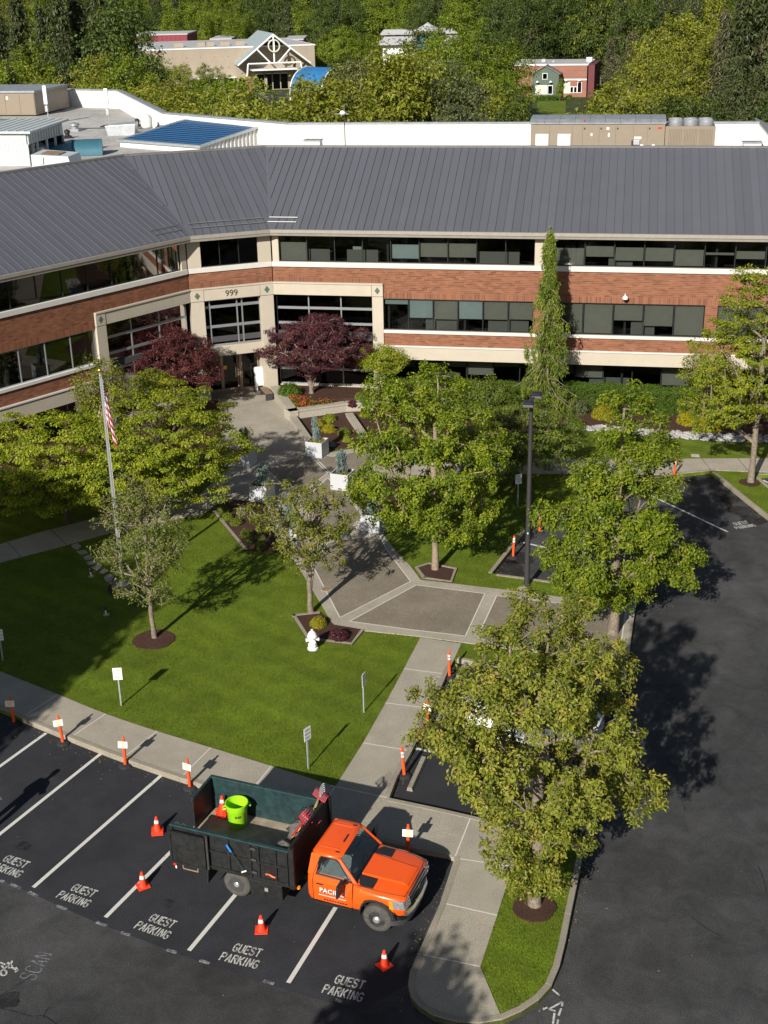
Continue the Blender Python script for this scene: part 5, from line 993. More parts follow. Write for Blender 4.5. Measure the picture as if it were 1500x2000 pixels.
for sg in (-1, 1):
    q = MB(); q.hexa([(3.42, sg * .93, 1.33), (3.52, sg * .90, 1.33), (3.50, sg * .84, 1.33), (3.40, sg * .86, 1.33)], [(2.93, sg * .795, 1.88), (3.02, sg * .77, 1.88), (3.0, sg * .70, 1.88), (2.92, sg * .73, 1.88)], 'orange_paint'); q.build('windscreen_pillar', T, bevel=.01)
    q = MB(); q.hexa([(2.14, sg * .955, 1.36), (2.36, sg * .955, 1.36), (2.36, sg * .88, 1.36), (2.14, sg * .88, 1.36)], [(2.2, sg * .80, 1.90), (2.46, sg * .80, 1.90), (2.46, sg * .73, 1.90), (2.2, sg * .73, 1.90)], 'orange_paint'); q.build('rear_pillar', T, bevel=.01)
    # doors: skin panel slightly proud, window, handle
    q = MB(); y = sg; D0 = [(2.30, .58), (3.36, .57), (3.38, 1.30), (2.30, 1.36)]
    d = MB(); ys = lambda z: 1.003 - (.0 if z < 1.2 else .02)
    P_ = [(2.31, .60, .978), (3.37, .585, .978), (3.40, .95, 1.008), (3.41, 1.20, 1.0), (3.40, 1.34, .955), (2.31, 1.365, .955), (2.31, 1.20, 1.0), (2.31, .95, 1.008)]
    d.add([(x, sg * (yy + .004), z) for x, z, yy in P_] + [(x, sg * (yy - .03), z) for x, z, yy in P_], [(0, 1, 2, 7), (7, 2, 3, 6), (6, 3, 4, 5)] + [(i, (i + 1) % 8, 8 + (i + 1) % 8, 8 + i) for i in range(8)], 'orange_paint'); dr = d.build('door', T)
    q = MB(); q.box((2.40, sg * 1.012 - .012, 1.12), (2.60, sg * 1.012 + .012, 1.165), 'black'); q.build('handle', dr, bevel=.008)
    w = [(2.41, 1.395), (3.36, 1.36), (2.98, 1.83), (2.90, 1.87), (2.50, 1.875), (2.44, 1.82)]
    fy = lambda z: .955 - (z - 1.36) * .29
    q = MB(); q.add([(x, sg * (fy(z) + .006), z) for x, z in w], [tuple(range(6))], 'truck_glass'); q.build('window', dr)
    for (a, c) in zip(w, w[1:] + w[:1]): 
        q = MB(); q.tube([(a[0], sg * (fy(a[1]) + .01), a[1]), (c[0], sg * (fy(c[1]) + .01), c[1])], .014, 'black', 5); q.build('window_seal', dr)
    q = MB(); q.tube([(3.30, sg * .98, 1.38), (3.24, sg * 1.12, 1.40)], .03, 'black', 6); q.hexa([(3.12, sg * 1.08, 1.16), (3.22, sg * 1.08, 1.16), (3.18, sg * 1.40, 1.12), (3.11, sg * 1.40, 1.12)], [(3.13, sg * 1.08, 1.50), (3.24, sg * 1.08, 1.50), (3.20, sg * 1.40, 1.50), (3.13, sg * 1.40, 1.50)], 'black'); q.build('door_mirror', T, bevel=.02)
    # hood black patches beside the power bulge, cowl
    q = MB(); q.hexa([(3.47, sg * .48, 1.298), (3.93, sg * .48, 1.268), (3.93, sg * .85, 1.23), (3.47, sg * .85, 1.255)], [(3.47, sg * .48, 1.321), (3.93, sg * .48, 1.291), (3.93, sg * .85, 1.257), (3.47, sg * .85, 1.279)], 'black'); q.build('hood_vent', T)
    # headlamp
    q = MB(); q.hexa([(4.50, sg * 1.0, .86), (4.83, sg * .93, .86), (4.895, sg * .60, .86), (4.6, sg * .60, .86)], [(4.46, sg * 1.0, 1.11), (4.79, sg * .93, 1.09), (4.85, sg * .60, 1.10), (4.6, sg * .60, 1.12)], 'lens'); h = q.build('headlight', T, bevel=.02)
    for hx, hy, hz in ((4.845, .86, .93), (4.88, .70, .93), (4.82, .86, 1.04), (4.855, .70, 1.04)): q = MB(); q.lathe([(.05, 0), (.045, .012), (.02, .004), (0, .004)], 'chrome', (hx - .01, sg * hy, hz), 10, 'x'); q.build('reflector', h)
    q = MB(); q.hexa([(4.44, sg * 1.01, .86), (4.56, sg * 1.008, .86), (4.56, sg * .93, .86), (4.44, sg * .93, .86)], [(4.41, sg * 1.012, 1.10), (4.52, sg * 1.008, 1.10), (4.52, sg * .93, 1.10), (4.41, sg * .93, 1.10)], 'amber'); q.build('turn_signal', h, bevel=.01)
# hood bulge and seams
q = MB(); q.add([(3.46, -.47, 1.31), (4.72, -.40, 1.215), (4.72, .40, 1.215), (3.46, .47, 1.31), (3.46, -.42, 1.335), (4.60, -.35, 1.252), (4.60, .35, 1.252), (3.46, .42, 1.335)], [(4, 5, 6, 7), (0, 1, 5, 4), (1, 2, 6, 5), (2, 3, 7, 6), (3, 0, 4, 7)], 'orange_paint'); q.build('hood_bulge', T, bevel=.02)
q = MB(); q.hexa([(3.36, -.88, 1.345), (3.48, -.86, 1.30), (3.48, .86, 1.30), (3.36, .88, 1.345)], [(3.36, -.88, 1.365), (3.47, -.86, 1.325), (3.47, .86, 1.325), (3.36, .88, 1.365)], 'black'); q.build('cowl', T)
# windscreen, back glass, seats, dash
q = MB(); q.add([(3.45, -.86, 1.355), (3.47, 0, 1.36), (3.45, .86, 1.355), (2.99, .71, 1.875), (3.02, 0, 1.89), (2.99, -.71, 1.875)], [(0, 1, 4, 5), (1, 2, 3, 4)], 'truck_glass'); q.build('windscreen', T, smooth=60)
for y in (-.35, .3): q = MB(); q.tube([(3.44, y, 1.375), (3.30, y + .45, 1.52)], .012, 'black', 5); q.build('wiper', T)
q = MB(); q.add([(2.16, -.80, 1.42), (2.16, .80, 1.42), (2.20, .70, 1.84), (2.20, -.70, 1.84)], [(0, 1, 2, 3)], 'truck_glass'); q.build('rear_window', T)
q = MB(); q.box((2.2, -.87, 1.30), (3.4, .87, 1.385), 'interior'); q.build('cab_floor', T)
q = MB(); q.hexa([(3.12, -.84, 1.38), (3.42, -.84, 1.38), (3.42, .84, 1.38), (3.12, .84, 1.38)], [(3.16, -.84, 1.45), (3.40, -.84, 1.40), (3.40, .84, 1.40), (3.16, .84, 1.45)], 'interior'); q.build('dashboard', T, bevel=.02)
for y in (-.42, .42): q = MB(); q.hexa([(2.28, y - .28, 1.38), (2.50, y - .28, 1.38), (2.50, y + .28, 1.38), (2.28, y + .28, 1.38)], [(2.22, y - .24, 1.72), (2.36, y - .24, 1.72), (2.36, y + .24, 1.72), (2.22, y + .24, 1.72)], 'interior'); q.build('seat', T, bevel=.04)
q = MB(); q.tube([(3.02 + .1 * math.cos(w) * .6, .42 + .18 * math.sin(w), 1.52 + .1 * math.cos(w)) for w in np.linspace(0, 6.28, 17)], .015, 'black', 5); q.build('steering_wheel', T)
q = MB(); q.box((3.2, -.62, 1.42), (3.36, -.40, 1.428), 'white'); q.build('dash_paper', T)
# panel gaps
for sg in (-1, 1):
    gp = [(2.30, .60, .984), (2.295, .95, 1.014), (2.295, 1.20, 1.006), (2.30, 1.36, .966), (2.44, 1.80, .845), (2.50, 1.90, .815)]; q = MB(); q.tube([(x, sg * y, z) for x, z, y in gp], .008, 'interior_dark', 4); q.build('panel_gap', T)
    gp = [(3.385, .58, .984), (3.415, .95, 1.014), (3.425, 1.20, 1.006), (3.42, 1.34, .962)]; q = MB(); q.tube([(x, sg * y, z) for x, z, y in gp], .008, 'interior_dark', 4); q.build('panel_gap', T)
    q = MB(); q.tube([(3.50, sg * .90, 1.285), (4.0, sg * .885, 1.255), (4.5, sg * .84, 1.215), (4.76, sg * .75, 1.165)], .008, 'interior_dark', 4); q.build('panel_gap', T)
    q = MB(); q.tube([(4.07 + .47 * math.cos(a), sg * 1.005, .53 + .49 * math.sin(a)) for a in np.linspace(.1, math.pi - .1, 12)], .018, 'interior_dark', 5); q.build('wheel_arch_lip', T)
    q = MB(); q.box((2.3, sg * .985 - .02, .50), (3.4, sg * .985 + .02, .565), 'truck_black'); q.build('rocker_panel', T)
q = MB(); q.tube([(4.765, -.75, 1.15), (4.80, 0, 1.19), (4.765, .75, 1.15)], .009, 'interior_dark', 4); q.build('panel_gap', T)
# grille and bumper
q = MB(); q.box((4.80, -.58, .78), (4.85, .58, 1.10), 'black'); g = q.build('grille', T)
for z in (.80, .94, 1.07): q = MB(); q.box((4.845, -.58, z), (4.875, .58, z + (.045 if z == .94 else .025)), 'chrome'); q.build('grille_bar', g)
for k in range(11): q = MB(); q.box((4.851, -.55 + k * .105, .83), (4.86, -.54 + k * .105, 1.06), 'steel_wheel'); q.build('grille_rib', g)
q = MB(); q.box((4.876, -.13, .945), (4.89, .13, .985), 'gold'); q.box((4.876, -.05, .92), (4.889, .05, 1.01), 'gold'); q.build('gold_emblem', g)
q = MB(); v = []; ys = [-.98, -.85, -.5, 0, .5, .85, .98]; xs_ = [4.56, 4.80, 4.92, 4.95, 4.92, 4.80, 4.56]
for yy, xx in zip(ys, xs_):
    for dx, z in ((-.07, .48), (.0, .50), (.03, .60), (.03, .70), (0, .775), (-.10, .785)): v.append((xx + dx, yy, z))
q.add(v, [(i * 6 + k, i * 6 + (k + 1) % 6, (i + 1) * 6 + (k + 1) % 6, (i + 1) * 6 + k) for i in range(6) for k in range(6)] + [tuple(range(5, -1, -1)), tuple(range(36, 42))], 'chrome'); q.build('front_bumper', T, smooth=45)
q = MB(); v = []
for yy, xx in zip(ys, xs_):
    for dx, z in ((-.12, .30), (-.06, .32), (-.03, .475), (-.12, .475)): v.append((xx + dx, yy, z))
q.add(v, [(i * 4 + k, i * 4 + (k + 1) % 4, (i + 1) * 4 + (k + 1) % 4, (i + 1) * 4 + k) for i in range(6) for k in range(4)] + [(3, 2, 1, 0), (24, 25, 26, 27)], 'steel_wheel'); q.build('bumper_valance', T, smooth=45)
# wheels
def wheel(x, y, sg, dual):
    q = MB(); w = .24; y0 = y * sg
    q.lathe([(.24, -w / 2), (.30, -w / 2 - .005), (.37, -w / 2 + .01), (.398, -w / 2 + .04), (.402, -.06), (.402, .06), (.398, w / 2 - .04), (.37, w / 2 - .01), (.30, w / 2 + .005), (.24, w / 2)], 'tyre', (x, y0, .402), 28, 'y'); o = q.build('wheel', T, smooth=40)
    q = MB(); e = sg; 
    if dual: q.lathe([(.235, .125 * e), (.225, .11 * e), (.20, .02 * e), (.16, -.03 * e), (.10, -.03 * e), (.095, .05 * e), (.07, .09 * e), (0, .09 * e)], 'steel_wheel', (x, y0, .402), 20, 'y')
    else: q.lathe([(.235, .12 * e), (.225, .10 * e), (.17, .07 * e), (.13, .11 * e), (.08, .12 * e), (.07, .16 * e), (0, .165 * e)], 'steel_wheel', (x, y0, .402), 20, 'y')
    q.build('rim', o, smooth=35)
    q = MB(); q.lathe([(.105, 0), (.10, .05 * e), (.06, .085 * e), (0, .09 * e)], 'alu', (x, y0 + (.06 if dual else .10) * sg, .402), 12, 'y'); q.build('hub_cap', o, smooth=30)
    for k in range(8): a = k * math.pi / 4 + .39; q = MB(); q.lathe([(.028, 0), (0, .003 * e)], 'interior_dark', (x + .175 * math.cos(a), y0 + (.005 if dual else .085) * sg, .402 + .175 * math.sin(a)), 8, 'y'); q.build('hand_hole', o)
    for k in range(8): a = k * math.pi / 4; q = MB(); q.lathe([(.016, 0), (.014, .03 * e), (0, .032 * e)], 'chrome', (x + .125 * math.cos(a), y0 + (-.02 if dual else .10) * sg, .402 + .125 * math.sin(a)), 6, 'y'); q.build('wheel_nut', o)
for sg in (-1, 1):
    wheel(4.07, .86, sg, False); wheel(0, .85, sg, True)
    q = MB(); q.lathe([(.24, -.1), (.37, -.1), (.40, -.06), (.40, .06), (.37, .1), (.24, .1)], 'rubber', (0, .55 * sg, .402), 24, 'y'); q.build('inner_wheel', T, smooth=40)
    q = MB(); q.add([(4.07 + .46 * math.cos(a), sg * yy, .46 + .50 * math.sin(a)) for yy in (.70, .985) for a in np.linspace(-.1, math.pi + .1, 13)], [(k, k + 1, k + 14, k + 13) for k in range(12)], 'black'); q.build('wheel_well', T)
q = MB(); q.box((-1.7, -.42, .62), (4.4, -.30, .82), 'truck_black'); q.box((-1.7, .30, .62), (4.4, .42, .82), 'truck_black'); q.tube([(0, -.8, .40), (0, .8, .40)], .07, 'truck_black', 8); q.tube([(4.07, -.8, .40), (4.07, .8, .40)], .05, 'truck_black', 8); q.box((2.2, -.9, .5), (3.4, .9, .6), 'truck_black'); q.box((3.6, -.6, .55), (4.6, .6, 1.1), 'black'); q.build('chassis', T)
q = MB(); q.hexa([(.50, -1.12, .36), (1.45, -1.12, .36), (1.45, -.62, .36), (.50, -.62, .36)], [(.48, -1.14, .86), (1.45, -1.14, .86), (1.45, -.62, .86), (.48, -.62, .86)], 'truck_black'); tb_ = q.build('tool_box', T, bevel=.015)
q = MB(); q.box((.95, -1.165, .60), (1.05, -1.142, .70), 'galv'); q.build('latch', tb_)
# dump body
q = MB(); q.box((-1.75, -1.2, .94), (1.78, 1.2, 1.045), 'truck_black'); q.build('body_frame', T)
q = MB(); q.box((-1.74, -1.14, 1.046), (1.70, 1.14, 1.062), 'bed_floor'); q.build('bed_floor', T)
for sg in (-1, 1):
    q = MB(); q.box((-1.75, sg * 1.17 - .03, 1.046), (1.74, sg * 1.17 + .03, 2.06), 'truck_green' if sg > 0 else 'truck_black'); sw = q.build('side_wall', T)
    q = MB(); q.box((-1.78, sg * 1.17 - .055, 2.062), (1.74, sg * 1.17 + .055, 2.12), 'truck_green'); q.build('top_rail', sw, bevel=.012)
    y0, y1 = (sg * 1.201, sg * 1.25) if sg > 0 else (sg * 1.25, sg * 1.201)
    for x in (-1.70, -.70, -.02, .62, .86, 1.36, 1.68): q = MB(); q.box((x - .035, y0, 1.0), (x + .035, y1, 2.06), 'truck_black'); q.build('stake', sw, bevel=.008)
    for a, c in ((-.66, -.055), (.015, .585), (.895, 1.325), (1.395, 1.645)):
        for z in (1.04, 1.55): q = MB(); q.box((a, y0, z), (c, y1 - .012 * (1 if sg > 0 else 0) + (.012 if sg < 0 else 0), z + .05), 'truck_black'); q.build('side_rib', sw)
    if sg < 0:
        for z in (1.2, 1.6, 1.95): q = MB(); q.box((.67, -1.285, z), (.82, -1.252, z + .06), 'steel_wheel'); q.build('hinge', sw, bevel=.006)
q = MB(); q.box((1.745, -1.22, .92), (1.81, 1.30, 2.20), 'truck_black'); hb = q.build('headboard', T)
q = MB(); q.tube([(1.78, -1.24, 2.22), (1.78, 1.31, 2.22)], .045, 'truck_black', 8); q.build('top_rail', hb)
for y_ in (-1.22, 1.20): q = MB(); q.box((1.812, y_, .92), (1.87, y_ + .1, 2.20), 'truck_black'); q.build('stake', hb)
q = MB(); q.box((-1.80, .05, 1.0), (-1.755, 1.22, 2.06), 'truck_black'); rd = q.build('rear_door', T); q = MB(); q.box((-1.82, .04, 2.062), (-1.74, 1.23, 2.11), 'truck_green'); q.build('top_rail', rd, bevel=.01); rd['label'] = 'closed far half of the rear door'
q = MB(); q.box((-1.72, -1.36, .99), (-.66, -1.305, 2.02), 'truck_black'); rd = q.build('rear_door', T); rd['label'] = 'near rear door folded flat against the side'
for z in (1.0, 1.97): q = MB(); q.box((-1.73, -1.385, z), (-.65, -1.362, z + .06), 'truck_black'); q.build('door_rib', rd)
for x in (-1.73, -.71): q = MB(); q.box((x, -1.385, 1.062), (x + .06, -1.362, 1.968), 'truck_black'); q.build('door_rib', rd)
q = MB(); q.tube([(-.62, -1.30, 1.0), (-.62, -1.30, 2.06)], .035, 'steel_wheel', 8); q.build('hinge_post', T)
for y in (-1.17,):
    for x in (-1.55, -1.35): q = MB(); q.tube([(x + .07 * math.cos(a), y, 2.13 + .06 * math.sin(a)) for a in np.linspace(0, math.pi, 9)], .014, 'steel_wheel', 5); q.build('tarp_loop', T)
q = MB(); q.box((-1.72, -1.22, .78), (-1.66, -1.14, .92), 'truck_black'); q.lathe([(.05, -.02), (.05, .02), (0, .03)], 'redlens', (-1.69, -1.24, .85), 10, 'y'); q.build('tail_light', T)
q = MB(); q.box((-1.70, -1.23, .70), (-1.66, -1.19, .94), 'white'); q.build('mud_stripe', T)
q = MB()
for a, c in (((-1.5, -1.15, .93), (-1.5, -1.15, .68)), ((-1.5, -1.15, .68), (-1.05, -1.15, .68)), ((-1.05, -1.15, .68), (-1.05, -1.15, .93))): q.tube([a, c], .02, 'wood', 6)
q.build('side_step', T)
q = MB(); q.add([(-.75, -1.1, .93), (-.75, -.55, .93), (-.80, -.55, .32), (-.80, -1.1, .32), (-.77, -1.1, .93), (-.77, -.55, .93), (-.82, -.55, .32), (-.82, -1.1, .32)], [(0, 1, 2, 3), (7, 6, 5, 4), (0, 3, 7, 4), (1, 5, 6, 2)], 'rubber'); q.build('mud_flap', T)
q = MB(); q.tube([(1.9, -1.05, .86), (1.9, -1.05, .92)], .05, 'amber', 8); q.build('marker_lamp', T)
mx_ = frame((2.84, -1.018, .96), (1, 0, 0), (0, 0, 1))
text('PACIFIC', .20, 'white', 'door_lettering', T, mx_ @ Matrix.Translation((0, 0, .002)), .002, .001); text('PACIFIC', .20, 'text_black', 'door_lettering_shadow', T, mx_ @ Matrix.Translation((.010, -.012, -.003)), .002, .010)
q = MB(); q.box((2.46, -1.022, .805), (3.24, -1.016, .817), 'white'); q.build('door_underline', T)
for k in range(9): q = MB(); q.box((2.6 + k * .075, -1.012, .655), (2.6 + k * .075 + .05, -1.008, .69), 'text_black'); q.build('door_small_print', T)
# load in the body (each a thing of its own)
P = tw(-.72, .62, 1.063); t = thing('trash_barrel', 'lime green plastic barrel standing in the truck body', 'barrel', P, .4)
q = MB(); q.lathe([(0, .0), (.235, .0), (.25, .02), (.285, .55), (.292, .56), (.30, .72), (.325, .725), (.325, .77), (.30, .77), (.285, .56), (.24, .04), (0, .04)], 'lime', n=24); q.build('barrel_body', t, smooth=35)
for sg in (-1, 1): q = MB(); q.tube([(sg * .30, -.07, .66), (sg * .37, -.06, .64), (sg * .37, .06, .64), (sg * .30, .07, .66)], .025, 'lime', 6); q.build('handle', t)
q = MB()
for k, w in enumerate((.03, .02, .035, .025, .03)): a = -1.9 + k * .13; q.hexa([(.278 * math.cos(a), .278 * math.sin(a), .40), (.278 * math.cos(a + .08), .278 * math.sin(a + .08), .40), (.27 * math.cos(a + .08), .27 * math.sin(a + .08), .40), (.27 * math.cos(a), .27 * math.sin(a), .40)], [(.284 * math.cos(a), .284 * math.sin(a), .48), (.284 * math.cos(a + .08), .284 * math.sin(a + .08), .48), (.27 * math.cos(a + .08), .27 * math.sin(a + .08), .48), (.27 * math.cos(a), .27 * math.sin(a), .48)], 'text_black')
q.build('worn_print', t)
cone(tw(-1.35, .92, 1.063), 'stack of traffic cones inside the truck body beside the lime barrel', TA, 3, 1.0)
t = thing('wooden_crate', 'low wooden crate of tools against the truck headboard', 'crate', tw(1.2, -1.05, 1.063), TA); q = MB()
for z in (0, .16, .32, .48, .64): q.box((0, 0, z), (.5, .03, z + .13), 'wood'); q.box((0, .55, z), (.5, .58, z + .13), 'wood'); q.box((0, .03, z), (.03, .55, z + .13), 'wood'); q.box((.47, .03, z), (.5, .55, z + .13), 'wood')
q.build('slats', t); q = MB(); q.box((.03, .03, .02), (.47, .55, .66), 'interior_dark'); q.build('contents', t)
def bag(loc, r, lab, m, seed):
    rr = random.Random(seed); q = MB(); prof = [(0, 0), (r, .02), (r * 1.1, r * .5), (r * .8, r), (r * .3, r * 1.25), (0, r * 1.3)]; q.lathe(prof, m, n=14); q.v = [(x * (1 + rr.uniform(-.2, .2)), y * (1 + rr.uniform(-.2, .2)), z * (1 + rr.uniform(-.15, .15))) for x, y, z in q.v]; o = tag(q.build('sack', None, smooth=60), lab, 'sack'); o.location = loc; return o
bag(tw(1.42, -.78, 1.72), .24, 'grey canvas sack on the wooden tool crate', 'tarp', 3); bag(tw(1.40, .30, 1.42), .36, 'dark folded tarpaulin bundle heaped by the headboard', 'tarp', 4); bag(tw(1.42, .80, 1.55), .34, 'dark tarpaulin bundle at the far headboard corner', 'interior_dark', 5); bag(tw(1.38, .1, 1.063), .42, 'lumpy dark sack at the bottom of the headboard', 'tarp', 8)
def rake(a, c, head, lab, m, tines=7, w=.5):
    A_, C_ = np.array(tw(*a)), np.array(tw(*c)); t = thing('rake', lab, 'rake', A_, 0, 'rakes leaning on the headboard'); D = C_ - A_; q = MB(); q.tube([(0, 0, 0), D], .017, 'yellow' if tines < 9 else 'wood', 6); q.build('handle', t)
    d = D / np.linalg.norm(D); s_ = np.cross(d, [0, 0, 1]); s_ /= np.linalg.norm(s_); ang = math.radians(head); s_ = s_ * math.cos(ang) + np.cross(d, s_) * math.sin(ang); n_ = np.cross(d, s_); q = MB()
    q.tube([D - s_ * w / 2, D + s_ * w / 2], .028 if tines < 9 else .014, m, 6); q.build('head_bar', t); q = MB()
    for k in range(tines): p = D + s_ * (k / (tines - 1) - .5) * w; q.tube([p, p + d * .16 + n_ * .03, p + d * .20 + n_ * .08], .009, m, 4)
    q.build('tines', t)
rake((1.1, -.2, 1.07), (1.55, .15, 2.05), 10, 'red headed rake lying across the headboard tools', 'redtool'); rake((1.0, .1, 1.07), (1.5, -.15, 2.0), 20, 'second red headed rake under the first', 'redtool', 6); rake((1.2, .5, 1.07), (1.65, .95, 2.3), 30, 'leaf rake with red tines at the far headboard corner', 'redtool', 11, .42); rake((1.3, .9, 1.07), (1.66, 1.05, 2.42), 5, 'steel garden fork rising above the far corner of the body', 'galv', 5, .34); rake((1.0, -.35, 1.07), (1.6, .4, 1.95), 40, 'yellow handled rake crossing the tool pile', 'redtool', 8)
t = thing('squeegee_tool', 'blue handled squeegee hung on the black body side', 'squeegee', tw(-.02, -1.30, 1.95), TA); q = MB(); q.tube([(0, 0, 0), (.12, 0, -.20)], .028, 'blue', 6); q.build('grip', t); q = MB(); q.tube([(.12, 0, -.20), (.46, 0, -.72)], .014, 'truck_green', 6); q.build('shaft', t); q = MB(); q.tube([(.40, 0, -.78), (.54, 0, -.70)], .022, 'white', 6); q.build('blade', t)
q = MB(); q.tube([(0, 0, 0), (.10, 0, .015), (.2, 0, -.03), (.28, 0, -.04)], [.025, .02, .03, .015], 'orange_post', 6); o = tag(q.build('ratchet_strap'), 'scrap of orange strap on the black body side', 'strap'); o.location = tw(1.08, -1.275, 1.27); o.rotation_euler = (0, 0, TA)

# ================================================================ WHITE CAR under the front tree
A_, B_ = G(880, 1410, -.15), G(1185, 1468, -.15); d = (B_ - A_)[:2]; ca = math.atan2(d[1], d[0]); CP = (A_ + B_) / 2
t = thing('parked_car', 'white estate car parked nose in under the front tree', 'car', (*CP[:2], -.146), ca + math.pi)
q = MB(); SE2 = [(-2.35, .78, .45, .92, .95), (-2.25, .86, .32, .98, 1.0), (-1.75, .89, .28, .98, 1.0), (-1.70, .89, .55, .98, 1.0), (-1.35, .90, .68, .98, 1.0), (-1.0, .89, .55, .97, .99), (-.95, .89, .24, .97, .99), (.85, .89, .24, .95, .97), (.92, .89, .55, .94, .97), (1.28, .90, .68, .92, .97), (1.62, .89, .55, .88, .95), (1.68, .88, .28, .86, .93), (2.2, .80, .32, .74, .80), (2.36, .66, .42, .64, .68)]
vv = []
for s_ in SE2: h = section(*s_); vv += [(x, -y, z) for x, y, z in h] + [(x, y, z) for x, y, z in h[-2::-1]]
ff = [(i * K_ + k, (i + 1) * K_ + k, (i + 1) * K_ + k + 1, i * K_ + k + 1) for i in range(len(SE2) - 1) for k in range(K_ - 1)] + [tuple(range(K_)), tuple(range(len(SE2) * K_ - 1, (len(SE2) - 1) * K_ - 1, -1))]
M['car_white'] = mat('white car paint', (.80, .81, .82), .25, coat=.8); q.add(vv, ff, 'car_white'); q.build('body', t, smooth=35)
q = MB(); q.add([(x, s_ * y, z) for s_ in (-1, 1) for x, y, z in ((-2.15, .80, .98), (1.15, .82, .95), (.35, .62, 1.44), (-.6, .66, 1.48), (-1.85, .62, 1.42))], [(5, 6, 1, 0), (1, 6, 7, 2), (4, 9, 5, 0), (2, 7, 8, 3), (3, 8, 9, 4), (0, 1, 2, 3, 4), (9, 8, 7, 6, 5)], 'glass_dark'); q.build('windows', t)
q = MB(); q.hexa([(-1.9, -.64, 1.425), (.38, -.63, 1.445), (.38, .63, 1.445), (-1.9, .64, 1.425)], [(-1.8, -.58, 1.49), (.28, -.56, 1.50), (.28, .56, 1.50), (-1.8, .58, 1.49)], 'car_white'); q.build('roof', t, bevel=.03)
for s_ in (-1, 1):
    for a, c in (((1.1, .825, .95), (.36, .63, 1.45)), ((-.25, .83, .97), (-.3, .65, 1.46)), ((-2.1, .80, .98), (-1.85, .63, 1.43))): q = MB(); q.tube([(a[0], s_ * a[1], a[2]), (c[0], s_ * c[1], c[2])], .045, 'car_white', 6); q.build('pillar', t)
    for x in (-1.35, 1.28):
        q = MB(); q.lathe([(.2, -.1), (.30, -.1), (.325, -.07), (.325, .07), (.30, .1), (.2, .1)], 'rubber', (x, s_ * .80, .325), 22, 'y'); w = q.build('wheel', t, smooth=40); q = MB(); q.lathe([(.2, .09 * s_), (.12, .07 * s_), (.05, .1 * s_), (0, .1 * s_)], 'galv', (x, s_ * .80, .325), 14, 'y'); q.build('rim', w, smooth=30)
    q = MB(); q.hexa([(2.05, s_ * .78, .60), (2.30, s_ * .62, .58), (2.28, s_ * .5, .58), (2.0, s_ * .6, .60)], [(2.0, s_ * .79, .73), (2.24, s_ * .66, .69), (2.22, s_ * .5, .72), (1.98, s_ * .6, .75)], 'lens'); q.build('headlight', t, bevel=.02)
    q = MB(); q.box((.75, s_ * .92 - .08, .98), (.9, s_ * .92 + .08, 1.1), 'car_white'); q.build('door_mirror', t, bevel=.03)
    q = MB(); q.box((-2.36, s_ * .66 - .12, .72), (-2.28, s_ * .66 + .12, .88), 'redlens'); q.build('tail_light', t)

# ================================================================ PERSON at the left edge
PF = G(97, 1516, -.15); PF = np.array([PF[0] - 3.05 * math.cos(R(AZ)), PF[1] - 3.05 * math.sin(R(AZ)), -.15])
pt = thing('person', 'person in dark work clothes standing at the left edge with one arm held out', 'person', PF, R(62))
def skin(name, V, E, Rd, m, parent, sub=2):
    me = bpy.data.meshes.new(name); me.from_pydata(V, E, []); me.materials.append(M[m]); o = link(name, me, parent)
    me.attributes; s_ = o.modifiers.new('skin', 'SKIN'); s_.use_smooth_shade = True
    bpy.context.view_layer.update()
    if not me.skin_vertices: return o
    for i, r in enumerate(Rd): me.skin_vertices[0].data[i].radius = (r, r) if not isinstance(r, tuple) else r
    me.skin_vertices[0].data[0].use_root = True
    su = o.modifiers.new('sub', 'SUBSURF'); su.levels = sub; su.render_levels = sub; return o
# x: facing, z up. pelvis first
Vp = [(0, 0, .95), (.02, 0, 1.15), (.05, 0, 1.38), (.09, 0, 1.50), (.11, 0, 1.58), (.13, 0, 1.70), (0.02, .11, .90), (.05, .13, .48), (.0, .14, .09), (.14, .15, .04), (0.02, -.11, .90), (.12, -.13, .50), (.06, -.14, .09), (.20, -.15, .04), (.05, .20, 1.42), (.06, .28, 1.14), (.26, .26, .98), (.05, -.20, 1.42), (.15, -.30, 1.16), (.40, -.28, 1.06)]
Ep = [(0, 1), (1, 2), (2, 3), (3, 4), (4, 5), (0, 6), (6, 7), (7, 8), (8, 9), (0, 10), (10, 11), (11, 12), (12, 13), (2, 14), (14, 15), (15, 16), (2, 17), (17, 18), (18, 19)]
Rp = [.19, .19, .20, .07, .07, .085, .125, .095, .065, .05, .125, .095, .065, .05, .09, .066, .042, .09, .066, .042]
skin('body', Vp, Ep, Rp, 'cloth_dark', pt)
q = MB(); q.lathe([(0, -.13), (.05, -.12), (.075, -.06), (.085, 0), (.08, .06), (.05, .105), (0, .12)], 'skin', (.14, 0, 1.66), 16); q.tube([(.215, 0, 1.66), (.245, 0, 1.63), (.22, 0, 1.625)], .014, 'skin', 6); q.tube([(.13, .085, 1.65), (.13, .098, 1.66)], .025, 'skin', 6); q.tube([(.13, -.085, 1.65), (.13, -.098, 1.66)], .025, 'skin', 6); hd = q.build('head', pt, smooth=60)
q = MB(); q.lathe([(.095, 0), (.098, .04), (.08, .09), (0, .115)], 'cloth_dark', (.13, 0, 1.70), 16); q.hexa([(.2, -.08, 1.70), (.33, -.06, 1.69), (.33, .06, 1.69), (.2, .08, 1.70)], [(.2, -.08, 1.715), (.33, -.06, 1.70), (.33, .06, 1.70), (.2, .08, 1.715)], 'cloth_dark'); q.build('cap', pt, smooth=50)
for y in (-.03, .03): q = MB(); q.lathe([(0, -.01), (.011, 0), (0, .01)], 'text_black', (.218, y, 1.68), 6); q.build('eye', hd)
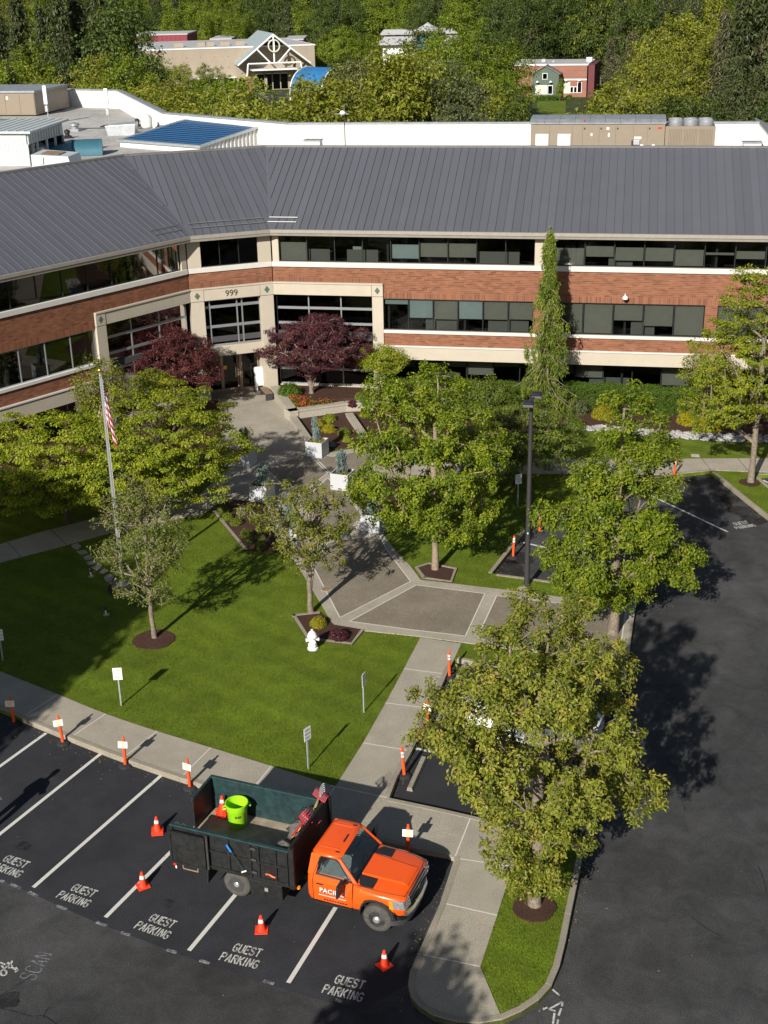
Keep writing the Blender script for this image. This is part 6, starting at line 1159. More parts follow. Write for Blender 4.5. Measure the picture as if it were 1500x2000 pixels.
for base, dr in (((.26, .26, .98), (.9, 0, -.3)), ((.40, -.28, 1.06), (.95, .05, -.25))):
    base, dr = np.array(base), np.array(dr) / np.linalg.norm(dr); sd_ = np.cross(dr, [0, 0, 1]); sd_ /= np.linalg.norm(sd_); dn = np.cross(dr, sd_) * -1; q = MB()
    q.tube([base - dr * .02, base + dr * .05, base + dr * .10], [.03, .042, .038], 'skin', 8)
    for k, l in enumerate((.07, .085, .08, .06)): p = base + dr * .09 + sd_ * (k - 1.5) * .021; q.tube([p, p + dr * l * .5 - np.array([0, 0, .012]), p + dr * l * .75 - np.array([0, 0, .045]), p + dr * l * .55 - np.array([0, 0, .07])], [.0105, .010, .009, .008], 'skin', 6)
    p = base + dr * .04 + sd_ * .035; q.tube([p, p + sd_ * .03 + dr * .03 - np.array([0, 0, .01]), p + sd_ * .025 + dr * .065 - np.array([0, 0, .03])], [.013, .011, .009], 'skin', 6)
    q.build('hand', pt, smooth=60)
# ================================================================ PLANTS
def nrm(v): return v / (np.linalg.norm(v, axis=-1, keepdims=True) + 1e-9)
def leaf_geo(C_, rad, per, size, seed, up=.45, droop=.35, aspect=.55, outw=.8, ctr=None, tintb=0.0, shell=.5):
    r = np.random.default_rng(seed); K = len(C_); n = K * per; idx = np.repeat(np.arange(K), per)
    d = nrm(r.normal(size=(n, 3))); rr = r.random(n) ** shell; off = d * rr[:, None]
    P = C_[idx] + off * rad[idx]
    out = off if ctr is None else off * .5 + nrm(P - ctr) * .6
    nn = nrm(np.array([0, 0, 1.]) * up + out * outw + r.normal(size=(n, 3)) * .45)
    t = r.normal(size=(n, 3)) + out * .6; t[:, 2] -= droop * 2; t = nrm(t - nn * (t * nn).sum(1, keepdims=True)); b = np.cross(nn, t)
    l = size * r.uniform(.65, 1.35, (n, 1)); w = l * aspect
    V = np.stack([P, P + t * l * .5 + b * w * .5 + nn * w * .12, P + t * l - nn * l * .12, P + t * l * .5 - b * w * .5 + nn * w * .12], 1).reshape(-1, 3)
    F = np.arange(n * 4).reshape(-1, 4)
    cl = r.normal(0, .13, K)[idx]; tint = np.clip(r.beta(2, 2.2, n) * .70 + cl + .20 + .10 * off[:, 2] + tintb, 0, 1)
    tip = (rr > .75) & (r.random(n) < .13); tint[tip] = r.uniform(.8, 1, tip.sum())
    return V, F, tint
def sample_crown(ells, K, dmin, r, gap=.25, shell=.55, lobed=0, core=.20):
    E_ = np.array(ells, float)
    if lobed:
        Rm = (E_[:, 3] * E_[:, 4] * E_[:, 5]) ** (1 / 3); vol = Rm ** 2; lob = []
        for it in range(4000):
            e = r.choice(len(E_), p=vol / vol.sum()); u = nrm(r.normal(size=3)); p = E_[e, :3] + u * E_[e, 3:] * r.uniform(.62, .98); rl = Rm[e] * r.uniform(.24, .40)
            ins = (((p - E_[:, :3]) / E_[:, 3:]) ** 2).sum(1).min()
            if ins < .30: continue
            if all(np.linalg.norm(p - a) > lobed * (rl + b) for a, b in lob): lob.append((p, rl))
            if len(lob) > 60: break
        W_ = np.array([b ** 2 for a, b in lob]); W_ /= W_.sum(); keep = []
        for it in range(K * 25):
            if r.random() < core: e = r.integers(len(E_)); p = E_[e, :3] + nrm(r.normal(size=3)) * E_[e, 3:] * r.random() ** .5 * .85
            else: a, b = lob[r.choice(len(lob), p=W_)]; p = a + nrm(r.normal(size=3)) * b * r.random() ** .4 * np.array([1, 1, .7])
            if not keep or np.min(((np.array(keep) - p) ** 2).sum(1)) > dmin * dmin: keep.append(p)
            if len(keep) >= K: break
        return np.array(keep)
    vol = E_[:, 3] * E_[:, 4] * E_[:, 5]; pick = r.choice(len(E_), 6000, p=vol / vol.sum()); d = nrm(r.normal(size=(6000, 3))) * (r.random(6000) ** (shell / 1.5))[:, None]
    P = E_[pick, :3] + d * E_[pick, 3:]
    ph = r.uniform(0, 6, 6); fr = 5.0 / max(E_[:, 3].max(), 1)
    f = np.sin(P[:, 0] * fr + ph[0]) * np.sin(P[:, 1] * fr + ph[1]) + np.sin(P[:, 2] * fr * 1.3 + ph[2]) * np.sin((P[:, 0] + P[:, 1]) * fr * .8 + ph[3])
    P = P[f > np.quantile(f, gap)]; keep = []
    for p in P:
        if not keep or np.min(np.linalg.norm(np.array(keep) - p, axis=1)) > dmin: keep.append(p)
        if len(keep) >= K: break
    return np.array(keep)
def branch_mesh(q, trunk, Cs, r0, m, r, tip=.012, sides=5):
    nodes_ = [np.array(p, float) for p in trunk]; par = [-1] + list(range(len(trunk) - 1)); path = [0.0]
    for i in range(1, len(nodes_)): path.append(path[-1] + np.linalg.norm(nodes_[i] - nodes_[i - 1]))
    nt_ = len(nodes_); lo = 1 if nt_ < 4 else max(1, int(nt_ * .25))
    todo = sorted(range(len(Cs)), key=lambda i: np.min(np.linalg.norm(np.array(nodes_[lo:nt_]) - Cs[i], axis=1)))
    for i in todo:
        c = Cs[i]; N_ = np.array(nodes_); d = np.linalg.norm(N_ - c, axis=1); cost = d + .35 * np.array(path) + np.where(N_[:, 2] > c[2] + .3, 3.0, 0); cost[:lo] += 9
        k = int(np.argmin(cost)); nodes_.append(c); par.append(k); path.append(path[k] + d[k])
    n = len(nodes_); cnt = np.ones(n)
    for i in range(n - 1, nt_ - 1, -1): cnt[par[i]] += cnt[i]
    for i in range(nt_ - 1, 0, -1): cnt[par[i]] += cnt[i]
    rad = tip * cnt ** .47; rad = np.minimum(rad, r0)
    L_ = [0]
    q.tube([nodes_[i] for i in range(nt_)], [max(r0 * (1 - .75 * i / (nt_ - 1)) * (1.35 if i == 0 else 1), rad[i]) if True else 0 for i in range(nt_)], m, 9)
    for i in range(nt_, n):
        a, c = nodes_[par[i]], nodes_[i]; mid = (a + c) / 2 + r.normal(0, .06, 3) * np.linalg.norm(c - a) + np.array([0, 0, .06 * np.linalg.norm(c - a)]); r1 = min(rad[i] * 1.25, rad[par[i]]); q.tube([a, mid, c], [r1, rad[i] * 1.05, rad[i] * .8], m, sides, False)
def tree(name, lab, cat, P, trunk_top, r0, ells, K, dmin, crad, per, size, leaf, bark, seed, group=None, flat=1.0, gap=.25, lean=(0, 0), kw={}, tip=.012, leaders=None, lobed=0, tiers=0, core=.20):
    r = np.random.default_rng(seed); t = thing(name, lab, cat, P, 0, group); Cs = sample_crown(ells, K, dmin, r, gap, lobed=lobed, core=core)
    if tiers: Cs[:, 2] = np.round(Cs[:, 2] / tiers + .12 * np.sin(Cs[:, 0] * 1.7) + .12 * np.sin(Cs[:, 1] * 1.9)) * tiers + r.normal(0, .07, len(Cs)) - .05 * np.hypot(Cs[:, 0], Cs[:, 1])
    nt_ = 9; tr = [(lean[0] * k / nt_ + r.normal(0, .03) * (k > 0), lean[1] * k / nt_ + r.normal(0, .03) * (k > 0), trunk_top * k / nt_ - (.05 if k == 0 else 0)) for k in range(nt_ + 1)]
    q = MB(); branch_mesh(q, tr, Cs, r0, bark, r, tip)
    if leaders:
        for (dx, dy, z0, z1) in leaders: q.tube([(0, 0, z0), (dx * .5, dy * .5, (z0 + z1) / 2), (dx, dy, z1)], [r0 * .7, r0 * .5, r0 * .2], bark, 7)
    q.build('trunk', t, smooth=60)
    rad = crad * r.uniform(.75, 1.3, (len(Cs), 1)) * np.array([[1, 1, flat]]); V, F, ti = leaf_geo(Cs, rad, per, size, seed, ctr=np.mean(Cs, 0), **kw)
    link('crown', fastmesh('crown', V, F, leaf, ti), t); return t
# trees of the forecourt
tree('lawn_tree', 'sparse grey twigged tree in a round mulch circle on the main lawn', 'tree', G(302, 1246), 4.8, .085, [(0, 0, 3.9, 1.65, 1.6, 2.3), (-.2, 0, 5.2, 1.2, 1.2, 1.3)], 260, .24, .19, 44, .09, 'lf_twig', 'bark_pale', 11, leaders=[(-.5, .1, 1.0, 3.4), (.4, -.2, 1.6, 4.2)], tip=.012, lobed=.78)
tree('lawn_tree', 'sparse multi stemmed tree in the mulch bed behind the hydrant', 'tree', G(608, 1198), 3.9, .10, [(.1, 0, 3.9, 1.6, 1.5, 1.7), (-1.4, .2, 4.1, 1.2, .8, .7), (0.3, 0, 2.7, 1.2, 1.1, .7)], 170, .26, .20, 46, .11, 'lf_olive', 'bark_pale', 12, leaders=[(.55, .1, .9, 4.6), (-.5, -.2, 1.5, 4.9), (.1, .4, 1.8, 5.2)], lobed=.85, tip=.014)
tree('shade_tree', 'dense bright green tree with a straight brown trunk in a kerbed mulch bed', 'tree', G(850, 1113), 7.2, .13, [(-.3, 0, 4.4, 3.1, 3.0, 2.5), (-.6, .1, 6.5, 2.2, 2.1, 2.1), (.2, -.2, 2.9, 2.4, 2.3, 1.2)], 580, .29, .25, 74, .125, 'lf_bright', 'bark', 13, core=.12, lobed=.86)
tree('shade_tree', 'tall bright green tree at the road edge beyond the front tree', 'tree', G(1196, 1238), 8.8, .17, [(-.1, 0, 3.6, 2.7, 2.6, 2.0), (.1, 0, 5.9, 2.0, 1.9, 2.1), (.35, 0, 8.3, 1.1, 1.0, 1.5), (-.6, 0, 2.2, 1.6, 1.5, 1.0), (2.0, 0, 3.0, 1.1, 1.0, .7)], 580, .28, .245, 74, .125, 'lf_bright', 'bark_pale', 14, core=.11, lobed=.88, tip=.010)
tree('shade_tree', 'large olive green foreground tree in the grass island', 'tree', G(1044, 1768), 6.4, .15, [(-.15, .2, 5.0, 3.0, 2.9, 2.4), (.1, .5, 6.9, 2.1, 2.1, 1.6), (-.1, -.2, 2.4, 1.4, 1.3, 1.3), (-1.7, .2, 5.4, 1.7, 1.5, 1.4), (0, -.5, 1.3, .9, .7, .7)], 780, .25, .20, 70, .105, 'lf_olive', 'bark_pale', 15, core=.17, lobed=.82, tip=.0095)
tree('shade_tree', 'tall yellow green tree cut by the right edge of the photo', 'tree', G(1466, 942), 9.0, .14, [(-.3, 0, 5.6, 3.1, 2.8, 2.8), (-.6, 0, 8.4, 1.8, 1.8, 2.2), (-1.6, -.3, 3.9, 2.3, 1.8, 1.2)], 420, .34, .30, 62, .125, 'lf_lime', 'bark_pale', 16, flat=.5, lobed=.85)
def at(px, py, z): p = G(px, py, z); return np.array([p[0], p[1], 0]), z
for px, py, z, rx, ry, rz, lab, sd_, K, lf in [(115, 885, 3.4, 4.0, 3.3, 1.9, 'broad layered dogwood left of the flagpole', 21, 330, 'lf_lime'), (312, 862, 3.8, 4.0, 3.6, 2.2, 'broad layered dogwood right of the flagpole in front of the red maple', 22, 470, 'lf_lime'), (1010, 842, 2.7, 3.0, 2.5, 1.6, 'spreading mid green dogwood behind the lamp post', 23, 210, 'lf_mid')]:
    P, _z = at(px, py, z); tree('dogwood_tree', lab, 'tree', P, z * .9, .12, [(0, 0, z, rx, ry, rz), (-rx * .3, -ry * .4, z - .8, rx * .8, ry * .7, rz * .6)], K, .36, .38, 92, .125, lf, 'bark_dark', sd_, flat=.26, lobed=.7, tiers=.62, kw=dict(droop=.7, up=.8))
P, _z = at(195, 742, 4.6); tree('ornamental_tree', 'small loose leaved tree rising behind the flagpole top', 'tree', P, 4.4, .08, [(0, 0, 4.4, 1.4, 1.3, 1.3)], 60, .3, .34, 60, .13, 'lf_olive', 'bark_pale', 24)
P, _z = at(300, 752, 2.9); tree('ornamental_tree', 'yellow tinged small tree in front of the left red maple', 'tree', P, 2.6, .06, [(0, 0, 2.9, 1.3, 1.1, .8)], 60, .28, .34, 70, .11, 'lf_lime', 'bark_pale', 25, flat=.5)
P, _z = at(345, 708, 2.9); tree('red_maple', 'dark crimson maple left of the entrance doors', 'tree', P, 2.6, .11, [(0, 0, 2.9, 2.5, 2.2, 1.6), (-.3, 0, 4.0, 1.7, 1.5, .9)], 420, .24, .27, 86, .09, 'lf_red', 'bark_dark', 26, flat=.5, lobed=.72, kw=dict(droop=.5))
P = G(609, 782); P = np.array([P[0], P[1], .45]); tree('red_maple', 'broad purple maple in the raised bed right of the entrance', 'tree', P, 2.2, .12, [(.3, 0, 2.9, 3.2, 2.5, 1.35), (.3, .2, 3.7, 2.1, 1.8, .8)], 480, .24, .28, 86, .09, 'lf_purple', 'bark_pale', 27, flat=.45, lobed=.72, kw=dict(droop=.5), leaders=[(-.5, .1, .2, 1.7), (.6, .1, .2, 1.8)])
P = G(745, 784); P = np.array([P[0], P[1], .45]); tree('green_maple', 'small lime yellow maple at the cream pillar', 'tree', P, 1.7, .05, [(.1, 0, 2.1, 1.5, 1.2, .8)], 110, .24, .30, 80, .085, 'lf_lime', 'bark', 28, flat=.5, leaders=[(-.5, .0, .1, 1.6), (.35, .1, .1, 1.6)])
for px, py, z, r_, lab, lf, sd_ in [(868, 778, 1.6, 1.5, 'bushy mid green small tree between the bright tree and the hedge', 'lf_mid', 31), (815, 790, 1.4, 1.1, 'pale green small tree top left of the bushy one', 'lf_olive', 32), (950, 775, 1.5, 1.6, 'dull green small tree under the ground floor windows', 'lf_mid', 33)]:
    P, _z = at(px, py, z); tree('small_tree', lab, 'tree', P, z, .05, [(0, 0, z, r_, r_ * .9, 1.0)], 90, .26, .34, 70, .11, lf, 'bark_dark', sd_)
# weeping conifer against the front
P = G(1064, 812); t = thing('weeping_conifer', 'tall narrow weeping conifer against the main front', 'conifer tree', P); r = np.random.default_rng(41); H_ = hgt(P, 1068, 447)
q = MB(); q.tube([(0, 0, -.05), (.05, 0, 3), (0, 0, 6), (.06, 0, H_ - .3)], [.15, .11, .07, .02], 'bark', 8); Cs, Rd = [], []
for k in range(240):
    z = .55 + (H_ - .75) * (1 - (k / 240) ** 1.0) ; R_ = (.12 + 1.6 * (1 - z / H_) ** .85) * r.uniform(.3, 1.0) * (1.35 if r.random() < .18 else 1); a = r.uniform(0, 6.28); e = np.array([R_ * math.cos(a), R_ * .8 * math.sin(a), z - .25 * R_])
    q.tube([(0, 0, z + .1), e * [.5, .5, 0] + [0, 0, z + .12], e], [.025, .018, .01], 'bark', 4, False)
    for j in range(3): f = .35 + .32 * j; Cs.append([e[0] * f, e[1] * f, z + .16 - .35 * f * R_ - .26]); Rd.append([.07 + .05 * R_, .07 + .05 * R_, .30 + .12 * R_])
q.build('trunk', t, smooth=60); [(Cs.append([.05, 0, H_ - .15 - .3 * k]), Rd.append([.06 + .03 * k, .06 + .03 * k, .35])) for k in range(4)]
V, F, ti = leaf_geo(np.array(Cs), np.array(Rd), 42, .19, 41, up=.1, droop=2.2, aspect=.24, outw=.7); link('crown', fastmesh('crown', V, F, 'lf_conifer', ti), t)
# shrubs
def dome(name, lab, px, r_, h, leaf, size=.06, n=700, z0=.04, cat='shrub', group=None, seed=None, P=None, sx=1.0):
    seed = seed or abs(int(px[0] * 7 + px[1])) + 1; rg = np.random.default_rng(seed); P = G(*px, z0) if P is None else P; t = thing(name, lab, cat, P, 0, group)
    q = MB(); 
    for k in range(5): a = k * 1.26; q.tube([(0, 0, 0), (r_ * .5 * math.cos(a), r_ * .5 * math.sin(a), h * .75)], [.025, .008], 'bark_dark', 4, False)
    q.build('stems', t); d = nrm(rg.normal(size=(n, 3))); d[:, 2] = np.abs(d[:, 2]); Cs = d * [r_ * sx * .82, r_ * .82, h * .82] * (rg.random((n, 1)) ** .25)
    V, F, ti = leaf_geo(Cs, np.full((n, 3), .045 + .06 * r_), 4, size, seed, ctr=np.zeros(3), outw=1.0, up=.35); link('foliage', fastmesh('foliage', V, F, leaf, ti), t); return t
BX = 'clipped shrubs in the left plaza bed'
for px, r_, lf, lab in [((482, 1047), .34, 'lf_box', 'round yellow green boxwood ball, lower left in the plaza bed'), ((515, 1036), .34, 'lf_box', 'round boxwood ball nearest the plaza edge'), ((462, 1024), .32, 'lf_box', 'boxwood ball beside a yellow flower at the bed edging'), ((509, 1069), .30, 'lf_box', 'boxwood ball at the front corner of the plaza bed'), ((487, 1060), .24, 'lf_twig', 'small pinkish shrub below the lower left boxwood'), ((509, 1053), .26, 'lf_twig', 'small pinkish shrub below the plaza edge boxwood'), ((499, 1014), .28, 'lf_box', 'half shaded boxwood ball at the middle of the bed'), ((444, 1014), .32, 'lf_box', 'boxwood ball near the upper bed edging'), ((437, 1001), .34, 'lf_mid', 'dark shaded shrub at the bed top corner'), ((473, 1003), .28, 'lf_bluespruce', 'blue green shrub in shade at the bed top')]: dome('boxwood_shrub', lab, px, r_, r_ * 1.15, lf, .05, 520, .05, group=BX)
for px, r_, lf, lab in [((672, 849), .42, 'lf_box', 'round bright shrub in the lower planter bed'), ((642, 842), .45, 'lf_yellow', 'orange tinged yellow shrub in the lower planter bed'), ((643, 822), .45, 'lf_lime', 'lime shrub against the planter wall'), ((621, 830), .40, 'lf_yellow', 'yellow shrub at the planter wall corner'), ((678, 862), .26, 'lf_lime', 'small lime plant at the bed front'), ((648, 871), .22, 'lf_bluespruce', 'blue green hosta at the bed front'), ((715, 812), .42, 'lf_yellow', 'golden shrub right of the planter wall'), ((737, 814), .55, 'lf_red', 'dark red shrub right of the golden one'), ((711, 973), .32, 'lf_bluespruce', 'blue grey shrub behind the nearest planter'), ((710, 957), .36, 'lf_box', 'lime shrub behind the middle planter'), ((766, 1016), .34, 'lf_twig', 'pinkish shrub right of the nearest planter'), ((760, 996), .4, 'lf_red', 'dull red shrub behind the nearest planter'), ((790, 985), .36, 'lf_yellow', 'golden shrub under the bright tree'),
                        ((622, 1221), .38, 'lf_yellow', 'orange tipped spirea in the bed behind the hydrant'), ((662, 1246), .42, 'lf_purple', 'dark purple barberry right of the hydrant'), ((886, 752), .6, 'lf_red', 'dark red columnar shrub under the windows'), ((863, 800), .5, 'lf_red', 'dark red shrub in the trees gap'), ((1212, 806), .95, 'lf_mid', 'big round dull shrub in front of the hedge'), ((1345, 826), .8, 'lf_yellow', 'straw yellow shrub at the right river rocks'), ((1385, 838), .9, 'lf_yellow', 'yellow shrub under the right edge tree'), ((1178, 815), .75, 'lf_yellow', 'tawny sedge clump on the mulch'), ((1125, 806), .9, 'lf_grey', 'grey green grass clump at the conifer foot'), ((1300, 806), .7, 'lf_hedge', 'dark green grassy clump left of the white stem tree'), ((1120, 838), .8, 'lf_mid', 'mid green shrub at the left end of the river rocks'), ((755, 806), .8, 'lf_yellow', 'golden grass beside the lime maple'), ((30, 975), 1.5, 'lf_yellow', 'wide golden shrub at the left edge behind the dogwood'), ((-40, 985), 1.5, 'lf_yellow', 'second golden shrub cut by the left edge'), ((1060, 800), .7, 'lf_yellow', 'yellow leaved shrub at the lamp head')]:
    dome('garden_shrub', lab, px, r_, r_ * 1.05, lf, .055 + .03 * r_, int(420 + 500 * r_), .05)
for px, r_, lf, lab in [((566, 771), .85, 'lf_hedge', 'lush dark green shrub at the entrance pillar foot'), ((714, 787), .4, 'lf_hedge', 'small green shrub near the planter wall bend'), ((706, 778), .4, 'lf_box', 'hosta clump in the raised bed'), ((688, 790), .26, 'lf_purple', 'small purple plant in the raised bed')]: dome('garden_shrub', lab, px, r_, r_, lf, .10, int(500 + 400 * r_), .45)
def hedge(a, c, w, h, lab, leaf, z0=.04, n=None):
    A_, B_ = G(*a, z0), G(*c, z0); d = B_ - A_; l = np.linalg.norm(d[:2]); ang = math.atan2(d[1], d[0]); t = thing('hedge', lab, 'hedge', A_, ang); n = n or int(l * 950); rg = np.random.default_rng(abs(int(a[0])))
    q = MB(); q.box((.15, -w * .22, 0), (l - .15, w * .22, h * .6), 'bark_dark'); q.build('woody_core', t)
    f = rg.random(n); Cs = np.stack([rg.random(n) * l, (rg.random(n) - .5) * w, rg.random(n) * h], 1); k = rg.integers(0, 3, n); Cs[k == 0, 2] = h; Cs[k == 1, 1] = -w / 2; Cs[:, 2] += .06 * np.sin(Cs[:, 0] * 3) * (k == 0)
    V, F, ti = leaf_geo(Cs, np.full((n, 3), .09), 5, .075, abs(int(a[0])) + 3, ctr=np.array([l / 2, 0, 0]), outw=.3); link('foliage', fastmesh('foliage', V, F, leaf, ti), t)
hedge((1098, 792), (1365, 806), 1.2, 1.25, 'clipped green hedge under the ground floor windows right of the conifer', 'lf_hedge'); hedge((752, 782), (1030, 790), 1.0, 1.15, 'clipped dark hedge under the ground floor windows left of the conifer', 'lf_hedge'); hedge((1370, 806), (1600, 818), 1.2, 1.25, 'clipped hedge at the right edge behind the tree', 'lf_hedge'); hedge((-60, 905), (170, 835), 1.2, .9, 'low shaded hedge along the left wing', 'lf_hedge')
# white stemmed small tree by the right cream pillar
P = G(1372, 822); tree('small_tree', 'thin white stemmed small tree at the right cream pillar', 'tree', P, 2.6, .045, [(.2, 0, 3.0, 1.5, 1.2, 1.0)], 90, .26, .34, 60, .11, 'lf_olive', 'bark_pale', 37)
# weeping blue conifers in the planters
for i, P in enumerate(PLP):
    hh = [1.25, 1.1, 1.2, 1.2, 1.15, .9][i]; rg = np.random.default_rng(60 + i); t = thing('weeping_spruce', ['slim blue green column spruce in the corner planter', 'drooping blue spruce in the middle planter', 'two stemmed blue spruce in the nearest planter', 'shaded leaning blue spruce in the left rear planter', 'shaded blue spruce in the left front planter', 'short blue spruce in the half hidden planter'][i], 'potted conifer', P + np.array([0, 0, .72]), 0, 'weeping spruces in planters')
    q = MB(); top = (rg.uniform(-.2, .2), 0, hh); q.tube([(0, 0, -.3), (top[0] * .3, 0, hh * .5), top], [.04, .03, .015], 'bark_pale', 6); q.build('trunk', t, smooth=60); Cs = []
    for k in range(46):
        z = hh * rg.uniform(.15, 1.0); a = rg.uniform(0, 6.28); w = (.10 if i == 0 else .2) * (1.25 - .5 * z / hh); Cs.append([top[0] * z / hh + w * math.cos(a), w * math.sin(a), z - .05])
    V, F, ti = leaf_geo(np.array(Cs), np.tile([.07, .07, .20], (46, 1)), 40, .11, 60 + i, up=.1, droop=1.6, aspect=.3); link('foliage', fastmesh('foliage', V, F, 'lf_bluespruce', ti), t)
    n = 60; Cs = np.stack([rg.uniform(-.34, .34, n), rg.uniform(-.34, .34, n), rg.uniform(.02, .12, n)], 1); V, F, ti = leaf_geo(Cs, np.full((n, 3), .06), 6, .06, 80 + i); stuff(link('planter_flowers', fastmesh('planter_flowers', V, F, 'lf_yellow', ti), None)).location = tuple(P + np.array([0, 0, .72]))
# raised bed soil, flowers, river rocks, pebbles
sheet([(548, 771), (572, 803), (672, 792), (746, 791), (752, 770), (700, 762), (600, 758), (548, 762)], .44, 'mulch', 'raised_bed_soil', None, False, 0)
def scatter(poly_px, n, z, seed):
    P = np.array([p[:2] for p in GL(poly_px, z)]); rg = np.random.default_rng(seed); lo, hi = P.min(0), P.max(0); Q = rg.uniform(lo, hi, (n, 2)); return Q[inpoly(Q, P)]
Q = scatter([(562, 776), (592, 778), (612, 786), (650, 784), (650, 792), (578, 800)], 3000, .45, 5); Cs = np.column_stack([Q, np.random.default_rng(2).uniform(.46, .66, len(Q))]); V, F, ti = leaf_geo(Cs, np.full((len(Cs), 3), .04), 2, .075, 9, up=.8); stuff(link('flower_leaves', fastmesh('flower_leaves', V, F, 'lf_hedge', ti)), 'low green leaves of the flower border')
Cs[:, 2] += .06; pick = np.random.default_rng(3).random(len(Cs)) < .13; Cs = Cs[pick]; V, F, ti = leaf_geo(Cs, np.full((len(Cs), 3), .03), 2, .085, 10, up=1.2, aspect=.9); stuff(link('border_flowers', fastmesh('border_flowers', V, F, 'flower', np.repeat(np.random.default_rng(4).random(len(Cs)), 2))), 'red and orange annual flowers along the raised bed')
def rocks(name, poly, n, z, s0, s1, m, lab, seed):
    Q = scatter(poly, n, z, seed); rg = np.random.default_rng(seed); base = np.array([(1, 0, 0), (.5, .8, 0), (-.5, .8, 0), (-1, 0, 0), (-.5, -.8, 0), (.5, -.8, 0), (.5, .2, .6), (-.4, .3, .65), (-.2, -.4, .6), (.4, -.4, .55)], float); f = [(0, 1, 6), (1, 2, 7), (1, 7, 6), (2, 3, 7), (3, 4, 8), (3, 8, 7), (4, 5, 9), (4, 9, 8), (5, 0, 6), (5, 6, 9), (6, 7, 8), (6, 8, 9)]
    V, F = [], []
    for i, p in enumerate(Q):
        s = rg.uniform(s0, s1); a = rg.uniform(0, 6.28); c, s_ = math.cos(a), math.sin(a); b = base * rg.uniform(.75, 1.25, base.shape) * s; V.append(np.column_stack([p[0] + b[:, 0] * c - b[:, 1] * s_, p[1] + b[:, 0] * s_ + b[:, 1] * c, z + b[:, 2]])); F.append(np.array(f) + i * 10)
    stuff(link(name, fastmesh(name, np.concatenate(V), np.concatenate(F), m)), lab)
rocks('river_rocks', [(1108, 834), (1180, 832), (1300, 842), (1400, 848), (1700, 856), (1700, 868), (1400, 862), (1300, 854), (1180, 842), (1108, 840)], 1500, .045, .06, .16, 'rock', 'white river rocks along the far lawn edge', 51)
rocks('black_pebbles', [(690, 1025), (712, 1048), (760, 1040), (752, 1020), (705, 1010)], 700, .05, .02, .05, 'rock', 'grey pebbles round the nearest planter', 52)
rocks('wall_pebbles', [(590, 885), (600, 900), (640, 895), (640, 884), (600, 878)], 200, .035, .02, .045, 'rock', 'grey pebbles round the corner planter', 53)
# grass tufts on every lawn
rg = np.random.default_rng(99); lp = [p[:2] for p in BLOCK]; Q = np.concatenate([rg.uniform((-9, -58), (30, -8), (520000, 2)), rg.uniform((8, -47), (24, -36), (40000, 2))]); Q = Q[inpoly(Q, lp)]
for c in COVER: Q = Q[~inpoly(Q, c)]
v_ = (Q - CAM[:2]); 
n = len(Q); a = rg.uniform(0, 6.28, n); h = rg.uniform(.025, .055, n); w = rg.uniform(.009, .018, n); le = rg.normal(0, .025, (n, 2)); dx, dy = np.cos(a) * w, np.sin(a) * w; zz0 = np.full(n, -.005)
V = np.stack([np.column_stack([Q[:, 0] - dx, Q[:, 1] - dy, zz0]), np.column_stack([Q[:, 0] + dx, Q[:, 1] + dy, zz0]), np.column_stack([Q[:, 0] + dx * .3 + le[:, 0], Q[:, 1] + dy * .3 + le[:, 1], h])], 1).reshape(-1, 3)
stripe = .5 + .5 * np.tanh(3 * np.sin(Q[:, 0] * MOW[0] + Q[:, 1] * MOW[1])); pat = .5 + .25 * np.sin(Q[:, 0] * .9 + 1.3 * np.sin(Q[:, 1] * .7)) + .2 * np.sin(Q[:, 1] * 1.7 + Q[:, 0]); ti = np.clip(rg.beta(2, 2, n) * .50 + .14 * stripe + .28 * pat + .02, 0, 1)
stuff(link('grass', fastmesh('grass', V, np.arange(n * 3).reshape(-1, 3), 'grass', ti)), 'short mown grass on the lawns')
# fallen leaves and grit along the kerbs
rg = np.random.default_rng(123); Q = []
for px in ([(0, 1392), (256, 1496), (560, 1594), (865, 1680)], [(880, 1690), (812, 1864), (800, 1950)], [(1120, 1800), (1145, 1672), (1060, 1965)], [(965, 1118), (1050, 1022), (1120, 988)], [(1300, 935), (1400, 935), (1500, 1015)], [(770, 1555), (880, 1300)], [(1230, 1300), (1250, 1180)]):
    L_ = smoothline([p[:2] for p in GL(px, -.15)], 6)
    for a, c in zip(L_, L_[1:]):
        n_ = int(np.linalg.norm(c - a) * 14); u_ = rg.random((n_, 1)); Q.append(a + (c - a) * u_ + np.abs(rg.normal(0, .35, (n_, 2))) * [0, -1] + rg.normal(0, .12, (n_, 2)))
Q.append(rg.uniform((2, -58), (34, -12), (420, 2))); Q = np.concatenate(Q); Q = Q[~inpoly(Q, [p[:2] for p in BLOCK])]
V, F, ti = leaf_geo(np.column_stack([Q, np.full(len(Q), -.128)]), np.full((len(Q), 3), .004), 1, .055, 77, up=3.0, droop=0, aspect=.6, outw=0); stuff(link('fallen_leaves', fastmesh('fallen_leaves', V, F, 'lf_litter', ti)), 'dry leaf litter along the kerbs')
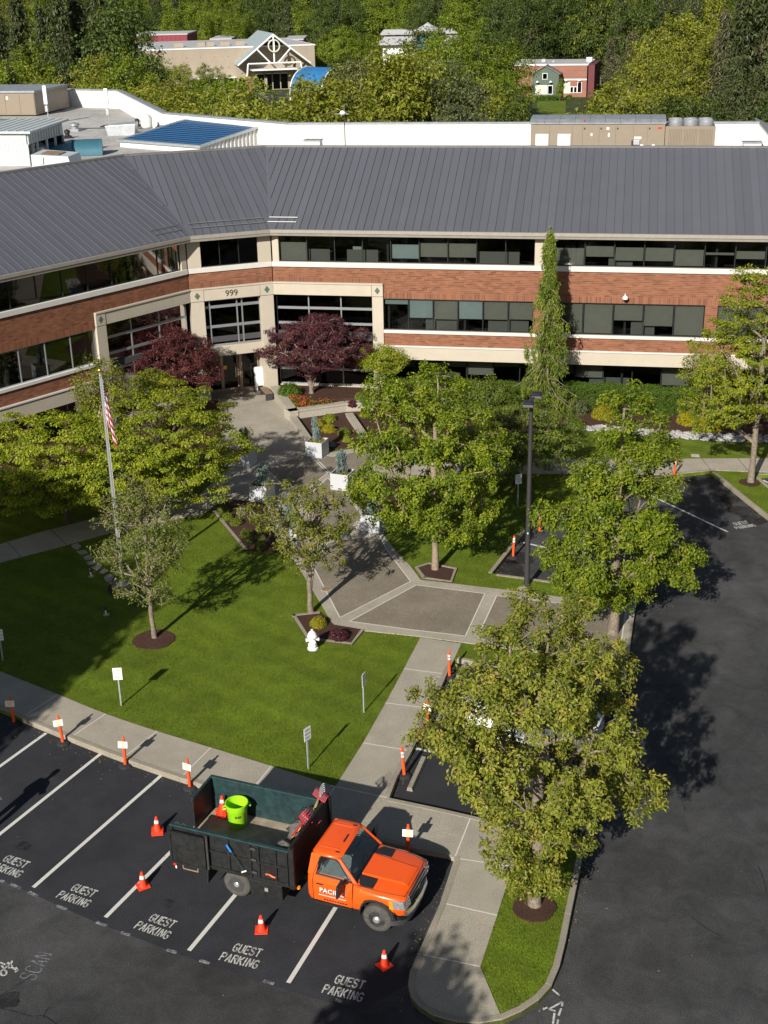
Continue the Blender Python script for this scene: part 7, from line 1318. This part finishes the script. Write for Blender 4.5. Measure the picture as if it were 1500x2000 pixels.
# tall trees standing outside the picture that shade the lawn edge
for i, (px, py, z, r_, h_) in enumerate([(70, 1245, 11.5, 3.0, 14.5), (-60, 1190, 11, 3.2, 14.5), (30, 1085, 12, 3.6, 15.5), (-150, 1100, 12, 3.6, 15.5), (742, 2085, 7.5, 1.4, 9), (-60, 1370, 9, 2.4, 12)]):
    g_ = G(px, py); P = np.array([g_[0] - z / math.tan(R(ELEV)) * math.cos(R(AZ)), g_[1] - z / math.tan(R(ELEV)) * math.sin(R(AZ)), -.15])
    tree('street_tree', ['tall street tree outside the left edge shading the lawn', 'tall street tree farther left outside the photo', 'tall street tree shading the left path from outside', 'tallest street tree far left outside the photo', 'street tree below the camera shading the island tip', 'street tree outside the left edge shading the kerb'][i], 'tree', P, h_ - 3, .2, [(0, 0, z, r_, r_, h_ - z + .3), (0, 0, z - 2.5, r_ * .8, r_ * .8, 2)], 260, .5, .75, 110, .32, 'lf_mid', 'bark_dark', 70 + i, 'street trees outside the picture')
# ================================================================ BEYOND THE BUILDING
def far_pt(px, py, dist):
    d = ray(px, py); fh = AX[2][:2] / np.linalg.norm(AX[2][:2]); k = dist / np.dot(d[:2], fh); p = CAM + d * k; return p     # point on the sight line at that distance
PROTO = {}
def proto(kind, k):
    key = (kind, k)
    if key in PROTO: return PROTO[key]
    sd_ = 500 + 37 * k + sum(map(ord, kind)); r = np.random.default_rng(sd_); q = MB(); H_ = 12.0
    if kind in ('fir', 'brownfir'):
        q.tube([(0, 0, 0), (0, 0, H_)], [.28, .04], 'bark_dark', 7); Cs, Rd = [], []
        for i in range(240):
            z = 1.0 + (H_ - 1.1) * (i / 240) ** 1.1; R_ = (3.0 * (1 - z / H_) ** .85 + .12) * r.uniform(.5, 1.12); a = r.uniform(0, 6.28)
            for f in (.5, .95): Cs.append([R_ * f * math.cos(a), R_ * f * math.sin(a), z - .35 * f * R_]); Rd.append([.42, .42, .20])
        V, F, ti = leaf_geo(np.array(Cs), np.array(Rd), 11, .42, sd_, up=.5, droop=.7, aspect=.35); leaf = 'lf_dkcon' if kind == 'fir' else 'lf_brncon'
    elif kind == 'poplar':
        q.tube([(0, 0, 0), (0, 0, H_ * .9)], [.2, .04], 'bark', 6); Cs = sample_crown([(0, 0, 6.5, 1.5, 1.5, 5.5), (0, 0, 4, 1.7, 1.7, 3)], 150, .5, r); V, F, ti = leaf_geo(Cs, np.full((len(Cs), 3), .6), 24, .30, sd_, ctr=np.array([0, 0, 6.])); leaf = 'lf_farbright'
    else:
        w = 3.9 + .5 * (k % 3); ell = [(0, 0, 6.2, w, w, 4.4), (w * .35 * math.cos(k), w * .35 * math.sin(k), 8.6, w * .6, w * .6, 3.2), (-w * .4, w * .3, 5, w * .7, w * .7, 3.4)]
        Cs = sample_crown(ell, 270, .55, r, lobed=.7); tr = [(0, 0, 0), (.1, 0, 2), (0, .1, 4), (.1, 0, 6), (0, 0, 8)]; branch_mesh(q, tr, Cs[::3], .26, 'bark_pale' if kind == 'olive' else 'bark_dark', r, .02, 4)
        V, F, ti = leaf_geo(Cs, np.tile([.80, .80, .55], (len(Cs), 1)) * r.uniform(.7, 1.25, (len(Cs), 1)), 34, .30, sd_, ctr=np.array([0, 0, 5.5])); leaf = {'olive': 'lf_far', 'bright': 'lf_farbright', 'grey': 'lf_grey', 'dark': 'lf_dark'}[kind]
    PROTO[key] = (q.mesh('trunk', 60), fastmesh('crown', V, F, leaf, ti)); return PROTO[key]
KL = {'olive': ('broadleaf_tree', 'olive green broadleaf tree'), 'bright': ('broadleaf_tree', 'fresh green broadleaf tree'), 'grey': ('broadleaf_tree', 'grey green willowy tree'), 'dark': ('broadleaf_tree', 'dark green broadleaf tree'), 'fir': ('fir_tree', 'dark fir tree'), 'brownfir': ('fir_tree', 'brownish fir tree'), 'poplar': ('poplar_tree', 'slim fresh green poplar')}
NT = [0]
LMK = [(-60, 'off the left edge'), (10, 'over the tan unit'), (100, 'over the shed'), (165, 'over the nearer antenna'), (215, 'over the farther antenna'), (300, 'over the parapet bend'), (400, 'over the skylight'), (470, 'over the skylight end'), (525, 'over the roof valley'), (610, 'over the purple maple'), (668, 'over the mast'), (745, 'over the lime maple'), (800, 'right of the mast'), (860, 'over the dense tree'), (930, 'left of the louvres'), (985, 'nearer the louvres'), (1035, 'over the lamp post'), (1085, 'over the louvres'), (1140, 'over the brick house end'), (1190, 'over the unit doors'), (1240, 'over the switch box'), (1290, 'over the warning label'), (1345, 'over the fans'), (1400, 'over the condenser end'), (1440, 'over the hip'), (1485, 'near the right edge'), (1550, 'off the right edge')]
def ftree(kind, px, ytop, dist, where, wide=1.0, k=None):
    p = far_pt(px, ytop, dist); h = max(4.0, p[2] + .45); NT[0] += 1; k = (NT[0] * 5) % 4 if k is None else k; tm, cm = proto(kind, k); s = h / (11.2 if kind in ('olive', 'bright', 'grey', 'dark') else 12.0)
    nm, lb = KL[kind]; lm = min(LMK, key=lambda a: abs(a[0] - px))[1]; t = thing(nm, lb + ' ' + where + ', ' + lm, 'tree', (p[0], p[1], -.45), NT[0] * 2.4, 'trees ' + where); w = wide * s ** .5 * (1.0 if kind in ('fir', 'brownfir') else 1.0)
    t.scale = (w * .95, w * 1.05, s); link('trunk', tm, t); link('crown', cm, t); return t
rr = random.Random(5)
# first belt right behind the roof
def belt(x0, x1, step, ytop, dist, kinds, where, jy=14, wide=1.0):
    x = x0
    while x < x1:
        y = ytop(x) if callable(ytop) else ytop; ftree(rr.choice(kinds), x + rr.uniform(-.25, .25) * step, y + rr.uniform(-jy, jy), (dist(x) if callable(dist) else dist) + rr.uniform(-5, 5), where, wide * rr.uniform(.85, 1.15)); x += step
fy = lambda pts: (lambda x: float(np.interp(x, [p[0] for p in pts], [p[1] for p in pts])))
belt(-80, 700, 56, fy([(-80, 150), (100, 150), (250, 172), (450, 185), (560, 182), (600, 172), (680, 160), (700, 150)]), fy([(-80, 172), (200, 168), (330, 128), (420, 117), (700, 116)]), ['olive', 'olive', 'bright'], 'just behind the white roof parapet')
belt(-60, 520, 75, fy([(-60, 108), (60, 92), (200, 112), (330, 150), (400, 168), (520, 168)]), fy([(-60, 195), (250, 190), (520, 150)]), ['olive', 'bright', 'olive'], 'behind the first belt by the store')
belt(690, 860, 52, fy([(560, 150), (690, 128), (740, 110), (860, 120)]), 132, ['olive', 'olive', 'grey'], 'between the store and brick house', 10)
belt(700, 860, 70, fy([(700, 120), (760, 102), (860, 112)]), 165, ['olive'], 'in the middle behind the nearer olive trees', 8)
for px, y, d, kd, w in [(880, 150, 140, 'grey', 1.1), (930, 165, 135, 'grey', 1.0), (965, 178, 128, 'olive', .9), (1000, 200, 126, 'dark', .7), (905, 175, 122, 'grey', .8), (985, 165, 170, 'dark', .8)]: ftree(kd, px, y, d, 'left of the small brick house lawn', w)
for px, y, d in [(820, 62, 205), (870, 42, 215), (915, 45, 222), (960, 62, 215), (990, 88, 210), (850, 80, 190), (935, 85, 195)]: ftree('bright' if px not in (820, 960) else 'dark', px, y, d, 'in the clump left of the brick house', 1.0)
for px, y, d, kd in [(1150, 205, 124, 'olive'), (1190, 172, 134, 'olive'), (1225, 172, 128, 'olive'), (1280, 178, 126, 'olive'), (1340, 190, 122, 'dark'), (1400, 205, 118, 'dark'), (1195, 195, 118, 'olive'), (1260, 200, 118, 'grey')]: ftree(kd, px, y, d, 'behind the tan roof unit', .95)
for px, y, d, kd, w in [(1195, 75, 235, 'brownfir', 1.0), (1235, 62, 228, 'brownfir', 1.25), (1262, 95, 222, 'brownfir', 1.0), (1310, 32, 215, 'olive', 1.1), (1360, 25, 210, 'olive', 1.1), (1290, 85, 200, 'olive', 1.0), (1340, 90, 190, 'olive', 1.05), (1395, 80, 190, 'fir', 1.0), (1420, 20, 185, 'brownfir', 1.1), (1460, -30, 178, 'fir', 1.2), (1500, -40, 180, 'fir', 1.2), (1440, 110, 155, 'fir', .9), (1480, 130, 145, 'fir', .9), (1405, 165, 140, 'fir', .8), (1540, 60, 150, 'fir', 1.0), (1575, 0, 165, 'fir', 1.1), (1510, 190, 125, 'fir', .8), (1550, 160, 130, 'dark', 1)]: ftree(kd, px, y, d, 'on the right behind the office', w)
for px in range(985, 1215, 26): ftree('dark' if px % 4 else 'bright', px, rr.uniform(-50, -5), 300 + rr.uniform(-10, 10), 'tall and dark behind the brick house', .9)
for px in range(1180, 1520, 36): ftree(rr.choice(['dark', 'dark', 'fir', 'olive']), px, rr.uniform(-60, -20), 285 + rr.uniform(-15, 15), 'in the far wood on the right', .95)
for px, y, d, w in [(105, -30, 205, 1.15), (140, -45, 210, 1.2), (185, -40, 205, 1.2), (225, -5, 200, 1.0), (75, 10, 215, 1.0), (30, -20, 230, 1.1), (250, 20, 215, .9), (-20, -20, 220, 1.1), (120, 60, 190, .9)]: ftree('fir' if px != 225 else 'dark', px, y, d, 'in the dark upper left group', w)
for px, y, d, w in [(18, 128, 168, .8), (-30, 110, 170, .9)]: ftree('fir', px, y, d, 'at the far left edge', w)
# belts beyond the store
for px in range(215, 760, 30): ftree(rr.choice(['bright', 'poplar', 'bright', 'fir', 'dark']), px, fy([(215, 20), (330, 12), (450, 8), (560, 25), (760, 10)])(px) + rr.uniform(-12, 14), 400 + rr.uniform(-8, 20), 'in a belt beyond the store', 1.0)
for px, y in [(445, 18), (460, 26)]: ftree('poplar', px, y, 372, 'paired behind the store roof', 1.2)
for px in range(560, 830, 32): ftree(rr.choice(['fir', 'dark', 'fir', 'bright']), px, rr.uniform(-20, 25), 380 + rr.uniform(-8, 12), 'in the dark group right of the store', 1.0)
for px, y in [(640, 70), (655, 55), (690, 60), (720, 70)]: ftree(rr.choice(['dark', 'bright']), px, y, 330, 'at the right end of the store', .8)
for px in range(-60, 1620, 34): ftree(rr.choice(['dark', 'fir', 'bright', 'olive', 'dark']), px, rr.uniform(-75, -35), 520 + rr.uniform(-20, 30), 'along the skyline', 1.15)
for px in range(-60, 1620, 40): ftree(rr.choice(['dark', 'fir', 'bright']), px, rr.uniform(-45, -12), 460 + rr.uniform(-10, 10), 'in the wood before the skyline', 1.1)
# hillside wood as one mass behind all
fr = AX[2][:2] / np.linalg.norm(AX[2][:2]); sr = np.array([fr[1], -fr[0]]); q = MB(); N_ = 40; v = []
for j, (d, z) in enumerate(((520, -1), (620, 14), (760, 34), (1000, 60), (1400, 75))):
    for i in range(N_ + 1): s = (i / N_ - .5) * 1500; p = CAM[:2] + fr * d + sr * s; v.append((p[0], p[1], z + rr.uniform(-1, 1) * (j > 0) * 3))
q.add(v, [(j * (N_ + 1) + i, j * (N_ + 1) + i + 1, (j + 1) * (N_ + 1) + i + 1, (j + 1) * (N_ + 1) + i) for j in range(4) for i in range(N_)], 'terrain'); struct(q.build('hills'))
r = np.random.default_rng(8); n = 5200; d = r.uniform(540, 1000, n); s = r.uniform(-.42, .42, n) * d; P = CAM[:2] + fr * d[:, None] + sr * s[:, None]; z = np.interp(d, [520, 620, 760, 1000], [-1, 14, 34, 60]) + r.uniform(2, 13, n)
V, F, ti = leaf_geo(np.column_stack([P, z]), np.tile([5, 5, 5.0], (n, 1)), 14, 2.2, 8); stuff(link('far_wood', fastmesh('far_wood', V, F, 'lf_dark', ti)), 'distant hillside wood')
# understorey between the belts
n = 2600; d = r.uniform(108, 330, n); s = r.uniform(-.36, .36, n) * d; P = CAM[:2] + fr * d[:, None] + sr * s[:, None]; keep = np.ones(n, bool)
pxs = [pix((a, b, 0)) for a, b in P]; pxa = np.array([p[0] for p in pxs]); pya = np.array([p[1] for p in pxs])
keep &= ~((pxa > 360) & (pxa < 680) & (d > 175)); keep &= ~((pxa > 1000) & (pxa < 1190) & (d > 150)); P = P[keep]; n = len(P)
V, F, ti = leaf_geo(np.column_stack([P, r.uniform(.3, 2.4, n)]), np.tile([2.2, 2.2, 1.6], (n, 1)), 26, .5, 9); stuff(link('undergrowth', fastmesh('undergrowth', V, F, 'lf_far', ti)), 'bushy undergrowth between the far trees')
for px, y in [(285, 118), (318, 112), (352, 122), (392, 128), (430, 134)]: ftree(rr.choice(['olive', 'bright']), px, y, 262, 'in front of the store wall', .75)
for px, y, d in [(648, 134, 190), (600, 150, 180), (670, 140, 185)]: ftree('olive', px, y, d, 'before the blue canopy', .8)
# ---- gabled store
def place(px, py, d): p = far_pt(px, py, d); return np.array([p[0], p[1]])
M['store_wall'] = mat('tan block wall', (.36, .30, .23), .85, var=.08, scale=.5); M['store_red'] = mat('dark red metal siding', (.24, .03, .045), .6, var=.06, scale=.5); M['store_roof'] = mat('blue grey metal roof', (.30, .36, .37), .5, var=.05, scale=.3); M['far_white'] = mat('white beams', (.80, .80, .78), .6); M['far_maroon'] = mat('dark maroon wall', (.13, .035, .04), .8); M['far_brick'] = mat('far red brick', (.28, .13, .09), .85, var=.12, scale=.8); M['far_green'] = mat('grey green siding', (.085, .115, .09), .7, var=.06, scale=1); M['far_grey'] = mat('grey membrane', (.42, .42, .42), .8, var=.1, scale=.3); M['far_cream'] = mat('cream wall panel', (.62, .60, .46), .7); M['far_blue'] = mat('blue fabric canopy', (.03, .17, .40), .5, var=.1, scale=.5)
D0 = 300.0; pL, pR = place(330, 150, D0), place(616, 140, D0 + 8); u_ = pR - pL; LS = np.linalg.norm(u_); u_ /= LS; an = math.atan2(u_[1], u_[0]); HS = hgt((*pL, 0), 330, 98) + .45
st_ = thing('store', 'long tan store with a white trussed gable entrance in the trees', 'store building', (*pL, -.45), an)
def spx(px): # distance along the front for a picture column
    return LS * (px - 330) / (616 - 330)
q = MB(); q.box((-5, 0, 0), (LS, 38, HS), 'store_wall'); q.build('wall', st_); q = MB(); q.box((-5.2, -.1, HS + .002), (LS + .2, 38.2, HS + .25), 'far_white'); q.box((-4.6, .4, HS + .255), (LS - .4, 37.6, HS + .3), 'far_grey'); q.build('roof', st_)
gx, gw = spx(528), 8.2; gz = hgt((*(pL + u_ * gx), 0), 528, 66) + .45; gb = gz - 6.2
q = MB(); q.hexa([(gx - gw, -5, gb), (gx, -5, gz), (gx, 16, gz), (gx - gw, 16, gb)], [(gx - gw, -5, gb + .3), (gx, -5, gz + .3), (gx, 16, gz + .3), (gx - gw, 16, gb + .3)], 'store_roof'); q.hexa([(gx, -5, gz), (gx + gw, -5, gb), (gx + gw, 16, gb), (gx, 16, gz)], [(gx, -5, gz + .3), (gx + gw, -5, gb + .3), (gx + gw, 16, gb + .3), (gx, 16, gz + .3)], 'store_roof'); q.build('gable_roof', st_)
q = MB()
for a, c in (((gx - gw, gb), (gx, gz)), ((gx + gw, gb), (gx, gz)), ((gx - gw * .72, gb + .3), (gx + gw * .72, gb + .3)), ((gx, gb + .3), (gx, gz)), ((gx - gw * .1, gb + .3), (gx - gw * .45, gb + 3.2)), ((gx + gw * .1, gb + .3), (gx + gw * .45, gb + 3.2))): q.tube([(a[0], -5.2, a[1]), (c[0], -5.2, c[1])], .19, 'far_white', 6)
for x in (-1, 1): q.tube([(gx + x * gw * .72, -5.2, gb + .3), (gx + x * gw * .8, -5.2, gb - 4.5)], .2, 'far_white', 6)
q.build('white_truss', st_)
q = MB(); q.tube([(gx + 1.25 * math.cos(w), -5.6, gz - 2.3 + 1.25 * math.sin(w)) for w in np.linspace(0, 6.283, 21)], .17, 'far_cream', 5); q.tube([(gx, -5.6, gz - 3.4), (gx, -5.6, gz - 1.2)], .22, 'far_white', 5); q.build('round_emblem', st_)
q = MB(); q.box((gx - gw * .6, -1, 0), (gx + gw * .6, -.05, gb), 'store_wall'); q.build('entrance_wall', st_)
for k in range(4): q = MB(); x = gx - 3.4 + k * 1.8; q.box((x, -1.1, .2), (x + 1.5, -1.02, 3.4), 'glass_dark'); q.box((x, -1.15, 3.4), (x + 1.5, -1.01, 3.6), 'far_white'); q.build('window', st_)
for x in (-1, 1): q = MB(); q.box((gx + x * gw * .7 - .9, -5.6, 0), (gx + x * gw * .7 + .9, -4.6, 3.2), 'far_brick'); q.build('brick_pier', st_)
q = MB(); q.box((gx - gw * .62, -5, 4.4), (gx + gw * .62, -1.05, 4.7), 'far_white'); q.build('canopy', st_)
q = MB(); q.box((4, -2.5, 2.9), (gx - gw, -.02, 3.15), 'far_white'); q.build('arcade_canopy', st_)
for k in range(6): q = MB(); x = 5 + k * 3.2; q.box((x, -2.4, 0), (x + .6, -1.9, 2.9), 'store_wall'); q.build('arcade_pillar', st_)
for k in range(5): q = MB(); x = 5.8 + k * 3.2; q.box((x, -.06, .3), (x + 2.2, -.02, 2.6), 'glass_dark'); q.build('window', st_)
for px_ in (350, 395, 410, 440, 470, 505): q = MB(); x = spx(px_); q.box((x, 6, HS + .3), (x + 2.0, 8, HS + 1.15), 'store_wall'); q.build('roof_unit', st_)
for k in range(9):
    for z in (.55, .8): q = MB(); x = 1 + k * 3.1; q.box((x, -.05, HS * z), (x + .14, -.01, HS * z + .14), 'text_grey'); q.build('wall_tie', st_)
for a, c, yb, yt, dd, lab in [(266, 368, 110, 70, 365, 'dark red flat roofed hall behind the left end of the store'), (412, 452, 92, 78, 360, 'small dark red rooftop block behind the store'), (558, 592, 92, 79, 350, 'dark red block behind the right end of the store')]:
    pa, pb = place(a, yb, dd), place(c, yb, dd); d_ = pb - pa; l = np.linalg.norm(d_); zt = hgt((*pa, 0), a, yt) + .45; t = thing('red_hall', lab, 'building', (*pa, -.45), math.atan2(d_[1], d_[0])); q = MB(); q.box((0, 0, 0), (l, 20, zt), 'store_red'); q.build('wall', t); q = MB(); q.box((-.2, -.2, zt + .002), (l + .2, 20.2, zt + .35), 'far_grey'); q.build('roof', t)
    for k in range(int(l / 1.2)): q = MB(); q.box((k * 1.2, -.08, 0), (k * 1.2 + .12, -.002, zt), 'store_red'); q.build('siding_rib', t)
# store forecourt
pc = [place(*a) for a in ((370, 148, 262), (560, 180, 215), (640, 165, 235), (620, 145, 296), (350, 150, 298))]; q = MB(); q.prism([(p[0], p[1], 0) for p in pc], -.5, -.42, 'asphalt'); struct(q.build('store_car_park'))
def car(px, py, d, lab, m, rz):
    p = place(px, py, d); t = thing('parked_car', lab, 'car', (*p, -.42), rz, 'cars in the store car park'); q = MB(); q.box((-2.2, -.85, .3), (2.2, .85, .85), m); q.build('body', t, bevel=.12); q = MB(); q.hexa([(-1.5, -.78, .85), (1.0, -.78, .85), (1.0, .78, .85), (-1.5, .78, .85)], [(-1.1, -.62, 1.4), (.4, -.62, 1.4), (.4, .62, 1.4), (-1.1, .62, 1.4)], 'glass_dark'); q.build('windows', t); q = MB(); q.box((-1.05, -.6, 1.402), (.35, .6, 1.45), m); q.build('roof', t)
    for x in (-1.35, 1.35):
        for y in (-.8, .8): q = MB(); q.lathe([(0, -.1), (.33, -.1), (.33, .1), (0, .1)], 'rubber', (x, y, .33), 12, 'y'); q.build('wheel', t)
car(520, 166, 232, 'white car in the store car park, partly behind trees', 'white', .2); car(500, 158, 250, 'pale car farther back in the store car park', 'galv', .2); car(700, 135, 262, 'white car glimpsed between trees right of the blue canopy', 'white', .6)
# blue canopy playground
p = place(630, 160, 215); t = thing('blue_canopy', 'blue arched play canopy with white frame among the trees', 'canopy', (*p, -.45), R(75)); zc = hgt((*p, 0), 630, 131) + .45; q = MB(); v = []
for x in (-5.5, 5.5):
    for w in np.linspace(0, math.pi, 13): v.append((-5.5 * math.cos(w), x * .5, zc - 3.2 + 3.2 * math.sin(w)))
q.add(v, [(k, k + 1, k + 14, k + 13) for k in range(12)], 'far_blue'); q.build('fabric', t)
for y in (-2.8, 2.8): q = MB(); q.tube([(-5.7 * math.cos(w), y, zc - 3.25 + 3.3 * math.sin(w)) for w in np.linspace(0, math.pi, 13)], .10, 'far_white', 6); q.tube([(-5.7, y, 0), (-5.7, y, zc - 3.2)], .16, 'far_white', 6); q.tube([(5.7, y, 0), (5.7, y, zc - 3.2)], .16, 'far_white', 6); q.build('white_frame', t)
# brick house with green gable
DB = 272.0; pa, pb = place(1040, 185, DB), place(1160, 180, DB - 3); d_ = pb - pa; l = np.linalg.norm(d_); zt = hgt((*pa, 0), 1040, 128) + .45; ab = math.atan2(d_[1], d_[0]); pa = pa - d_ / l * 4.5; l += 4.5; S1 = l / (1160 - 995)
t = thing('brick_house', 'flat roofed brick house with a green gabled bay facing a small lawn', 'house', (*pa, -.45), ab)
X = lambda px: (px - 995) * S1
Z = lambda py: zt * (188 - py) / (188 - 128)
q = MB(); q.box((0, 0, 0), (X(1145), 16, zt), 'far_brick'); q.build('wall', t); q = MB(); q.box((-.15, -.15, zt + .002), (X(1147), 16.15, zt + .22), 'far_white'); q.box((.5, .4, zt + .222), (X(1142), 15.6, zt + .26), 'far_grey'); q.build('roof', t)
q = MB(); q.box((X(1148), -.5, 0), (X(1160), 14, zt + .1), 'far_maroon'); q.build('side_wall', t)
gx0, gx1 = X(1042), X(1094); q = MB(); gm = (gx0 + gx1) / 2; q.prism([(gx0, -3.5), (gx1, -3.5), (gx1, -.01), (gx0, -.01)], 0, Z(141), 'far_green'); q.add([(gx0, -3.5, Z(141)), (gx1, -3.5, Z(141)), (gm, -3.5, Z(128)), (gx0, -.01, Z(141)), (gx1, -.01, Z(141)), (gm, -.01, Z(128))], [(0, 1, 2), (5, 4, 3), (1, 4, 5, 2), (0, 2, 5, 3)], 'far_green'); b_ = q.build('gable_bay', t)
for a, c in (((gx0 - .3, Z(143)), (gm, Z(127))), ((gx1 + .3, Z(143)), (gm, Z(127)))): q = MB(); q.hexa([(a[0], -3.8, a[1]), (c[0], -3.8, c[1]), (c[0], 0.2, c[1]), (a[0], .2, a[1])], [(a[0], -3.8, a[1] + .18), (c[0], -3.8, c[1] + .18), (c[0], .2, c[1] + .18), (a[0], .2, a[1] + .18)], 'roof_trim'); q.build('bay_roof', b_)
def fwin(a, c, z0, z1, y, m='glass_dark'):
    q = MB(); q.box((a - .1, y - .06, z0 - .1), (c + .1, y - .002, z1 + .1), 'far_white'); w = q.build('window', t); q = MB(); q.box((a, y - .09, z0), (c, y - .062, z1), m); q.build('pane', w)
fwin(X(1063), X(1071), Z(151), Z(141), -3.5)
fwin(X(1050), X(1071), Z(179), Z(164), -3.5, 'far_cream'); fwin(X(1074), X(1082), Z(179), Z(164), -3.5); fwin(X(1102), X(1112), Z(180), Z(161), 0, 'far_cream'); fwin(X(1114), X(1119), Z(179), Z(169), 0); fwin(X(1121), X(1126), Z(179), Z(169), 0); fwin(X(1128), X(1135), Z(179), Z(161), 0)
for z in (138, 150, 156): q = MB(); q.box((gx1 + .05, -.05, Z(z)), (X(1145), -.005, Z(z) + .25), 'far_white' if z == 156 else 'far_brick'); q.build('string_course', t)
for px_, y in ((1053, -3.5), (1079, -3.5), (1105, 0), (1131, 0)): q = MB(); q.lathe([(.05, .3), (.35, .0), (.3, -.05), (0, -.05)], 'far_white', (X(px_), y - .45, Z(157)), 10); q.build('wall_lamp', t)
for px_, m, w in ((1048, 'far_grey', .6), (1137, 'galv', .9), (1070, 'far_grey', .3)): q = MB(); q.box((X(px_), 6, zt + .26), (X(px_) + w * 1.4, 6 + w, zt + .26 + w), m); q.build('roof_unit', t, bevel=.05)
q = MB(); P_ = [place(1050, 196, 262), place(1105, 196, 262), place(1110, 240, 150), place(1030, 240, 150)]; q.prism([(p[0], p[1], 0) for p in P_], -.6, -.40, 'lawn'); struct(q.build('far_lawn'))
for k, px_ in enumerate((1046, 1058, 1070, 1082, 1112)): p = place(px_, 189, 264); dome('garden_shrub', ['low hedge shrub under the green bay, left end', 'second hedge shrub under the green bay', 'third hedge shrub under the green bay', 'hedge shrub at the right corner of the green bay', 'hedge shrub before the cream window of the brick house'][k], (0, 0), 1.0, 1.1, 'lf_hedge', .22, 260, P=np.array([p[0], p[1], -.42]), seed=900 + k)
ftree('bright', 1094, 155, 262, 'young before the brick house', .35)
# cupola building
DC = 370.0; pa, pb = place(748, 110, DC), place(800, 110, DC); d_ = pb - pa; l = np.linalg.norm(d_); t = thing('lodge', 'low pale building with grey metal roof left of the round tower', 'building', (*pa, -.45), math.atan2(d_[1], d_[0])); z1 = hgt((*pa, 0), 748, 88) + .45; z2 = hgt((*pa, 0), 748, 60) + .45
q = MB(); q.box((0, 0, 0), (l + 14, 16, z1), 'far_white'); q.build('wall', t); q = MB(); q.hexa([(-1, -1.5, z1), (l + 15, -1.5, z1), (l + 15, 17, z1), (-1, 17, z1)], [(.5, 3.5, z1 + 2), (l + 13, 3.5, z1 + 2), (l + 13, 12, z1 + 2), (.5, 12, z1 + 2)], 'far_grey'); q.build('roof', t); q = MB(); q.box((.8, 4, z1 + 2.01), (l + 12, 11, z2 - 1.2), 'far_white'); q.build('clerestory', t); q = MB(); q.hexa([(-.6, 2.6, z2 - 1.2), (l + 13.5, 2.6, z2 - 1.2), (l + 13.5, 12.4, z2 - 1.2), (-.6, 12.4, z2 - 1.2)], [(.5, 5, z2), (l + 12, 5, z2), (l + 12, 10, z2), (.5, 10, z2)], 'far_grey'); q.build('upper_roof', t)
for k in range(5): q = MB(); q.box((1.2 + k * 2.2, 3.94, z1 + 2.4), (2.8 + k * 2.2, 3.99, z2 - 1.5), 'far_blue'); q.build('window', t)
p = place(836, 110, DC); t = thing('round_tower', 'round blue tower with a conical grey roof and red eave band', 'tower', (*p, -.45)); zr = hgt((*p, 0), 836, 51) + .45; q = MB(); zt_ = zr - 1.6; R0 = 3.9
q.lathe([(R0 * .85, 0), (R0 * .85, zt_)], 'teal_duct', n=16); q.build('wall', t); q = MB(); q.lathe([(R0 * 1.03, zt_), (R0 * 1.06, zt_ + .45), (R0, zt_ + .5)], 'far_brick', n=16); q.build('eave_band', t); q = MB(); q.lathe([(R0 * 1.08, zt_ + .46), (1.4, zt_ + 1.75), (1.3, zt_ + 1.8), (0, zt_ + 2.6)], 'far_grey', n=16); q.build('roof', t)
for k in range(8): a = k * .785; q = MB(); q.hexa([(R0 * .86 * math.cos(a - .2), R0 * .86 * math.sin(a - .2), zt_ - 2.2), (R0 * .86 * math.cos(a + .2), R0 * .86 * math.sin(a + .2), zt_ - 2.2), (R0 * .8 * math.cos(a + .2), R0 * .8 * math.sin(a + .2), zt_ - 2.2), (R0 * .8 * math.cos(a - .2), R0 * .8 * math.sin(a - .2), zt_ - 2.2)], [(R0 * .86 * math.cos(a - .2), R0 * .86 * math.sin(a - .2), zt_ - .4), (R0 * .86 * math.cos(a + .2), R0 * .86 * math.sin(a + .2), zt_ - .4), (R0 * .8 * math.cos(a + .2), R0 * .8 * math.sin(a + .2), zt_ - .4), (R0 * .8 * math.cos(a - .2), R0 * .8 * math.sin(a - .2), zt_ - .4)], 'glass_dark'); q.build('window', t)

# the row of trees across the car park, behind the camera
for i in range(15):
    kd = ['dark', 'olive', 'fir', 'bright', 'dark'][i % 5]; tm, cm = proto(kd, i % 4); s_ = rr.uniform(1.0, 1.45); t = thing(KL[kd][0], KL[kd][1] + ' across the car park behind the camera, number of trees along from the left'.split(',')[0], 'tree', (-55 + i * 11 + rr.uniform(-3, 3), -122 + rr.uniform(-9, 6), -.3), i * 1.7, 'trees across the car park'); t.scale = (s_, s_, s_); link('trunk', tm, t); link('crown', cm, t)
# trees that still share a label: tell them apart by height
by = {}
for o in C.objects:
    if o.get('category') == 'tree' and o.parent is None and o.scale[2] != 1: by.setdefault(o['label'], []).append(o)
for lb, os_ in by.items():
    if len(os_) in (2, 3):
        os_.sort(key=lambda o: -o.scale[2])
        for o, w in zip(os_, ('taller', 'shorter') if len(os_) == 2 else ('tallest', 'middle height', 'shortest')): o['label'] = (w + ' ' + lb) if len((w + ' ' + lb).split()) <= 16 else lb
